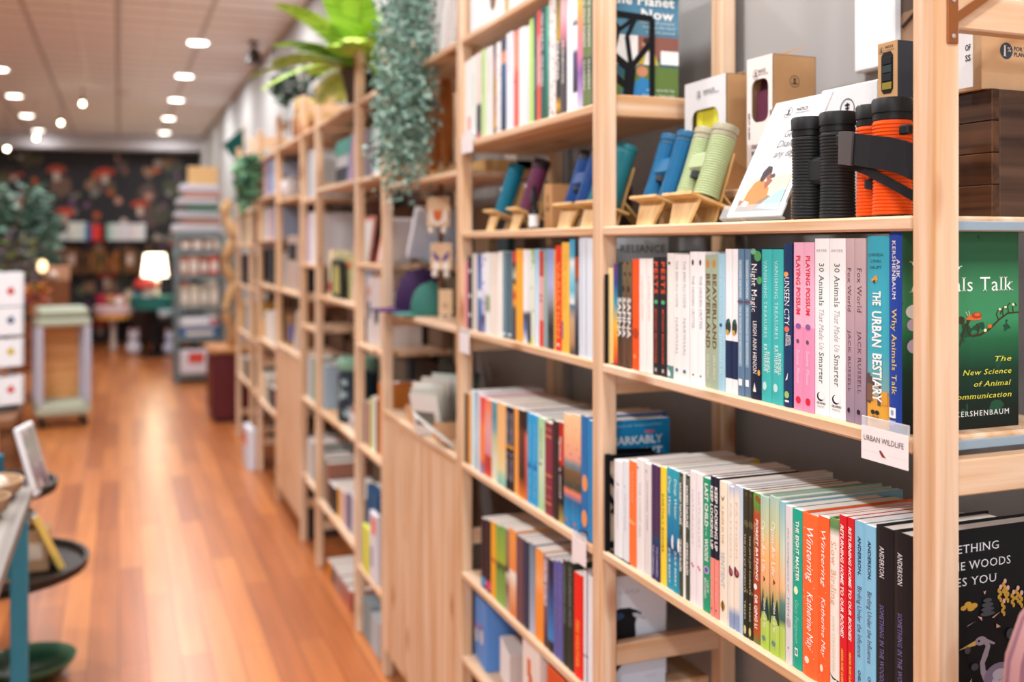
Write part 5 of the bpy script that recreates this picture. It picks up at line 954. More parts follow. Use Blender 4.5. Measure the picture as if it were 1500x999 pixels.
# ---- second bay: things behind the monoculars and on the lowest shelf
def carton(loc_, w, d, h, cf, label, rot=0, ct=None, cs=None, art=None, name='small_box', group=None):
    o = empty(name, loc_, label, 'box', group, (0, 0, rot))
    m = MB().bbox(0, d, 0, w, 0, h, .0012); pal = [mat(cf, .6)]
    if art:
        for it in art: pal.append(mat(it[0], .6)); it = it[1]; m.add([(-.0004, w*(1-a), h*b) for a, b in it], [tuple(range(len(it)))], len(pal)-1)
    m.build('carton_body', pal, o)
    if ct: MB().bbox(.0005, d-.0005, .0005, w-.0005, h, h+.0012, .0003).build('lid', mat(ct, .6), o)
    if cs: MB().bbox(.0005, d-.0005, -.001, 0, .0005, h-.0005, .0003).build('side_panel', mat(cs, .6), o)
    return o
sq = lambda a0, a1, b0, b1: [(a0, b0), (a1, b0), (a1, b1), (a0, b1)]
el = lambda ca, cb, ra, rb: [(ca+ra*cos(2*pi*i/12), cb+rb*sin(2*pi*i/12)) for i in range(12)]
carton((.93, yU(808, .93), Z1+.0005), .045, .05, .104, 'cf9c6a', 'slim kraft box between the maroon and blue optics', art=[('5a3a2c', sq(.45, .55, .6, .75)), ('5a3a2c', sq(.3, .7, .45, .49)), ('5a3a2c', sq(.3, .7, .40, .43))])
carton((1.02, 2.40, Z1+.0005), .09, .08, .10, '2c2422', 'black box behind the teal monocular', art=[('c98a90', sq(.5, .8, .5, .8))])
carton((1.03, 2.24, Z1+.0005), .06, .07, .105, 'c9a05c', 'mustard box behind the maroon monocular')
carton((1.03, 2.08, Z1+.0005), .10, .08, .10, '3c3228', 'dark brown box behind the blue binoculars')
zb = .4005
carton((.885, yU(712, .885), zb), .13, .16, .178, '5c8fd6', 'blue toy box printed with two potted red flowers', rot=radians(-6), ct='2f55a8', art=[('e4e0de', el(.18, .35, .12, .12)), ('d83a5a', el(.18, .47, .08, .05)), ('7aa87a', sq(.15, .22, .3, .44)), ('e4e0de', el(.62, .42, .12, .12)), ('b02c3c', el(.62, .54, .08, .05)), ('6a986a', sq(.59, .66, .37, .5))], name='toy_box')
carton((.875, yU(746, .875), zb), .12, .15, .12, 'e9eaec', 'white toy box in front of the blue one', rot=radians(-10), ct='bdb3ae', cs='c9bcb8', art=[('d8a06a', sq(0, .3, 0, .2)), ('7ab0d8', el(.4, .1, .2, .1))], name='toy_box')
carton((.872, yU(790, .872), zb), .10, .15, .204, 'ece2da', 'white box with an orange fox shape on the lowest shelf', art=[('e0703a', el(.5, .35, .2, .3)), ('e0703a', sq(.3, .5, .6, .8))], name='toy_box')
carton((.872, yU(826, .872), zb), .09, .15, .19, 'd8582c', 'orange box with an olive front on the lowest shelf', art=[('8a9a4a', sq(.1, 1, 0, .5))], name='toy_box')
carton((.90, yU(694, .90), .6275), .055, .09, .10, '4a4238', 'small dark trinket box at the far end of the lower books', art=[('d8d0c0', sq(.1, .9, .5, .8)), ('c9a08a', sq(.1, .9, .2, .45))])
# ---- nearest bay: planters far below, seen under the lower shelf
def bush(name, loc_, n, rx, rz, leaf, cols, label, cat='plant', pot=None, seed=1, group=None):
    rr = random.Random(seed); o = empty(name, loc_, label, cat, group); m = MB()
    for i in range(n):
        a = rr.uniform(0, 2*pi); q = rr.random()**.5; z = rr.uniform(-1, 1); s = sqrt(1-z*z)*q
        c = Vector((rx*s*cos(a), rx*s*sin(a), rz*(1+z*q))); d = Vector((cos(a)+rr.uniform(-.5, .5), sin(a)+rr.uniform(-.5, .5), rr.uniform(-.5, .7))).normalized(); u = d.cross(Vector((rr.uniform(-1, 1), rr.uniform(-1, 1), 1))).normalized()
        L_ = leaf*rr.uniform(.7, 1.3); nn = d.cross(u)*L_*.12
        m.add([c, c+d*L_*.5+u*L_*.28+nn, c+d*L_, c+d*L_*.5-u*L_*.28+nn], [(0, 1, 2, 3)], rr.randrange(len(cols)))
    m.build('foliage', [mat(c, .6) for c in cols], o)
    if pot: MB().lathe([(pot[0]*.75, -pot[1]), (pot[0], 0), (pot[0]*1.06, .002), (pot[0]*.95, 0), (pot[0]*.9, -.01)], 20).build('pot', mat(pot[2], .6), o, smooth=True)
    MB().tube([(0, 0, -.01), (0.01, 0, rz*.6), (0, .01, rz*1.4)], leaf*.12, 6).build('stem', mat('5a4a30', .8), o)
    return o
bush('small_bush', (1.04, 1.5, .455), 300, .10, .08, .035, ['2a3224', '3a4430', '1f261c', '6a4a3a'], 'dark leafy bundle low in the nearest bay', 'plant', (.07, .094, '4a342a'), 3)
carton((.99, 1.27, .3605), .12, .14, .17, '6a4a40', 'dark pinkish box low in the nearest bay', art=[('8a6258', el(.4, .6, .3, .2))])
# pink striped bag on the shelf of the section beside the camera
MB().bbox(FX+.001, BX, .30, .8845, .906, .924, .003).build('shelf_board', py_, CASES[0])
m = MB(); N_ = 24; prof = [(0, .80), (.03, .96), (.10, 1.0), (.16, .94), (.20, .80), (.225, .6), (.24, .3), (.245, .05)]
for z, k in prof:
    m.v += [((.13*k)*abs(cos(2*pi*i/N_))**.7*(1 if cos(2*pi*i/N_) > 0 else -1)+.12, .032*k*sin(2*pi*i/N_)*(1+.25*sin(i*2.6)), z) for i in range(N_)]
for r_ in range(len(prof)-1):
    for i in range(N_): m.f.append((r_*N_+i, r_*N_+(i+1) % N_, (r_+1)*N_+(i+1) % N_, (r_+1)*N_+i)); m.m.append(i % 2)
m.f += [tuple(range(N_-1, -1, -1)), tuple((len(prof)-1)*N_+k for k in range(N_))]; m.m += [0, 0]
o = m.build('fabric_bag', [mat('a07472', .9), mat('7d5560', .9)], None, (.848, .772, .9245), smooth=True); tag(o, 'soft pink striped fabric bag close to the camera beside the heron book', 'bag')

# ---------------------------------------------------------------- third bay
X3 = .93
def sign(u0, u1, v0, v1, y, face, label):
    x = xU((u0+u1)/2, y); s = (u1-u0)/FPX*dep(x, y); z1 = zV(v0, x, y); h = (v1-v0)/FPX*dep(x, y)
    o = empty('hanging_sign', (x, y, z1-h), label, 'sign', 'square kraft signs strung on a stick', (0, 0, radians(42)))
    m = MB().bbox(0, .006, -s/2, s/2, 0, h, .001); F = lambda a, b, l=1: (-.0004*l, s*(.5-a), h*b)
    def pp(mi, l, pts): m.add([F(a, b, l) for a, b in pts], [tuple(range(len(pts)))], mi)
    if face == 'fox': pp(1, 1, [(.1, .2), (.5, .05), (.9, .2), (.85, .6), (.5, .5), (.15, .6)]); pp(2, 2, [(.25, .6), (.38, .52), (.5, .56), (.62, .52), (.75, .6), (.66, .25), (.5, .15), (.34, .25)])
    elif face == 'moth': pp(3, 1, [(.1, .75), (.45, .45), (.4, .3), (.15, .45)]); pp(3, 1, [(.9, .75), (.55, .45), (.6, .3), (.85, .45)]); pp(1, 1, el(.28, .16, .16, .16)); pp(1, 1, el(.72, .16, .16, .16))
    else: pp(4, 1, sq(.3, .42, .25, .5)); pp(4, 1, sq(.55, .67, .25, .5))
    m.build('face_card', [mat('d9b894', .7), mat('efe6da', .6), mat('d8743a', .6), mat('5a4a8a', .6), mat('a08064', .7)], o)
    MB().tube([(.003, 0, h), (.003, .012, h+.012), (.003, 0, h+.02)], .002, 5).build('twine_loop', mat('4a3a2c', .8), o)
    for s_ in (-.28, .28): MB().ball((0, s*s_, -.012), .011, n=10, m=6).build('bead', mat('ece4da', .5), o, smooth=True)
YS = 3.0
sign(622, 661, 288, 332, YS, 'fox', 'kraft sign with an orange fox face, topmost on the stick')
sign(628, 664, 356, 396, YS, 'moth', 'kraft sign with a violet winged face in the middle of the stick')
sign(641, 664, 424, 462, YS, '', 'plain kraft sign lowest on the stick beside the felt caps')
xs = xU(646, YS+.02); o = MB().bbox(xs-.007, xs+.007, YS+.016, YS+.028, 1.2821, 1.70, .002).build('wooden_stick', wood('8a5c3c', '6a4028', 'z', .6, 1, False), None); tag(o, 'brown wooden stick carrying three square kraft signs', 'stick')
# felt caps
def cap(loc_, rot, col, col2, label, s=1):
    o = empty('baseball_cap', loc_, label, 'cap', 'felt caps on the cupboard shelf', rot)
    m = MB(); n = 22
    pr = [(.092, 0), (.095, .025), (.09, .06), (.075, .095), (.05, .118), (.02, .128), (.002, .129)]
    m.lathe([(r*s, z*s*1.12) for r, z in pr], n); m.build('crown', mat(col, .85), o, smooth=True)
    b = MB(); k = 10; V = []
    for j in range(3):
        for i in range(k+1):
            a = pi*.5+pi*(i/k); rr = .092+[0, .055, .085][j]*sin(pi*i/k)**.6; V.append((rr*cos(a)*s, rr*sin(a)*s*(1 if j == 0 else .95), (.008-.001*j)*s))
    V += [(x, y, z-.004) for x, y, z in V]; q = 3*(k+1); Fc = []
    for j in range(2):
        for i in range(k):
            a = j*(k+1)+i; Fc += [(a, a+1, a+k+2, a+k+1), (q+a+k+1, q+a+k+2, q+a+1, q+a)]
    for i in range(k): a = 2*(k+1)+i; Fc.append((a, a+1, q+a+1, q+a))
    b.add(V, Fc); b.build('bill', mat(col2, .85), o, smooth=True)
    MB().ball((0, 0, .1445*s), .006, n=8, m=5).build('top_button', mat(col2, .8), o)
    e = MB(); e.add([(-.094*s, .02, .03*s), (-.094*s, -.02, .035*s), (-.080*s, -.016, .085*s), (-.082*s, .016, .08*s)], [(0, 1, 2, 3)]); e.build('patch', mat('d8cbd0', .8), o)
    return o
cap((.955, 3.28, 1.2825), (0, 0, radians(-38)), '2a1038', '3c1450', 'deep purple cap with a pale patch, bill towards the far bays')
cap((.935, 3.105, 1.2825), (0, 0, radians(-30)), '34695e', '3c786c', 'sea green cap in front of the purple cap', .72)
# leaning tablet-like book and the recessed grey shelf
MB().bbox(.985, 1.13, 2.63, 3.43, 1.448, 1.458, .001).build('metal_shelf', bluegrey, CASES[2])
def leaning(loc_, w, t, h, col, label, tilt, edge='ece8e4', yaw=0, name='book', grp=None, d=.16):
    """book standing on its tail and tipped sideways along the shelf by tilt"""
    o = empty(name, loc_, label, 'book', grp, (tilt, 0, yaw))
    MB().bbox(0, d, 0, t, 0, h, .001).build('cover', mat(col, .5), o); MB().box(.004, d+.0006, t*.12, t*.88, .002, h+.0006).build('pages', mat(edge, .8), o); return o
leaning((.93, 3.375, 1.4585), .2, .03, .20, 'dfe2ea', 'pale board book leaning on the grey metal shelf', radians(36), yaw=radians(0), d=.17)
leaning((.95, 3.43-.02, 1.4585), .2, .018, .14, '8f7a8c', 'mauve thin book leaning behind the pale board book', radians(40), d=.15)
# two carved orange leaves in a tray
tr = empty('wooden_tray', (.955, 2.66, 1.7125), 'honey wood tray under the two carved orange leaves', 'tray')
MB().bbox(0, .16, 0, .52, 0, .008, .001).build('tray_base', bamboo, tr)
for a in ((0, .006, 0, .52), (.154, .16, 0, .52), (.0065, .1535, 0, .006), (.0065, .1535, .514, .52)): MB().bbox(*a, .0085, .035, .001).build('tray_side', bamboo, tr)
def leaf(u, v0, v1, w, x, label, tz):
    y = yU(u, x); zt = zV(v0, x, y); zb = 1.7215; o = empty('carved_leaf', (x, y, zb), label, 'ornament', 'carved orange leaves', (radians(tz), 0, 0)); h = zt-zb
    pr = [(.004, 0), (.010, h*.1), (w*.7, h*.25), (w, h*.5), (w*.9, h*.75), (w*.6, h*.92), (.002, h)]
    m = MB(); n = 16; V = []
    for r, z in pr: V += [(r*cos(2*pi*i/n), r*.3*sin(2*pi*i/n), z) for i in range(n)]
    m.add(V, [(j*n+i, j*n+(i+1) % n, (j+1)*n+(i+1) % n, (j+1)*n+i) for j in range(len(pr)-1) for i in range(n)]+[tuple(range(n-1, -1, -1))]); m.build('blade', wood('d0803a', 'b86428', 'z', .5, .7, False), o, smooth=True)
    MB().bar((0, -.3*w, h*.2), (0, -.3*w, h*.88), .003, .003).build('midrib', mat('a8581f', .6), o)
leaf(654, 97, 240, .026, 1.0, 'tall carved orange leaf nearest the post', 0)
leaf(634, 158, 245, .034, .985, 'shorter carved orange leaf beside the hanging plant', 3)
carton((1.05, 2.66, 1.722), .09, .05, .14, 'd9d4ce', 'pale upright box behind the carved leaves'); 
# white books tipped over on the top shelf
for i, (y, t, h, c, ds) in enumerate([(3.02, .030, .27, 'f0eeec', 'white book leaning against the trailing plant on top'), (2.955, .028, .28, 'e9e6e2', 'off white book, second leaning one from the trailing plant'), (2.89, .035, .29, 'f2f0ee', 'white book, third leaning one from the trailing plant'), (2.83, .022, .28, 'e6dcd8', 'pinkish white book leaning near the post on top'), (2.785, .028, .29, 'efeeec', 'white book leaning closest to the post on top')]):
    leaning((.885+.004*i, y, 2.067), .2, t, h, c, ds, radians(22), grp='white books leaning on the top shelf')
# tray of greeting cards on the cupboard
ZT = .9325
cb = empty('card_box', (.875, 2.84, ZT), 'kraft tray full of upright greeting cards on the cupboard', 'box')
for a in ((0, .22, 0, .003, 0, .05), (0, .22, .357, .36, 0, .05), (0, .003, .0035, .3565, 0, .05), (.217, .22, .0035, .3565, 0, .05), (.0035, .2165, .0035, .3565, 0, .003)): MB().box(*a).build('tray_side', mat('c99c74', .8), cb)
cc = ['d8d6d0', 'c8c6b8', 'dcdad2', 'b8c0b4', 'd0c4b0', 'd8d4cc', 'a8b0a0', 'd4ccc0', 'c0c8c0', 'dad6d0']
for i in range(10):
    o = empty('greeting_card', (.90+.012*i, 2.87+.026*i, ZT+.004), 'greeting card, %s from the front in the kraft tray' % ORD[i], 'card', 'greeting cards in the kraft tray', (0, radians(-16+3.4*i), radians(38+5*(i % 4))))
    m = MB().box(0, .0025, 0, .10, 0, .13+.012*(i % 3)); m.add([(-.0004, .02, .03), (-.0004, .09, .03), (-.0004, .09, .075), (-.0004, .02, .075)], [(0, 1, 2, 3)], 1); m.build('card_sheet', [mat(cc[i], .7), mat(['6a6a62', 'a8a49a', '54584e', 'b8aa8a', '7a8a74'][i % 5], .7)], o)
for i, (x, y, z, c, ds, ry) in enumerate([(.88, 2.70, ZT+.0005, 'eceae6', 'white card lying tipped at the near end of the cupboard top', -50), (1.04, 2.72, ZT+.001, 'd9c8a8', 'tan card stood behind the near end of the cupboard top', 10)]):
    o = MB().bbox(0, .003, 0, .10, 0, .14, .0005).build('greeting_card', mat(c, .7), None, (x, y, z+(.002 if i else 0)), (0, radians(ry), radians(-10))); tag(o, ds, 'card')
o = empty('chalk_sign', (1.03, 3.0, ZT+.0025), 'dark green lettered sign behind the greeting cards', 'sign', None, (0, radians(8), 0))
m = MB().bbox(0, .01, 0, .40, 0, .17, .002)
for b in (.6, .42): m.add([(-.0005, .36, .17*b), (-.0005, .05, .17*b), (-.0005, .05, .17*b+.012), (-.0005, .36, .17*b+.012)], [(0, 1, 2, 3)], 1)
m.build('board', [mat('2c3a34', .6), mat('8a968c', .6)], o)
carton((1.03, 2.70, ZT+.0005), .10, .09, .13, 'b9c4ae', 'pale green small box behind the greeting cards at the near end')
carton((1.0, 2.75, 1.2825), .07, .06, .085, 'c9a888', 'kraft cube below the lowest sign')
carton((1.02, 3.22, 1.2825), .12, .08, .13, '9c8a74', 'brown box behind the purple cap')
carton((1.07, 2.95, 1.4585), .12, .05, .17, '8a6a4a', 'brown box on the grey metal shelf'); carton((1.07, 2.78, 1.4585), .09, .05, .15, '2f3a3c', 'dark teal box on the grey metal shelf'); carton((1.07, 2.655, 1.4585), .07, .05, .2, '4a3428', 'dark brown box on the grey metal shelf')

# ---------------------------------------------------------------- farther bays
def inbay(y0, y1):
    k = max(i for i in range(11) if POST[i] <= max(POST[0], (y0+y1)/2)); k = min(k, 9)
    return max(y0, POST[k]+PW+.002), min(y1, POST[k+1]-.002)
def far_row(z, phrase, rows, x=.885, dp=.19, grp=None):
    n = 0
    for a, b, v, c, d in rows:
        y1 = yU(a, x); y0 = yU(b, x); ya, yb = inbay(y0, y1)
        if yb-ya < .012: continue
        k = min(9, max(i for i in range(11) if POST[i] <= ya)); top = min([q for q in SHELVES[k] if q > z+.05] or [3])-.024
        make_book(x+R.uniform(0, .004), ya, yb-ya-.0008, z+.0003, dp, min(zV(v, x, yb)-z, top-z), lbl(d, n, phrase.replace('the ', '', 1)), grp or 'books on '+phrase, c); n += 1
def fbox(u0, u1, v, z, col, label, x=.90, d=.16, **k):
    y1 = yU(u0, x); y0 = yU(u1, x); y0, y1 = inbay(y0, y1); kb = min(9, max(i for i in range(11) if POST[i] <= y0)); top = min([q for q in SHELVES[kb] if q > z+.05] or [3])-.024
    return carton((x, y0, z+.0006), y1-y0, d, min(zV(v, x, (y0+y1)/2)-z, top-z), col, label, **k)
N4 = 'the narrow bay past the plank door'
far_row(1.76, N4+', upper shelf', [(532, 537, 190, '8a8290', 'grey violet book'), (537.3, 543, 192, '6f6878', 'dim violet book'), (543.3, 549, 188, 'b9bcc4', 'silver grey book'), (549.3, 557, 192, 'd3dede', 'pale teal book')])
far_row(.737, 'the row above the blue picture book', [(531, 533.5, 590, '3f5a48', 'dark green thin book'), (534, 539, 586, 'c99a98', 'dusty rose book'), (539.3, 541.5, 590, '8a5a44', 'brown thin book'), (542, 544.5, 582, 'c8d86a', 'yellow green thin book'), (545, 549.5, 580, 'eceae6', 'white book'), (550, 552, 586, '3c3f3c', 'black thin book'), (552.3, 557, 560, 'd8843c', 'burnt orange tall book')])
fbox(533, 545, 405, 1.127, 'd8d4d6', 'white patterned box in the narrow bay past the door', art=[('5a6a80', el(.5, .5, .3, .15)), ('c99a98', sq(.2, .8, .7, .85))]); fbox(546, 557, 398, 1.127, 'd9cdc8', 'pinkish patterned box in the narrow bay past the door', art=[('3f4a5a', el(.5, .4, .3, .12))])
leaning((.89, 3.87-.24, 1.4355), .2, .02, .19, 'e8e8ee', 'white book with a red band leaning in the narrow bay', radians(34), d=.12); leaning((.89, 3.87-.20, 1.4355), .2, .016, .12, 'd8502c', 'red thin book leaning under the white one', radians(42), d=.12)
leaning((.89, 3.87-.22, .7375+.0), .2, .02, .0001+.17, 'e9e4e0', 'white leaning book low', radians(0)) if 0 else None
fbox(536, 553, 716, .27, '1c5a8c', 'bright blue picture book at the front of the narrow bay', d=.03, name='picture_book', art=[('5aa0c8', el(.7, .6, .15, .1))])
fbox(531, 541, 772, .27, 'd8dc58', 'yellow green patterned bag in the narrow bay', x=.868, d=.018, name='gift_bag'); fbox(541.5, 551, 752, .27, 'dfe0ea', 'white and red patterned bag in the narrow bay', x=.868, d=.018, name='gift_bag', art=[('e8604a', sq(.3, .9, .7, .95)), ('8a90c0', sq(.1, .5, .2, .5))])
fbox(531, 543, 880, .0, '8a9a9e', 'grey storage box on the floor past the plank door', x=.88); fbox(543.5, 555, 905, .0, 'b8c4cc', 'pale blue storage box on the floor past the plank door', x=.88)
N5 = 'the bay of the framed picture'
fbox(470, 521, 203, 1.765, '4a9c90', 'long teal box high in the bay beyond the narrow one', x=1.0, d=.15) if 0 else None
y0, y1 = POST[4]+PW, POST[5]
carton((.93, y0+.30, 1.766), .40, .16, .085, '3c4048', 'dark lower box in a stack under the fern shelf'); carton((.93, y0+.28, 1.8525), .42, .16, .05, 'c3c7cc', 'silver flat box in a stack under the fern shelf'); carton((.93, y0+.26, 1.904), .45, .16, .07, '5aa79c', 'teal flat box topping the stack under the fern shelf')
for i, (c, ds) in enumerate([('6a8ab8', 'blue leaning book beside the stacked boxes'), ('b0a8c4', 'lilac leaning book beside the stacked boxes'), ('d8909a', 'pink leaning book beside the stacked boxes'), ('8a90c8', 'periwinkle leaning book beside the stacked boxes')]):
    leaning((.885, y0+.235-.034*i, 1.766), .2, .028, .20, c, ds, radians(-28) if 0 else radians(24), d=.14)
o = empty('framed_print', (.97, y0+.32, 1.2735), 'white print in a thin frame on the middle shelf beyond the narrow bay', 'picture', None, (0, radians(8), 0))
MB().bbox(0, .012, 0, .34, 0, .36, .003).build('frame', mat('d89080', .6), o); m = MB().box(-.001, .001, .02, .32, .02, .34); m.add([(-.002, .1+.05*cos(k), .12+.06*sin(k)) for k in [i*2*pi/10 for i in range(10)]], [tuple(range(10))], 1); m.build('print', [mat('e9e6e0', .6), mat('6a8a6a', .6)], o)
carton((.925, y0+.30, 1.271), .42, .02, .19, 'c3bd8a', 'olive painted board in front of the framed print', name='painted_board', art=[('d88a5a', sq(.1, .9, .7, .85))])
o = empty('arch_frame', (.895, y0+.40, 1.271), 'black arched frame with a yellow green centre on the middle shelf', 'frame')
m = MB().bbox(0, .015, 0, .24, 0, .17, .01); m.add([(-.0006, .12+.06*(c_), .02+.10*b_) for c_, b_ in [(-1, 0), (1, 0), (1, .8), (.7, 1.15), (0, 1.3), (-.7, 1.15), (-1, .8)]], [tuple(range(7))], 1); m.build('frame', [mat('1d2424', .5), mat('b8b268', .6)], o)
carton((.90, y0+.06, 1.271), .16, .12, .07, 'd9bfb0', 'pinkish low box by the near end of the middle shelf'); carton((.92, y0+.16, 1.271), .12, .1, .13, 'b0b4c8', 'grey blue box by the near end of the middle shelf'); MB()
carton((.90, y0+.62, 1.271), .10, .08, .21, 'e6d8b0', 'cream upright box near the red tag on the middle shelf', art=[('c83a3a', sq(.0, .5, .1, .3))])
o = empty('storage_tin', (.97, y0+.42, .744), 'dark floral storage tin with a green lid', 'tin')
MB().lathe([(.085, 0), (.088, .003), (.088, .22), (.085, .223)], 24).build('tin_body', bands([(0, '25323a'), (1, '2a3a44')], blot=('9ab0b8', 22, .6)), o, (0, 0, .0005), smooth=True); MB().lathe([(.09, .224), (.091, .226), (.091, .262), (.08, .275), (.03, .28)], 24).build('lid', mat('7aa08a', .5), o, smooth=True)
for i, (c, h) in enumerate([('b8b4b4', .035), ('d8d0cc', .03), ('8a6a60', .028)]): carton((.90, y0+.05, .744+.0005+sum([.035, .03, .028][:i])+i*.001), .24-.02*i, .17, h, c, ['grey book lying lowest in the flat pile', 'pale book lying mid pile under the tin shelf', 'brown book lying on top of the flat pile'][i], name='lying_book')
far_row(.744, N5+', near its far post', [(467, 471, 530, 'dcdfe2', 'white book'), (471.3, 474.5, 534, '9ab0c0', 'grey blue book')])
far_row(.32, N5+', lowest shelf', [(467, 471.5, 664, 'e2e2e0', 'white book'), (472, 476, 668, '8a8a80', 'grey book'), (476.3, 480, 676, '9a6a58', 'red brown book'), (480.5, 491, 704, '1c2026', 'black book with pale blots'), (493, 498, 712, 'e0a84a', 'golden book'), (498.5, 503, 716, 'd9c4c0', 'blush book'), (503.3, 507.5, 720, 'b09aa8', 'mauve book'), (508, 514, 720, '2f4a80', 'deep blue book'), (514.3, 521, 726, 'd0d4dc', 'pale grey book')])
far_row(.0, 'the floor under '+N5, [(478, 483, 818, 'e0902c', 'orange book'), (483.5, 490, 826, '6a5a50', 'brown book'), (490.5, 497, 834, 'a88a80', 'taupe book'), (497.5, 505, 845, 'b07a70', 'dusty red book'), (505.5, 512, 858, 'c0705c', 'coral book')])
N6 = 'the narrow bay under the fern'
far_row(1.73, N6+', upper shelf', [(443, 449, 222, 'd9d3c4', 'cream book'), (449.5, 455, 222, 'a9adb6', 'grey book'), (455.3, 461, 220, 'c4c8cc', 'silver book')])
fbox(443, 461, 204, 1.90, '4fa898', 'teal flat box') if 0 else None
far_row(1.41, N6+', middle shelf', [(443, 449, 312, 'e3e3ea', 'white book'), (449.4, 454, 314, 'c9b8cc', 'pale lilac book'), (454.3, 461, 312, 'e9e9ee', 'broad white book')])
leaning((.89, POST[5]+.16, 1.1055), .2, .015, .22, 'bcd8d0', 'pale green card leaning in the narrow bay under the fern', radians(20), d=.02)
fbox(443, 456, 428, 1.105, '9a6a48', 'brown box in the narrow bay under the fern', x=1.0, d=.1)
far_row(.74, N6+', row at knee height', [(441, 445, 516, 'c6ccd8', 'grey blue book'), (445.4, 450, 518, 'e9e6da', 'ivory book'), (450.3, 455, 520, 'ccd0d8', 'pale grey book'), (455.3, 460, 522, '8fb0a0', 'soft green book')])
far_row(.35, N6+', lowest shelf', [(441, 446, 634, 'e4e6e6', 'white book'), (446.3, 450, 640, '9a8a80', 'taupe book'), (450.3, 455, 642, 'dfe3e6', 'pale book'), (455.3, 460, 646, 'a9b4b4', 'grey green book')])
fbox(442, 459, 725, .0, '4a3c38', 'dark crate on the floor in the narrow bay under the fern')
N7 = 'the bay above the farther plank door'
far_row(2.067, N7+', top shelf', [(424, 428, 150, 'c6ccd4', 'pale blue book'), (428.3, 434, 148, 'd0b478', 'yellow book'), (434.3, 437, 150, 'b8925a', 'amber book')])
o = empty('glass_float', (.95, yU(428, .95), 1.761+.075), 'pale glass ball above the farther plank door', 'ornament'); MB().ball((0, 0, 0), .075).build('ball', mat('cfc8c8', .2), o, smooth=True); MB().lathe([(.03, -.075), (.035, -.070), (.03, -.066)], 12).build('ring_base', mat('7a6a60', .5), o)
fbox(406, 418, 258, 1.76, '8a6a5c', 'brown box beside the glass ball')
fbox(408, 420, 370, 1.25, 'cfc2bc', 'pale pink box above the farther door'); fbox(421, 436, 345, 1.25, 'b8a49a', 'taupe box above the farther door', art=[('1c2028', sq(.1, .9, .55, .85))]); carton((.90, POST[6]+.06, 1.251), .12, .08, .30, '2a2f38', 'black tall box above the farther door')
fbox(406, 416, 455, .932, '7a5a3c', 'brown crate on the farther cupboard'); fbox(418, 430, 462, .932, '8a6a44', 'ochre box on the farther cupboard', art=[('4a5aa0', sq(.4, 1, .2, .7))]); leaning((.89, POST[6]+.42, .9325), .2, .02, .24, 'e6e2de', 'white board leaning on the farther cupboard', radians(30), d=.05); 
N8 = 'the bay under the small trailing plant'
far_row(1.81, N8+', upper shelf', [(380, 385, 212, '8a6a54', 'brown book'), (385.3, 390, 210, 'c9a8a8', 'rose book'), (392, 398, 236, '7f90c0', 'blue book'), (398.3, 401, 236, 'c0c8dc', 'pale blue book')])
far_row(1.54, N8+', eye level shelf', [(379, 383, 306, '9a9aa4', 'grey book'), (383.2, 386, 308, 'd0c8a0', 'straw book'), (386.2, 390, 306, 'c0b8b8', 'pale taupe book'), (390.2, 394, 306, 'd8d4d4', 'white book'), (394.2, 398, 306, 'c9a0a8', 'pink book'), (398.2, 401, 304, 'a0a8c0', 'blue grey book')])
fbox(380, 391, 364, 1.25, '22262c', 'black box at chest height in the far bays'); fbox(392, 400, 366, 1.25, '343a40', 'charcoal box at chest height in the far bays')
far_row(.89, N8+', waist shelf', [(379, 383, 462, 'c8b070', 'mustard book'), (383.2, 387, 468, 'd8a84a', 'ochre book'), (387.3, 391, 455, 'f0eee8', 'white book'), (391.2, 395, 456, 'ece8e0', 'cream book'), (395.2, 400, 457, 'e6e8e4', 'pale book')])
far_row(.49, N8+', knee shelf', [(379, 383, 545, 'd8dcdc', 'white book'), (383.2, 387, 546, 'e0d8b8', 'cream book'), (387.2, 391, 550, 'c9c4b8', 'stone book'), (391.3, 395, 564, '6a6458', 'olive grey book'), (395.3, 400, 566, '2c2c48', 'dark navy book')])
N9 = 'the two farthest bays'
for z, ph_, rows in [(1.75, ', upper shelf', [(352, 356, 262, 'c09a80', 'tan book'), (356.3, 361, 264, '9a8ab0', 'violet book'), (361.3, 366, 262, 'd0d0d8', 'pale book'), (366.3, 371, 264, '8a9ab8', 'blue book')]), (1.5, ', eye level shelf', [(352, 357, 306, 'a8a0a0', 'grey book'), (357.3, 362, 306, 'd8c080', 'straw book'), (362.3, 368, 304, 'e0dcdc', 'white book'), (368.3, 372, 306, 'b08a90', 'rose book')]),
                     (1.2, ', chest shelf', [(352, 360, 372, '2a2c38', 'black album'), (360.3, 368, 376, '3a3440', 'dark plum album')]), (.85, ', waist shelf', [(352, 357, 440, 'd8b050', 'mustard book'), (357.3, 363, 444, 'a0b0c8', 'blue book'), (363.3, 370, 440, 'e0c060', 'yellow book')]), (.5, ', knee shelf', [(352, 358, 520, 'c8c0b0', 'stone book'), (358.3, 364, 524, '4a4850', 'dark book'), (364.3, 371, 520, '8a9080', 'sage book')])]: far_row(z, N9+ph_, rows)
fbox(356, 366, 625, .0, 'd8dce8', 'white bag with an orange badge on the floor at the far bays', art=[('e8604a', el(.4, .7, .3, .2))], name='gift_bag', x=.80, d=.05)

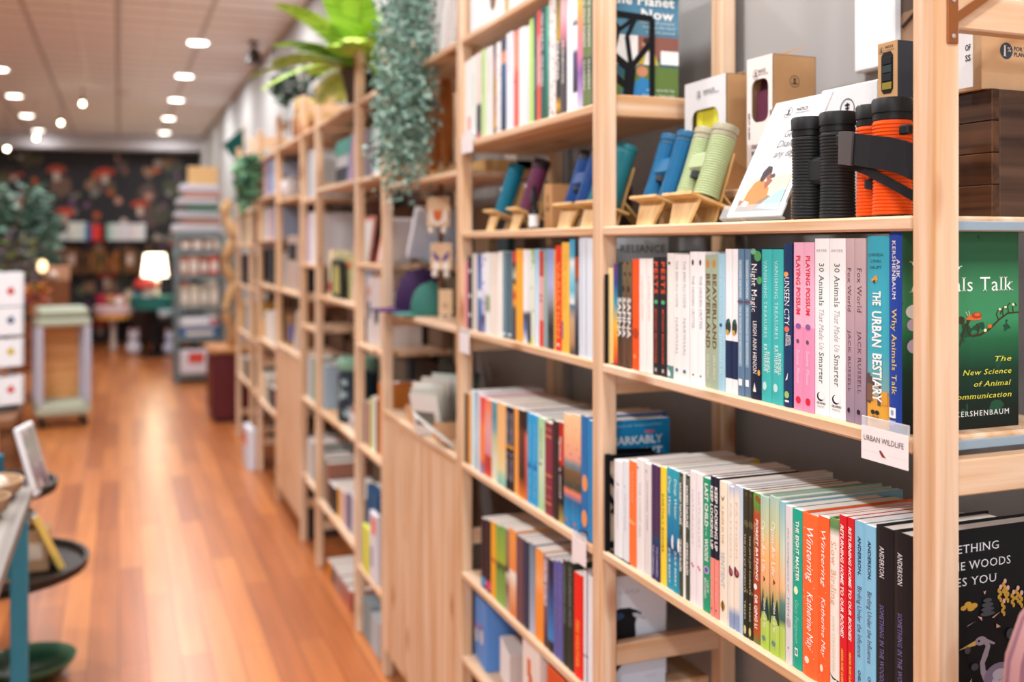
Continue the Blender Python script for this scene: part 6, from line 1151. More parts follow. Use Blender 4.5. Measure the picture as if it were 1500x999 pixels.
# upright flat boxes added along the farther shelf backs to darken them
BN = {3: 'bay past the plank door', 4: 'framed picture bay', 5: 'fern bay', 6: 'farther door bay', 7: 'trailing plant bay', 8: 'second farthest bay', 9: 'farthest bay'}
cl_ = [('5c4030', 'brown'), ('33261f', 'dark brown'), ('3c4248', 'slate'), ('765a40', 'tan'), ('232326', 'black'), ('66463a', 'russet'), ('4a443c', 'olive brown'), ('7c6350', 'sandy')]
for k in BN:
    zs = sorted(SHELVES[k]+([.0006] if k not in (6,) else []), reverse=True)
    for i, z in enumerate(zs):
        top = zs[i-1]-.03 if i else 2.26; a, b = POST[k]+PW+.01, POST[k+1]-.01; n = 1 if b-a < .5 else 2; c0 = a
        for j in range(n):
            wd = (b-a)/n*R.uniform(.90, .985); c, nm = cl_[(k*3+i*2+j*5) % 8]; h = (top-z)*R.uniform(.82, .97)
            if i == 0: h = min(h, .14)
            o = empty('added_flat_box', (1.088, c0, z+.0006), '%s added box darkening the back of %s, %s shelf down%s' % (nm, BN[k].replace('the ', '', 1), ORD[i], '' if n == 1 else (', nearer end' if j == 0 else ', farther end')), 'box', 'added boxes darkening the back of the farther shelves')
            MB().bbox(0, .036, 0, wd, 0, h, .002).build('carton_body', mat(c, .7), o); MB().bbox(-.0012, -.0002, wd*.15, wd*.85, h*.25, h*.75, .0003).build('front_label', mat(['b8a48c', '8a7a6a', 'a09488', '6a5a4c'][(i+j) % 4], .7), o)
            c0 += (b-a)/n
# ---------------------------------------------------------------- plants on top of the shelving
def trailing(loc_, n, lmin, lmax, rad, leaf_, cols, label, potr, poth, potc, seed, cnt=46, out=-.08):
    rr = random.Random(seed); o = empty('trailing_plant', loc_, label, 'plant'); m = MB()
    for s in range(n):
        a = rr.uniform(0, 2*pi); q = rad*rr.uniform(.3, 1); L_ = rr.uniform(lmin, lmax); sx_, sy_ = q*cos(a)*.55+out, q*sin(a)
        for i in range(cnt):
            t = i/cnt; z = .05*sin(min(1, t*8)*pi/2)-L_*max(0, t-.08)
            p = Vector((sx_*min(1, t*9)+rr.gauss(0, .012), sy_*min(1, t*9)*(1-.25*t)+rr.gauss(0, .014), z+rr.gauss(0, .012)))
            d = Vector((rr.uniform(-1, 1), rr.uniform(-1, 1), rr.uniform(-1, .2))).normalized(); u = d.cross(Vector((rr.uniform(-1, 1), rr.uniform(-1, 1), rr.uniform(-1, 1)))).normalized(); L2 = leaf_*rr.uniform(.7, 1.3)
            m.add([p, p+d*L2*.5+u*L2*.32, p+d*L2, p+d*L2*.5-u*L2*.32], [(0, 1, 2, 3)], rr.randrange(len(cols)))
    m.build('foliage', [mat(c, .55) for c in cols], o)
    MB().lathe([(potr*.7, -poth*.5), (potr, poth*.35), (potr*1.03, poth*.36), (potr*.92, poth*.36), (potr*.9, poth*.3)], 22).build('pot', mat(potc, .6), o, smooth=True)
    return o
# hung from the ceiling, its strands drape over the shelf front
o = empty('hanging_plant', (.81, 2.86, 2.46), 'grey green trailing plant hanging down in front of the shelves', 'plant'); m = MB(); rr = random.Random(4)
for s_ in range(150):
    q = rr.random(); ex = rr.uniform(-.07, .09); dy = .03+.24*q; L_ = .95-.55*abs(q-.45)-rr.uniform(0, .28); cnt = 46
    for i in range(cnt):
        t = i/(cnt-1); r_ = min(1, t*2.6); z = .06-.42*r_**1.3*(.55+.45*q)-max(0, t-.38)*L_*1.0
        p = Vector((ex*min(1, t*4)+rr.gauss(0, .009), dy*r_*1.05+rr.gauss(0, .010), z+rr.gauss(0, .009)))
        d = Vector((rr.uniform(-1, 1), rr.uniform(-1, 1), rr.uniform(-1, .2))).normalized(); u = d.cross(Vector((rr.uniform(-1, 1), rr.uniform(-1, 1), rr.uniform(-1, 1)))).normalized(); L2 = .019*rr.uniform(.7, 1.3)
        m.add([p, p+d*L2*.5+u*L2*.34, p+d*L2, p+d*L2*.5-u*L2*.34], [(0, 1, 2, 3)], rr.randrange(6))
m.build('foliage', [mat(c, .55) for c in ['7fa294', '96b4a6', '66887a', 'a8c4b4', '587869', '8aac9c']], o)
MB().lathe([(.06, -.06), (.085, .05), (.09, .055), (.08, .055), (.075, .04)], 22).build('pot', mat('d8d4d0', .6), o, smooth=True)
for k in range(3): a = 2.1*k; MB().tube([(.085*cos(a), .085*sin(a), .055), (0, 0, .40)], .002, 5).build('cord', mat('cfc8bc', .8), o)
MB().tube([(0, 0, .40), (0, 0, CZ-2.461)], .002, 5).build('cord', mat('cfc8bc', .8), o)
def fern(loc_, n, lmin, lmax, cols, label, seed, w=.06, pot=(.08, .13, '4a4038')):
    rr = random.Random(seed); o = empty('potted_fern', loc_, label, 'plant')
    for k in range(n):
        a = 2*pi*k/n+rr.uniform(-.2, .2); L_ = rr.uniform(lmin, lmax); el_ = rr.uniform(.2, 1.2); m = MB(); pts = []
        for i in range(15):
            t = i/14; h = L_*t*cos(el_)*(1+.1*t); zz = L_*(t*sin(el_)-.62*t*t*cos(el_)); pts.append(Vector((h*cos(a)*(.3 if cos(a) > 0 else 1), h*sin(a), zz)))
        m.tube(pts, .003, 4, 1)
        side = Vector((-sin(a), cos(a), 0))
        for i in range(1, 28):
            t = i/28; j = t*14; i0 = int(j); p = pts[i0].lerp(pts[min(14, i0+1)], j-i0); d = (pts[min(14, i0+1)]-pts[i0]).normalized(); ln = w*sin(pi*min(1, t*.85+.12))**.7+.008
            for s_ in (-1, 1):
                dd = (side*s_+d*.45+Vector((0, 0, -.12))).normalized(); wv = d*L_*.021
                m.add([p-wv, p+dd*ln*.6-wv*.8, p+dd*ln, p+dd*ln*.6+wv*.9, p+wv], [(0, 1, 2, 3, 4)], 0 if rr.random() < .7 else 2)
        m.build('frond', [mat(cols[k % 2], .5), mat('8a9a3c', .6), mat(cols[2], .5)], o)
    MB().lathe([(pot[0]*.7, -pot[1]), (pot[0], -.01), (pot[0]*1.08, 0), (pot[0]*.95, .0), (pot[0]*.9, -.02)], 20).build('pot', mat(pot[2], .6), o, smooth=True)
    return o
fern((.91, 4.00, 2.067+.135), 26, .32, .56, ['a9cc4c', 'c3de6a', '86b038'], 'large bright yellow green fern on top of the shelves', 5, .085)
bush('dark_leaf_plant', (.97, 5.75, 2.067+.135), 150, .13, .20, .08, ['33463c', '3f5648', '28382f', '4a5f50'], 'dark leaved plant between the fern and the small trailing plant', 'plant', (.09, .13, '6a4a3a'), 8)
trailing((.90, 6.95, 2.05), 34, .15, .42, .22, .06, ['5f8a66', '7aa87e', '2f5a48', '3f6a54'], 'small trailing plant farthest along the top shelf', .08, .10, '8a5a44', 9, 24, -.03)
MB().bbox(FX+.001, BX-.03, POST[8]+PW, POST[9]-.001, 2.0-.018, 2.0, .003).build('shelf_board', py_, CASES[8])
o = empty('basket', (.93, 5.40, 2.067), 'small terracotta basket beside the dark leaved plant', 'basket'); MB().lathe([(.06, 0), (.075, .02), (.08, .10), (.072, .10), (.066, .03)], 20).build('woven_body', mat('a87850', .8), o, smooth=True); MB().tube([(-.07, 0, .10), (-.05, 0, .16), (0, 0, .185), (.05, 0, .16), (.07, 0, .10)], .006, 6).build('handle', mat('98683c', .8), o)
# ---------------------------------------------------------------- beyond the shelving: metal rack, pennant, carved pole
def stuffbox(p0, p1, z0, z1): pass
ax, ay = .82, 11.4
rk = empty('metal_rack', (ax, ay, 0), 'grey metal rack of stacked goods beyond the pine shelves', 'rack')
steel = mat('6f7c7e', .45, .5, name='grey_steel'); RW, RDp = .52, .42
def rack_loc(l, f, z): return (ax-RW/2+l, ay+f, z)
for i in (0, 1):
    for j in (0, 1): MB().bbox(-RW/2+i*(RW-.045), -RW/2+i*(RW-.045)+.045, j*(RDp-.04), j*(RDp-.04)+.04, 0, 1.6195, .003).build('upright', steel, rk)
RZs = [.10, .50, .83, 1.17, 1.44, 1.62]
for z in RZs: MB().bbox(-RW/2+.003, RW/2-.003, .003, RDp-.003, z-.05, z, .003).build('shelf', steel, rk)
def on_rack(z, items, grp):
    for l0, l1, h, c, ds, cat, nm in items:
        o = empty(nm, rack_loc(l0, .02, z+.0006), ds, cat, grp); MB().bbox(0, l1-l0, 0, .26, 0, h, .006).build('body', mat(c, .6), o); MB().bbox((l1-l0)*.15, (l1-l0)*.85, -.0015, -.0002, h*.2, h*.7, .0002).build('front_panel', mat('d8cfc4' if c != 'd8cfc4' else 'a89a8a', .6), o)
on_rack(1.44, [(.06, .17, .115, '8a6050', 'brown jar box, first on the highest shelf of the metal rack', 'box', 'jar_box'), (.18, .29, .12, 'a8887a', 'taupe jar box, second on the highest shelf of the metal rack', 'box', 'jar_box'), (.30, .40, .11, '7a4a38', 'dark brown jar box, third on the highest shelf of the metal rack', 'box', 'jar_box'), (.41, .47, .118, 'b89a8a', 'pale jar box, last on the highest shelf of the metal rack', 'box', 'jar_box')], 'boxes on the metal rack')
on_rack(1.17, [(.055, .14, .20, 'a8705a', 'terracotta box, first in the red row of the metal rack', 'box', 'jar_box'), (.15, .25, .21, 'b88a78', 'rosy box, second in the red row of the metal rack', 'box', 'jar_box'), (.26, .35, .20, '94503f', 'rust box, third in the red row of the metal rack', 'box', 'jar_box'), (.36, .46, .21, 'c0432e', 'bright red box, last in the red row of the metal rack', 'box', 'jar_box')], 'boxes on the metal rack')
on_rack(.83, [(.06, .15, .22, 'b0a490', 'stone jar, first in the pale row of the metal rack', 'jar', 'stone_jar'), (.16, .25, .23, 'bcae98', 'stone jar, second in the pale row of the metal rack', 'jar', 'stone_jar'), (.26, .35, .22, 'a89c88', 'stone jar, third in the pale row of the metal rack', 'jar', 'stone_jar'), (.36, .46, .23, 'b8a898', 'stone jar, last in the pale row of the metal rack', 'jar', 'stone_jar')], 'jars on the metal rack')
on_rack(.50, [(.055, .46, .09, '2f6090', 'blue folded blanket under the white one on the metal rack', 'blanket', 'folded_blanket')], None)
o = empty('folded_blanket', rack_loc(.055, .02, .593), 'white folded blanket on the blue one on the metal rack', 'blanket'); MB().bbox(0, .41, 0, .26, 0, .13, .03).build('cloth_fold', mat('d4d6dc', .9), o); MB().bbox(.3, .40, -.001, .04, .04, .1, .004).build('tag', mat('b03a4a', .8), o)
o = empty('storage_bin', rack_loc(.06, -.03, .101), 'white storage bin with a red mark at the bottom of the metal rack', 'bin'); MB().bbox(0, .36, 0, .30, 0, .26, .02).build('bin_body', mat('d0ccd4', .6), o); MB().bbox(.08, .24, -.002, .001, .12, .24, .001).build('mark', mat('c84a3c', .6), o)
for i, (w0, h, c, ds) in enumerate([(.50, .10, 'b8b4b8', 'white folded linen lowest on top of the metal rack'), (.44, .05, 'a87a68', 'brown folded linen second on top of the metal rack'), (.46, .09, 'a8a4a8', 'grey white folded linen third on top of the metal rack'), (.34, .06, '3a6a54', 'green folded linen fourth on top of the metal rack'), (.44, .08, 'b0acb0', 'pale folded linen fifth on top of the metal rack'), (.40, .06, 'b8887a', 'rosy folded linen sixth on top of the metal rack'), (.42, .09, 'b8b4bc', 'white folded linen topmost on the metal rack')]):
    zz = 1.6206+sum([.10, .05, .09, .06, .08, .06, .09][:i])+i*.0006
    o = empty('folded_linen', (ax+(-.035, .02, -.03, .04, -.02, .03, 0)[i], ay, zz), ds, 'linen', 'folded linens on the metal rack'); MB().bbox(-w0/2, w0/2, .02, .36, 0, h, min(.02, h*.4)).build('cloth_fold', mat(c, .9), o); MB().bbox(-w0/2+.03, w0/2-.03, .012, .03, h*.3, h*.6, .004).build('hem', mat(c, .9), o)
# pale board with a teal pennant above the rack
o = empty('pennant', (1.15, 10.3, 2.30), 'dark teal pennant hanging above the metal rack', 'pennant')
MB().add([(0, 0, .36), (-.20, -.02, .18), (0, 0, -.06), (.006, 0, .36), (-.194, -.02, .18), (.006, 0, -.06)], [(0, 1, 2), (5, 4, 3), (0, 3, 4, 1), (1, 4, 5, 2), (2, 5, 3, 0)]).build('cloth', mat('10514c', .8), o); MB().tube([(.02, .01, -.1), (.02, .01, .4)], .008, 6).build('pole', mat('c9a070', .6), o)
o = empty('wall_board', (.86, 11.5, 2.093), 'honey coloured board leaning above the linens', 'board'); MB().bbox(-.16, .16, 0, .03, .02, .26, .01).build('panel', mat('c9a06c', .6), o); MB().bbox(-.18, .18, .005, .025, 0, .0195, .004).build('ledge', bamboo, o)
# carved wavy pole and wine red cabinet beside the end of the run
m = MB(); pts = []; rad = []
for i in range(40): t = i/39; pts.append((.03*sin(t*19), .02*cos(t*13), 1.28*t)); rad.append(.032+.018*abs(sin(t*22)))
o = m.tube(pts, rad, 10).build('carved_pole', wood('d0a878', 'ac7c4c', 'z', .5, .5, False), None, (.90, 9.1, .62), smooth=True); tag(o, 'wavy carved honey wood pole standing at the end of the shelves', 'pole')
o = empty('low_cabinet', (.90, 9.1, 0), 'wine red low cabinet at the end of the shelves', 'cabinet'); MB().bbox(-.16, .26, -.3, .3, .04, .585, .006).build('body', mat('5a1f22', .4), o); MB().bbox(-.19, .28, -.33, .33, .5855, .6195, .004).build('top', wood('c98a54', 'a0642f', 'y', .5, .6, False), o)
for s in (-1, 1): MB().bbox(-.168, -.1605, s*.15-.13, s*.15+.13, .08, .55, .003).build('door', mat('62242a', .4), o)
for i in (-1, 1): MB().bbox(-.14, .24, i*.27-.02, i*.27+.02, 0, .039, .002).build('foot', mat('4a1a1c', .5), o)
for (y_, x_, c) in ((8.62, .80, 'd8a878'), (8.45, .86, 'e0b48a')):
    pass

# ---------------------------------------------------------------- far wall: two black shelves and what stands on them
def far_shelf(u0, u1, v, d_, col, label, dep_=.22):
    l0 = (u0-200)/FPX*15.4; l1 = (u1-200)/FPX*15.4; z = zV(v, *far(l0, 0, .1)[:2]); p = far(l0, z, .001)
    o = empty('wall_shelf', p, label, 'shelf', None, (0, 0, fa)); MB().bbox(0, l1-l0, -dep_, 0, -.035, 0, .003).build('board', mat(col, .6), o)
    for k in (.12, .88): MB().bbox((l1-l0)*k-.015, (l1-l0)*k+.015, -dep_*.8, 0, -.16, -.036, .003).build('bracket', mat('1c1a1c', .5), o)
    return l0, l1, z
l0, l1, zS = far_shelf(48, 236, 352, .1, '1e1c20', 'black wall shelf of pale books on the dark wallpaper')
def on_far(u0, u1, vt, z, col, label, cat='book', nm='book', grp='books on the black wall shelf', d=.16, art=None):
    a, b = (u0-200)/FPX*15.3, (u1-200)/FPX*15.3; p = far(a, z+.0006, .20); h = zV(vt, p.x, p.y)-z
    o = empty(nm, p, label, cat, grp, (0, 0, fa)); MB().bbox(0, b-a-.002, 0, d, 0, h, .003).build('cover' if cat == 'book' else 'body', mat(col, .6), o)
    if cat == 'book': MB().box(.006, b-a-.008, .006, d+.001, h, h+.0008).build('pages', paper, o)
    elif art: MB().bbox((b-a)*.25, (b-a)*.75, -.002, .001, h*.3, h*.75, .0005).build('window', mat(art, .6), o)
for i, (a, b, v, c, ds) in enumerate([(81, 92, 336, '8aa0c8', 'low blue book'), (93, 106, 338, 'd8d4dc', 'low white book'), (108, 113, 326, 'dde6e2', 'white book first in the tall pale run'), (113.3, 119, 325, 'e3eae6', 'white book second in the tall pale run'), (119.3, 125, 326, 'dce6e4', 'mint white book ending the first pale run'), (125.3, 131, 325, 'd4e2e2', 'pale teal white book by the blue one'), (131.3, 135, 328, '4a90c0', 'sky blue book'), (135.3, 140, 330, '3a4f90', 'navy book beside the red one'), (140.3, 153, 329, 'd83a34', 'bright red book'),
    (161, 166, 328, 'a8ccc4', 'mint book starting the second pale run'), (166.3, 172, 327, 'c4dcd8', 'pale mint book'), (172.3, 178, 328, 'e4e6e8', 'white book after the mint ones'), (178.3, 184, 327, 'd9dcea', 'lavender white book'), (184.3, 190, 328, 'e6e6ec', 'white book in the middle of the second run'), (190.3, 197, 327, 'dfd6e2', 'pinkish white book'), (197.3, 206, 328, 'e9e6ea', 'white book second from the end'), (206.3, 214, 327, 'e2e4ea', 'white book at the very end')]):
    on_far(a, b, v, zS, c, ds+' of the black wall shelf')
on_far(80, 107, 328, zS+.12, '9a3228', 'dark red box lying over the low books on the wall shelf', 'box', 'added_flat_box', None) if 0 else None
l0, l1, zS2 = far_shelf(100, 236, 398, .1, '5a3c28', 'brown wall shelf of wooden boxes under the black one')
for a, b, v, c, ds, art in [(104, 122, 364, '6a4628', 'brown wooden clock box first on the brown wall shelf', 'c0a8a0'), (124, 134, 368, '5a3a24', 'narrow brown box second on the brown wall shelf', '2c2018'), (136, 144, 368, '704a28', 'slim ochre box third on the brown wall shelf', '8a5c30'), (145, 160, 364, '7a5228', 'ochre box with a dark window on the brown wall shelf', '3a3a24'), (162, 169, 374, '7a4a28', 'low brown box on the brown wall shelf', '9a5c30'), (170, 178, 368, '9a5f2c', 'amber box on the brown wall shelf', '7a4a20'), (184, 202, 364, '6f4a28', 'brown clock box beside the lamp on the brown wall shelf', 'c8b0a4')]: on_far(a, b, v, zS2, c, ds, 'box', 'wooden_box', 'wooden boxes on the brown wall shelf', art=art)

# ---------------------------------------------------------------- lamp on its cloth-covered table, and the clutter round it
pl_ = at(227, 400, 13.6); tx, ty = pl_.x, pl_.y
t = empty('side_table', (tx, ty, 0), 'small black table under the glowing lamp', 'table'); ZTB = .80
MB().lathe([(.30, ZTB-.03), (.31, ZTB-.025), (.31, ZTB-.003), (.30, ZTB)], 28).build('tabletop', mat('1c1e22', .5), t); MB().lathe([(.035, .03), (.03, .3), (.045, .5), (.03, ZTB-.03)], 16).build('pedestal', mat('16181c', .5), t, smooth=True); MB().lathe([(.2, 0), (.2, .015), (.06, .035)], 20).build('foot', mat('16181c', .5), t)
cl = MB().lathe([(.315, ZTB-.16), (.318, ZTB-.05), (.316, ZTB+.002), (.30, ZTB+.006), (.0, ZTB+.006)], 28, cap=False).build('tablecloth', mat('2a6a64', .85), None, (tx, ty, 0), smooth=True); tag(cl, 'teal cloth draped over the small black table', 'tablecloth')
zl = zV(425, tx, ty); lamp = empty('table_lamp', (tx, ty, ZTB+.0065), 'lit table lamp with a white shade before the dark wallpaper', 'lamp')
h0 = ZTB+.0065; zs0, zs1 = zV(404, tx, ty)-h0, zV(372, tx, ty)-h0
MB().lathe([(.06, 0), (.065, .02), (.045, .05), (.055, zs0*.5), (.06, zs0*.7), (.03, zs0*.92), (.012, zs0)], 20).build('base', mat('e6e4e2', .35), lamp, smooth=True)
MB().lathe([(.165, zs0-.01), (.13, zs1)], 28, cap=False).build('shade', mat('fff0cf', .8, emit=6.5, name='lit_shade'), lamp, smooth=True)
MB().lathe([(.008, zs0), (.008, zs1-.05), (.025, zs1-.04), (.025, zs1-.02)], 8).build('bulb_holder', mat('c8b890', .4), lamp)
pll = bpy.data.lights.new('lamp_bulb', 'POINT'); pll.energy = 18; pll.color = (1, .82, .58); pll.shadow_soft_size = .06; link('lamp_bulb', pll, None, (tx, ty, h0+zs1+.08))
def toad(loc_, s, label):
    o = empty('toadstool_ornament', loc_, label, 'ornament', 'toadstool ornaments'); MB().lathe([(.05*s, 0), (.04*s, .04*s), (.045*s, .11*s)], 14).build('stalk', mat('e6e2de', .5), o, smooth=True); MB().lathe([(.05*s, .10*s), (.13*s, .105*s), (.125*s, .15*s), (.08*s, .19*s), (.0, .20*s)], 20).build('red_top', mat('d8463c', .4), o, smooth=True)
pt = at(215, 440, 13.38); toad((pt.x, pt.y, ZTB+.0065), 1.25, 'red topped toadstool ornament in front of the lamp')
# low table with a pink cover, ornaments, cushions
pk = floor_at(166, 512); q = empty('stool_table', (pk.x, pk.y, 0), 'small round table with a pale pink cover by the lamp', 'table')
MB().lathe([(.26, .52), (.27, .60), (.26, .625), (.0, .63)], 24, cap=False).build('pink_cover', mat('c9b0b8', .85), q, smooth=True); MB().lathe([(.24, .44), (.25, .519)], 24).build('amber_band', mat('d89a58', .6), q); MB().lathe([(.05, 0), (.035, .2), (.05, .44)], 14).build('pale_leg', mat('c9bcb8', .6), q, smooth=True)
def pebble(u, v, d, r, col, label, nm='ornament', cat='ornament', rz=1):
    p = at(u, v, d); o = empty(nm, p, label, cat); MB().ball((0, 0, 0), r, r, r*rz, 16, 10).build('body', mat(col, .5), o, smooth=True); MB().lathe([(r*.5, -r*rz*1.02), (r*.55, -r*rz*.9), (r*.4, -r*rz*.8)], 12).build('foot', mat(col, .6), o)
    return o
PT = dict(x=pk.x, y=pk.y)
def sit(u, d, z, r, rz, col, label, nm, cat, grp=None):
    p = at(u, HOR, d); o = empty(nm, (p.x, p.y, z+r*rz), label, cat, grp); MB().ball((0, 0, 0), r, r, r*rz, 16, 10).build('body', mat(col, .55), o, smooth=True); MB().lathe([(r*.55, -r*rz), (r*.6, -r*rz*.85), (r*.4, -r*rz*.75)], 12).build('foot', mat(col, .6), o); return o
sit(174, dep(pk.x, pk.y)-.05, .631, .055, 1.1, 'e3dfdc', 'white round vase on the pink covered table', 'round_vase', 'vase'); sit(162, dep(pk.x, pk.y)+.05, .631, .06, 1.2, 'b88a60', 'brown round vase on the pink covered table', 'round_vase', 'vase'); sit(188, dep(pk.x, pk.y)+.1, .631, .055, 1.9, 'b8a890', 'tall stone vase on the pink covered table', 'round_vase', 'vase')
def chair_like(): pass
# armchair with folded blankets behind the lamp
pa = at(250, HOR, 14.3); c_ = empty('armchair', (pa.x-.02, pa.y, 0), 'dark armchair strewn with pale cloths beside the metal rack', 'armchair', None, (0, 0, radians(20)))
MB().bbox(-.30, .30, -.30, .30, .12, .44, .06).build('seat', mat('3a2a2a', .8), c_); MB().bbox(-.30, .30, .305, .40, .12, .92, .04).build('backrest', mat('2c2a30', .8), c_)
for s in (-1, 1): MB().bbox(s*.35-.045, s*.35+.045, -.30, .30, .12, .60, .03).build('armrest', mat('332628', .8), c_)
for i in (-1, 1):
    for j in (-1, 1): MB().bbox(i*.26-.03, i*.26+.03, j*.26-.03, j*.26+.03, 0, .119, .004).build('leg', mat('1c1414', .5), c_)
o = empty('throw_blanket', (pa.x-.02, pa.y, .4415), 'pale blue throw blanket heaped on the dark armchair', 'blanket', None, (0, 0, radians(20))); MB().ball((0, .06, .09), .24, .15, .088, 16, 8, jit=.0).build('cloth_heap', mat('8fa6bc', .9), o, smooth=True); MB().ball((-.16, -.12, .06), .11, .10, .058, 12, 6, jit=.0).build('cloth_corner', mat('d4d8e0', .9), o, smooth=True)
# plush figures on the floor by the lamp table
for u, v, c, ds in [(196, 520, 'd8d4e0', 'white and pink plush toy on the floor under the lamp'), (250, 521, 'c4cce4', 'pale blue plush toy on the floor beside the metal rack')]:
    p = floor_at(u, v); o = empty('plush_toy', (p.x, p.y, 0), ds, 'plush toy', 'plush toys on the floor'); MB().ball((0, 0, .10), .10, .08, .10, 14, 8).build('body', mat(c, .9), o, smooth=True); MB().ball((0, 0, .255), .075, .07, .07, 14, 8).build('head', mat(c, .9), o, smooth=True)
    for s in (-1, 1): MB().ball((s*.045, 0, .335), .025, .015, .03, 10, 6).build('ear', mat('d8a8a8', .9), o, smooth=True)
# red cushions stacked against the wallpaper
pb = at(180, HOR, 15.1); be = empty('bench', (pb.x, pb.y+.1, 0), 'dark low bench under the brown wall shelf', 'bench', None, (0, 0, fa)); MB().bbox(-.75, .47, -.2, .2, .40, .45, .006).build('seat', mat('221e20', .5), be)
for i in (-.68, .40): MB().bbox(i-.03, i+.03, -.17, .17, 0, .399, .004).build('leg', mat('1c1a1c', .5), be)
for l_, c, ds, r in [(-.22, 'b0304a', 'crimson cushion on the dark bench', .15), (.05, 'd8848a', 'pink cushion on the dark bench', .14), (.30, '6f94b4', 'blue cushion on the dark bench near the lamp', .16)]:
    o = empty('cushion', (pb.x+l_*cos(fa), pb.y+.1+l_*sin(fa), .451+r), ds, 'cushion', 'cushions on the dark bench', (0, 0, fa)); MB().bbox(-r, r, -.05, .05, -r, r, .04).build('cover', mat(c, .9), o); MB().bbox(-r-.004, r+.004, -.003, .003, -r+.001, r+.004, .002).build('piping', mat(c, .9), o)

# ---------------------------------------------------------------- left side: trolley, card rack, plants, tables
d_ = CAMZ*FPX/(622-HOR); pc = at(90, HOR, d_); yawc = radians(-21.3+25)
tr = empty('display_trolley', (pc.x, pc.y, 0), 'pale green display trolley with lilac posts and a plank back', 'trolley', None, (0, 0, radians(8)))
wd, dd = .21, .20; sage = mat('b0b8a4', .55); lil = mat('b4b6c6', .5)
MB().bbox(-wd, wd, -dd, dd, .10, .20, .02).build('base_tray', sage, tr); MB().bbox(-wd, wd, -dd, dd, .83, .90, .02).build('lower_top', sage, tr); MB().bbox(-wd+.01, wd-.01, -dd+.01, dd-.01, .905, .985, .03).build('upper_top', sage, tr)
for i in (-1, 1):
    for j in (-1, 1):
        MB().bbox(i*(wd-.03)-.028, i*(wd-.03)+.028, j*(dd-.03)-.028, j*(dd-.03)+.028, .2005, .8295, .006).build('post', lil, tr)
        MB().lathe([(.035, -.012), (.038, -.008), (.038, .008), (.035, .012)], 16).build('wheel', mat('1a1a1c', .5), tr, (i*(wd-.05)+.012, j*(dd-.05), .042), (0, pi/2, 0)); MB().bbox(i*(wd-.05)-.02, i*(wd-.05)-.004, j*(dd-.05)-.02, j*(dd-.05)+.02, .03, .0995, .002).build('caster_fork', mat('2a2a2c', .4, .6), tr)
for k in range(5): MB().bbox(-wd+.06, wd-.06, dd-.045, dd-.03, .205+k*.124, .325+k*.124, .003).build('back_plank', wood('e6aa70', 'd08f50', 'x', .55, .6, False), tr)
# wooden crate boxes behind the trolley
def crate(loc_, w, d, h, c, label, rot=0, nm='wooden_crate'):
    o = empty(nm, loc_, label, 'crate', None, (0, 0, rot)); m1 = wood(c, c, 'x', .6, .6, False)
    for j in (0, 1): MB().bbox(-w/2, w/2, j*(d-.012), j*(d-.012)+.012, 0, h, .003).build('long_side', wood(c, '7a4a28', 'x', .6, .6, False), o); MB().bbox(-w/2+j*(w-.012), -w/2+j*(w-.012)+.012, .0125, d-.0125, 0, h, .003).build('short_side', wood(c, '7a4a28', 'x', .6, .6, False), o)
    MB().bbox(-w/2+.0125, w/2-.0125, .0125, d-.0125, 0, .012, .002).build('bottom', wood(c, '7a4a28', 'x', .6, .6, False), o); return o
p = at(66, HOR, 9.6); dk = empty('wooden_desk', (p.x, p.y, 0), 'reddish brown wooden desk behind the pale trolley', 'desk', None, (0, 0, radians(8)))
MB().bbox(-.33, .33, 0, .4, .85, .89, .004).build('desktop', wood('a8683c', '7a4424', 'x', .5, .5, False), dk); MB().bbox(-.31, .31, .02, .38, .30, .8495, .004).build('drawer_body', wood('9a5a34', '6a3a20', 'x', .5, .5, False), dk)
for i in (-.29, .25):
    for j in (.02, .34): MB().bbox(i, i+.04, j, j+.04, 0, .2995, .003).build('leg', wood('9a5a34', '6a3a20', 'z', .5, .5, False), dk)
for k in range(2): MB().bbox(-.29, .29, .010, .0195, .33+k*.26, .57+k*.26, .003).build('drawer', wood('a8643c', '7a4424', 'x', .5, .5, False), dk)
p = at(72, HOR, 9.75); crate((p.x, p.y, .8905), .36, .24, .26, '8a5230', 'dark brown crate standing on the wooden desk', radians(8))
p = at(80, HOR, 9.8); o = empty('gift_box', (p.x+.02, p.y, 1.152), 'small tan box on top of the dark crate', 'box', None, (0, 0, radians(8)))
MB().bbox(-.10, .12, .02, .14, 0, .14, .004).build('body', mat('c09070', .7), o); MB().ball((-.03, .015, .055), .04, n=12, m=8).build('rosette', mat('e0ccc0', .7), o, smooth=True)
# table with the white card rack
p = at(0, HOR, 4.55); tb = empty('card_table', (p.x-.25, p.y, 0), 'brown table carrying the white card rack at the left edge', 'table'); wb_ = wood('8a5a38', '64401f', 'x', .5, .5, False)
MB().bbox(-.4, .33, -.3, .35, .72, .76, .004).build('tabletop', wb_, tb)
for i in (-.37, .27):
    for j in (-.27, .28): MB().bbox(i, i+.05, j, j+.05, 0, .7195, .003).build('leg', wb_, tb)
ra = empty('card_spinner', (p.x-.02, p.y, .7605), 'spinning rack of white greeting cards at the left edge', 'card rack', None, (0, 0, radians(30)))
MB().lathe([(.10, 0), (.10, .015), (.02, .02), (.012, .03), (.012, .60), (.03, .61), (.03, .62)], 16).build('stand_pole', mat('6a6a6a', .4, .5), ra)
for z in (.03, .20, .34, .47):
    MB().bbox(-.085, .085, -.085, .085, z-.006, z, .001).build('pocket_tray', mat('8a8a8e', .4, .5), ra)
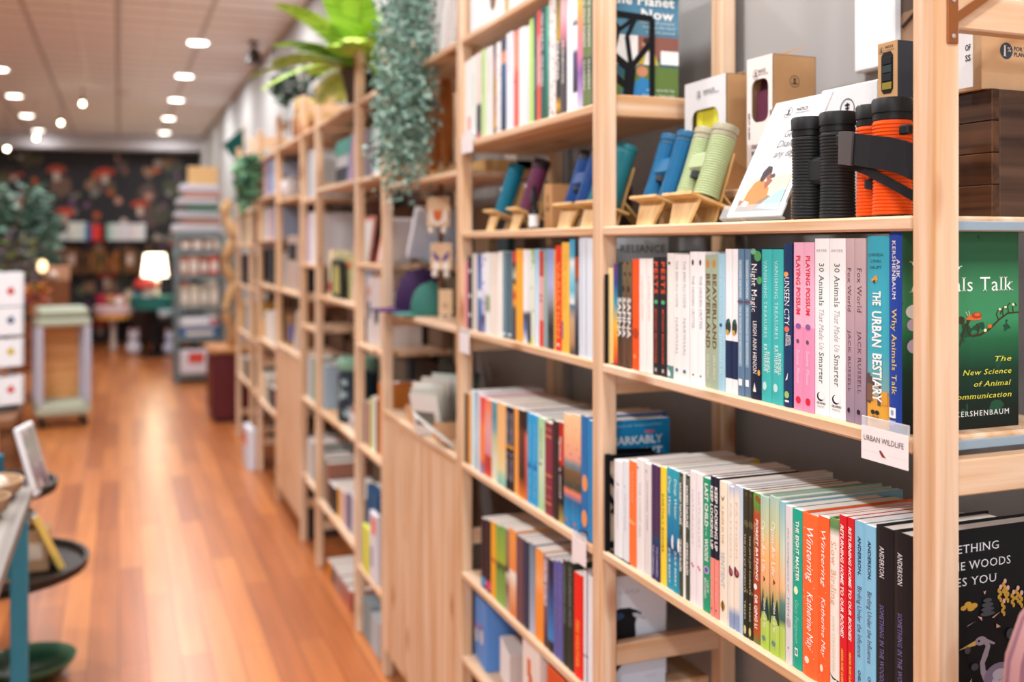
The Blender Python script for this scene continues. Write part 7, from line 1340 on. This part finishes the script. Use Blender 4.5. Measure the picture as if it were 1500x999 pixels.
for z in (.03, .20, .34, .47):
    for k in range(4):
        a = k*pi/2; m = MB(); m.T = Matrix.Translation((0, 0, z)) @ Matrix.Rotation(a, 4, 'Z'); m.bbox(-.075, .075, -.095, -.088, .001, .15 if z > .4 else .125, .001)
        c0 = ['c8342c', '3a4a6a', 'c9b03a', '4a5a7a'][(k+int(z*10)) % 4]
        m.add([(.02, -.0955, .05), (.045, -.0955, .06), (.03, -.0955, .09), (.005, -.0955, .07)], [(0, 1, 2, 3)], 1); 
        oo = m.build('greeting_card', [mat('eceef2', .6), mat(c0, .6)], None, Vector((p.x-.02, p.y, .7605)), (0, 0, radians(30)))
        tag(oo, 'white greeting card, %s side of the spinner, %s tier' % (['aisle', 'window', 'far', 'inner'][k], {.03: 'lowest', .20: 'second', .34: 'third', .47: 'top'}[z]), 'card', 'white cards on the spinner')
sit(6, 4.9, .7605+.0, .10, 1.0, 'b08058', 'round brown ball ornament', 'x', 'y') if 0 else None
# near table with blue legs
TX, TY1, TY0, TZ = -.245, 3.445, 1.2, .76
nt_ = empty('display_table', (TX-.4, TY1-.6, 0), 'weathered grey display table with a turquoise leg', 'table'); grey_w = wood('a39a92', '7c746e', 'y', .6, .6, False, name='weathered_wood'); blue = mat('3f8fa8', .6, var=.15)
for k in range(5): MB().bbox(.4-.16*(k+1)+.001, .4-.16*k-.001, TY0-(TY1-.6), .6, TZ-.035, TZ, .003).build('top_plank', grey_w, nt_)
for i in (.34, -.36):
    for j in (.53, TY0-(TY1-.6)+.05): MB().bbox(i, i+.048, j, j+.048, 0, TZ-.0355, .003).build('leg', blue, nt_)
MB().bbox(-.311, .339, .535, .573, .50, .56, .003).build('stretcher', blue, nt_); 
for i in (.35, -.35): MB().bbox(i, i+.02, TY0-(TY1-.6)+.099, .5295, .64, .7245, .003).build('apron', blue, nt_)
# things on the near table
RV, FV = Vector((cos(YAW), -sin(YAW), 0)), Vector((sin(YAW), cos(YAW), 0))
q = RV*-1.585+FV*3.33; a_ = RV*-1.60+FV*3.47
o = empty('framed_card', (a_.x, a_.y, .6725), 'white edged framed print propped on the upper round tray', 'picture frame', None, (radians(15), 0, radians(-104)))
MB().bbox(0, .15, 0, .016, 0, .235, .005).build('frame', mat('e2e2e6', .5), o); MB().bbox(.014, .136, .0155, .0175, .016, .22, .0003).build('print', bands([(0, '6a4a48'), (.3, '9a8a90'), (.6, 'a8a8a0'), (1, '9a9690')], blot=('c4b4b0', 25, .58)), o)
q = RV*-1.77+FV*3.38; o = empty('small_tin', (q.x, q.y, .6725), 'teal blue tin with a white label on the upper round tray', 'tin', None, (0, 0, -YAW)); MB().bbox(-.05, .035, 0, .07, 0, .12, .004).build('body', mat('12708c', .4), o); MB().bbox(-.04, .025, -.0012, .0002, .02, .07, .0004).build('label', mat('dfe6ea', .5), o)
def basket(loc_, r, h, c, label):
    o = empty('woven_bowl', loc_, label, 'bowl'); MB().lathe([(r*.6, 0), (r*.9, h*.4), (r, h), (r*.94, h), (r*.84, h*.45), (r*.5, .008)], 22).build('bowl', mat(c, .8), o, smooth=True); 
    for k in range(7): a = k*.9; MB().ball((r*.4*cos(a), r*.4*sin(a), h*.75), r*.24, n=10, m=6).build('wrapped_piece', mat(['d9c8b4', 'c9b0a0', 'e4dcd6', 'b89a80'][k % 4], .6), o, smooth=True)
basket((TX-.125, 3.31, TZ+.0005), .11, .055, 'b89878', 'shallow pale bowl of wrapped pieces on the near table'); basket((TX-.12, 3.08, TZ+.0005), .09, .06, 'a8886a', 'second bowl of wrapped pieces nearer the camera')
# tiered stand behind the table: round trays of goods
pz_ = floor_at(8, 985); ts = empty('tiered_stand', (-.42, 3.85, 0), 'dark tiered stand of round trays behind the near table', 'stand'); dkm = mat('2c2320', .5)
MB().lathe([(.10, 0), (.10, .02), (.03, .04), (.02, .06), (.02, .70), (.0, .71)], 20).build('pole', dkm, ts)
MB().lathe([(.30, .385), (.32, .39), (.325, .42), (.31, .42), (.30, .40), (.0, .40)], 30, cap=False).build('lower_tray', dkm, ts, smooth=True)
MB().lathe([(.20, .655), (.22, .66), (.225, .69), (.21, .69), (.2, .67), (.0, .67)], 30, cap=False).build('upper_tray', dkm, ts, smooth=True)
for i, (x, y, s, c, ds, ct_) in enumerate([(.10, -.10, (.10, .10, .14), 'c09a74', 'kraft box on the lower round tray', 'box'), (.03, -.20, (.09, .08, .10), 'b88e68', 'smaller kraft box at the front of the lower round tray', 'box')]):
    o = empty('small_carton', (-.42+x, 3.85+y, .4025), ds, ct_, 'kraft boxes on the tiered stand'); MB().bbox(0, s[0], 0, s[1], 0, s[2], .004).build('body', mat(c, .7), o); MB().bbox(s[0]*.2, s[0]*.8, -.001, .0005, s[2]*.3, s[2]*.7, .0003).build('label', mat('e0d0bc', .7), o)
o = empty('yellow_book', (-.42+.215, 3.80, .4035), 'pale yellow book leaning on the lower round tray', 'book', None, (0, radians(-24), radians(15))); MB().bbox(0, .022, -.08, .08, .004, .21, .002).build('cover', mat('ecc96a', .5), o); MB().box(.003, .019, -.078, .081, .006, .2115).build('pages', paper, o)
# green bowl on the floor
pg_ = at(44, HOR, 3.50); o = empty('glazed_bowl', (pg_.x, pg_.y, 0), 'green glazed bowl on the floor beside the turquoise leg', 'bowl')
MB().lathe([(.07, 0), (.075, .008), (.12, .03), (.148, .065), (.150, .072), (.142, .070), (.112, .036), (.05, .018), (.0, .016)], 36, cap=False).build('bowl', bands([(0, '1c3426'), (.6, '264a36'), (1, '567c62')], rough=.15), o, smooth=True); MB().lathe([(.066, -.0), (.07, .004), (.066, .006)], 24).build('foot_ring', mat('24382c', .4), o)
# tall greenery at the far left
pt_ = at(28, HOR, 10.2); o = bush('tall_plant', (pt_.x, pt_.y, 1.05), 900, .36, .55, .12, ['4a6a58', '6a8a78', '3a5648', '8aa898', '2c443a', '54705c'], 'tall grey green bushy plant before the dark wallpaper', 'plant', (.16, .30, '5a4a40'), 21)
st_ = empty('plant_stand', (pt_.x, pt_.y, 0), 'dark stand under the tall bushy plant', 'stand'); MB().lathe([(.18, .71), (.19, .72), (.19, .745), (.18, .749)], 20).build('top', dkm, st_)
for k in range(3): a = k*2.1; MB().bar((.06*cos(a), .06*sin(a), .71), (.17*cos(a), .17*sin(a), 0), .03, .03).build('leg', dkm, st_)
pv = at(30, HOR, 8.9); ht = empty('plant_table', (pv.x, pv.y, 0), 'dark table of potted flowers beside the wooden desk', 'table'); MB().bbox(-.34, .26, -.2, .2, .84, .88, .004).build('tabletop', dkm, ht)
for i in (-.31, .19):
    for j in (-.17, .13): MB().bbox(i, i+.04, j, j+.04, 0, .8395, .003).build('leg', dkm, ht)
def posy(u, d, z, rx, rz, leaf_, cols, label, seed, potc):
    p = at(u, HOR, d); return bush('potted_flowers', (p.x, p.y, z+.125), 240, rx, rz, leaf_, cols, label, 'plant', (.07, .124, potc), seed, 'potted flowers on the dark table')
posy(29, 8.98, .88, .17, .33, .07, ['5a4658', '6a5466', '8a9a4a', '4a3a48', '7a6a72'], 'purple grey heather plant on the dark table', 31, '3a3430')
posy(52, 8.72, .88, .10, .08, .06, ['e07a2c', 'd86a8a', '6a7a3a', 'e89a4a'], 'orange and pink flowers in front of the heather', 32, 'a86a44')
posy(6, 8.72, .88, .10, .12, .06, ['4a5a30', '8a9a3c', '6a7a40', 'b84a5a'], 'yellow green plant at the left of the heather', 33, '4a3c34')
o = empty('candle_lantern', at(62, 390, 9.0)-Vector((0, 0, .0)), 'small glowing amber lamp beside the heather plant', 'lamp'); MB().ball((0, 0, 0), .04, .04, .055, 12, 8).build('glow_globe', mat('ffd9a0', .5, emit=3.0), o, smooth=True); zz = o.location.z; MB().lathe([(.05, .8805-zz), (.05, .895-zz), (.008, .90-zz), (.008, -.05), (.02, -.045)], 12).build('stem', mat('4a3a2c', .5), o)
# birdhouse on the wallpaper
bh = far((64-200)/FPX*15.3, zV(352, *far(-1.3, 0, .1)[:2])+.001, .2); o = empty('bird_house', bh, 'grey birdhouse with a round hole at the end of the wall shelf', 'birdhouse', None, (0, 0, fa)); m = MB().prism([(-.11, 0), (.11, 0), (.11, .24), (0, .36), (-.11, .24)], 0, .14); 
m.v = [(x, z, y) for x, y, z in m.v]; m.build('house_body', mat('a09a98', .7), o)
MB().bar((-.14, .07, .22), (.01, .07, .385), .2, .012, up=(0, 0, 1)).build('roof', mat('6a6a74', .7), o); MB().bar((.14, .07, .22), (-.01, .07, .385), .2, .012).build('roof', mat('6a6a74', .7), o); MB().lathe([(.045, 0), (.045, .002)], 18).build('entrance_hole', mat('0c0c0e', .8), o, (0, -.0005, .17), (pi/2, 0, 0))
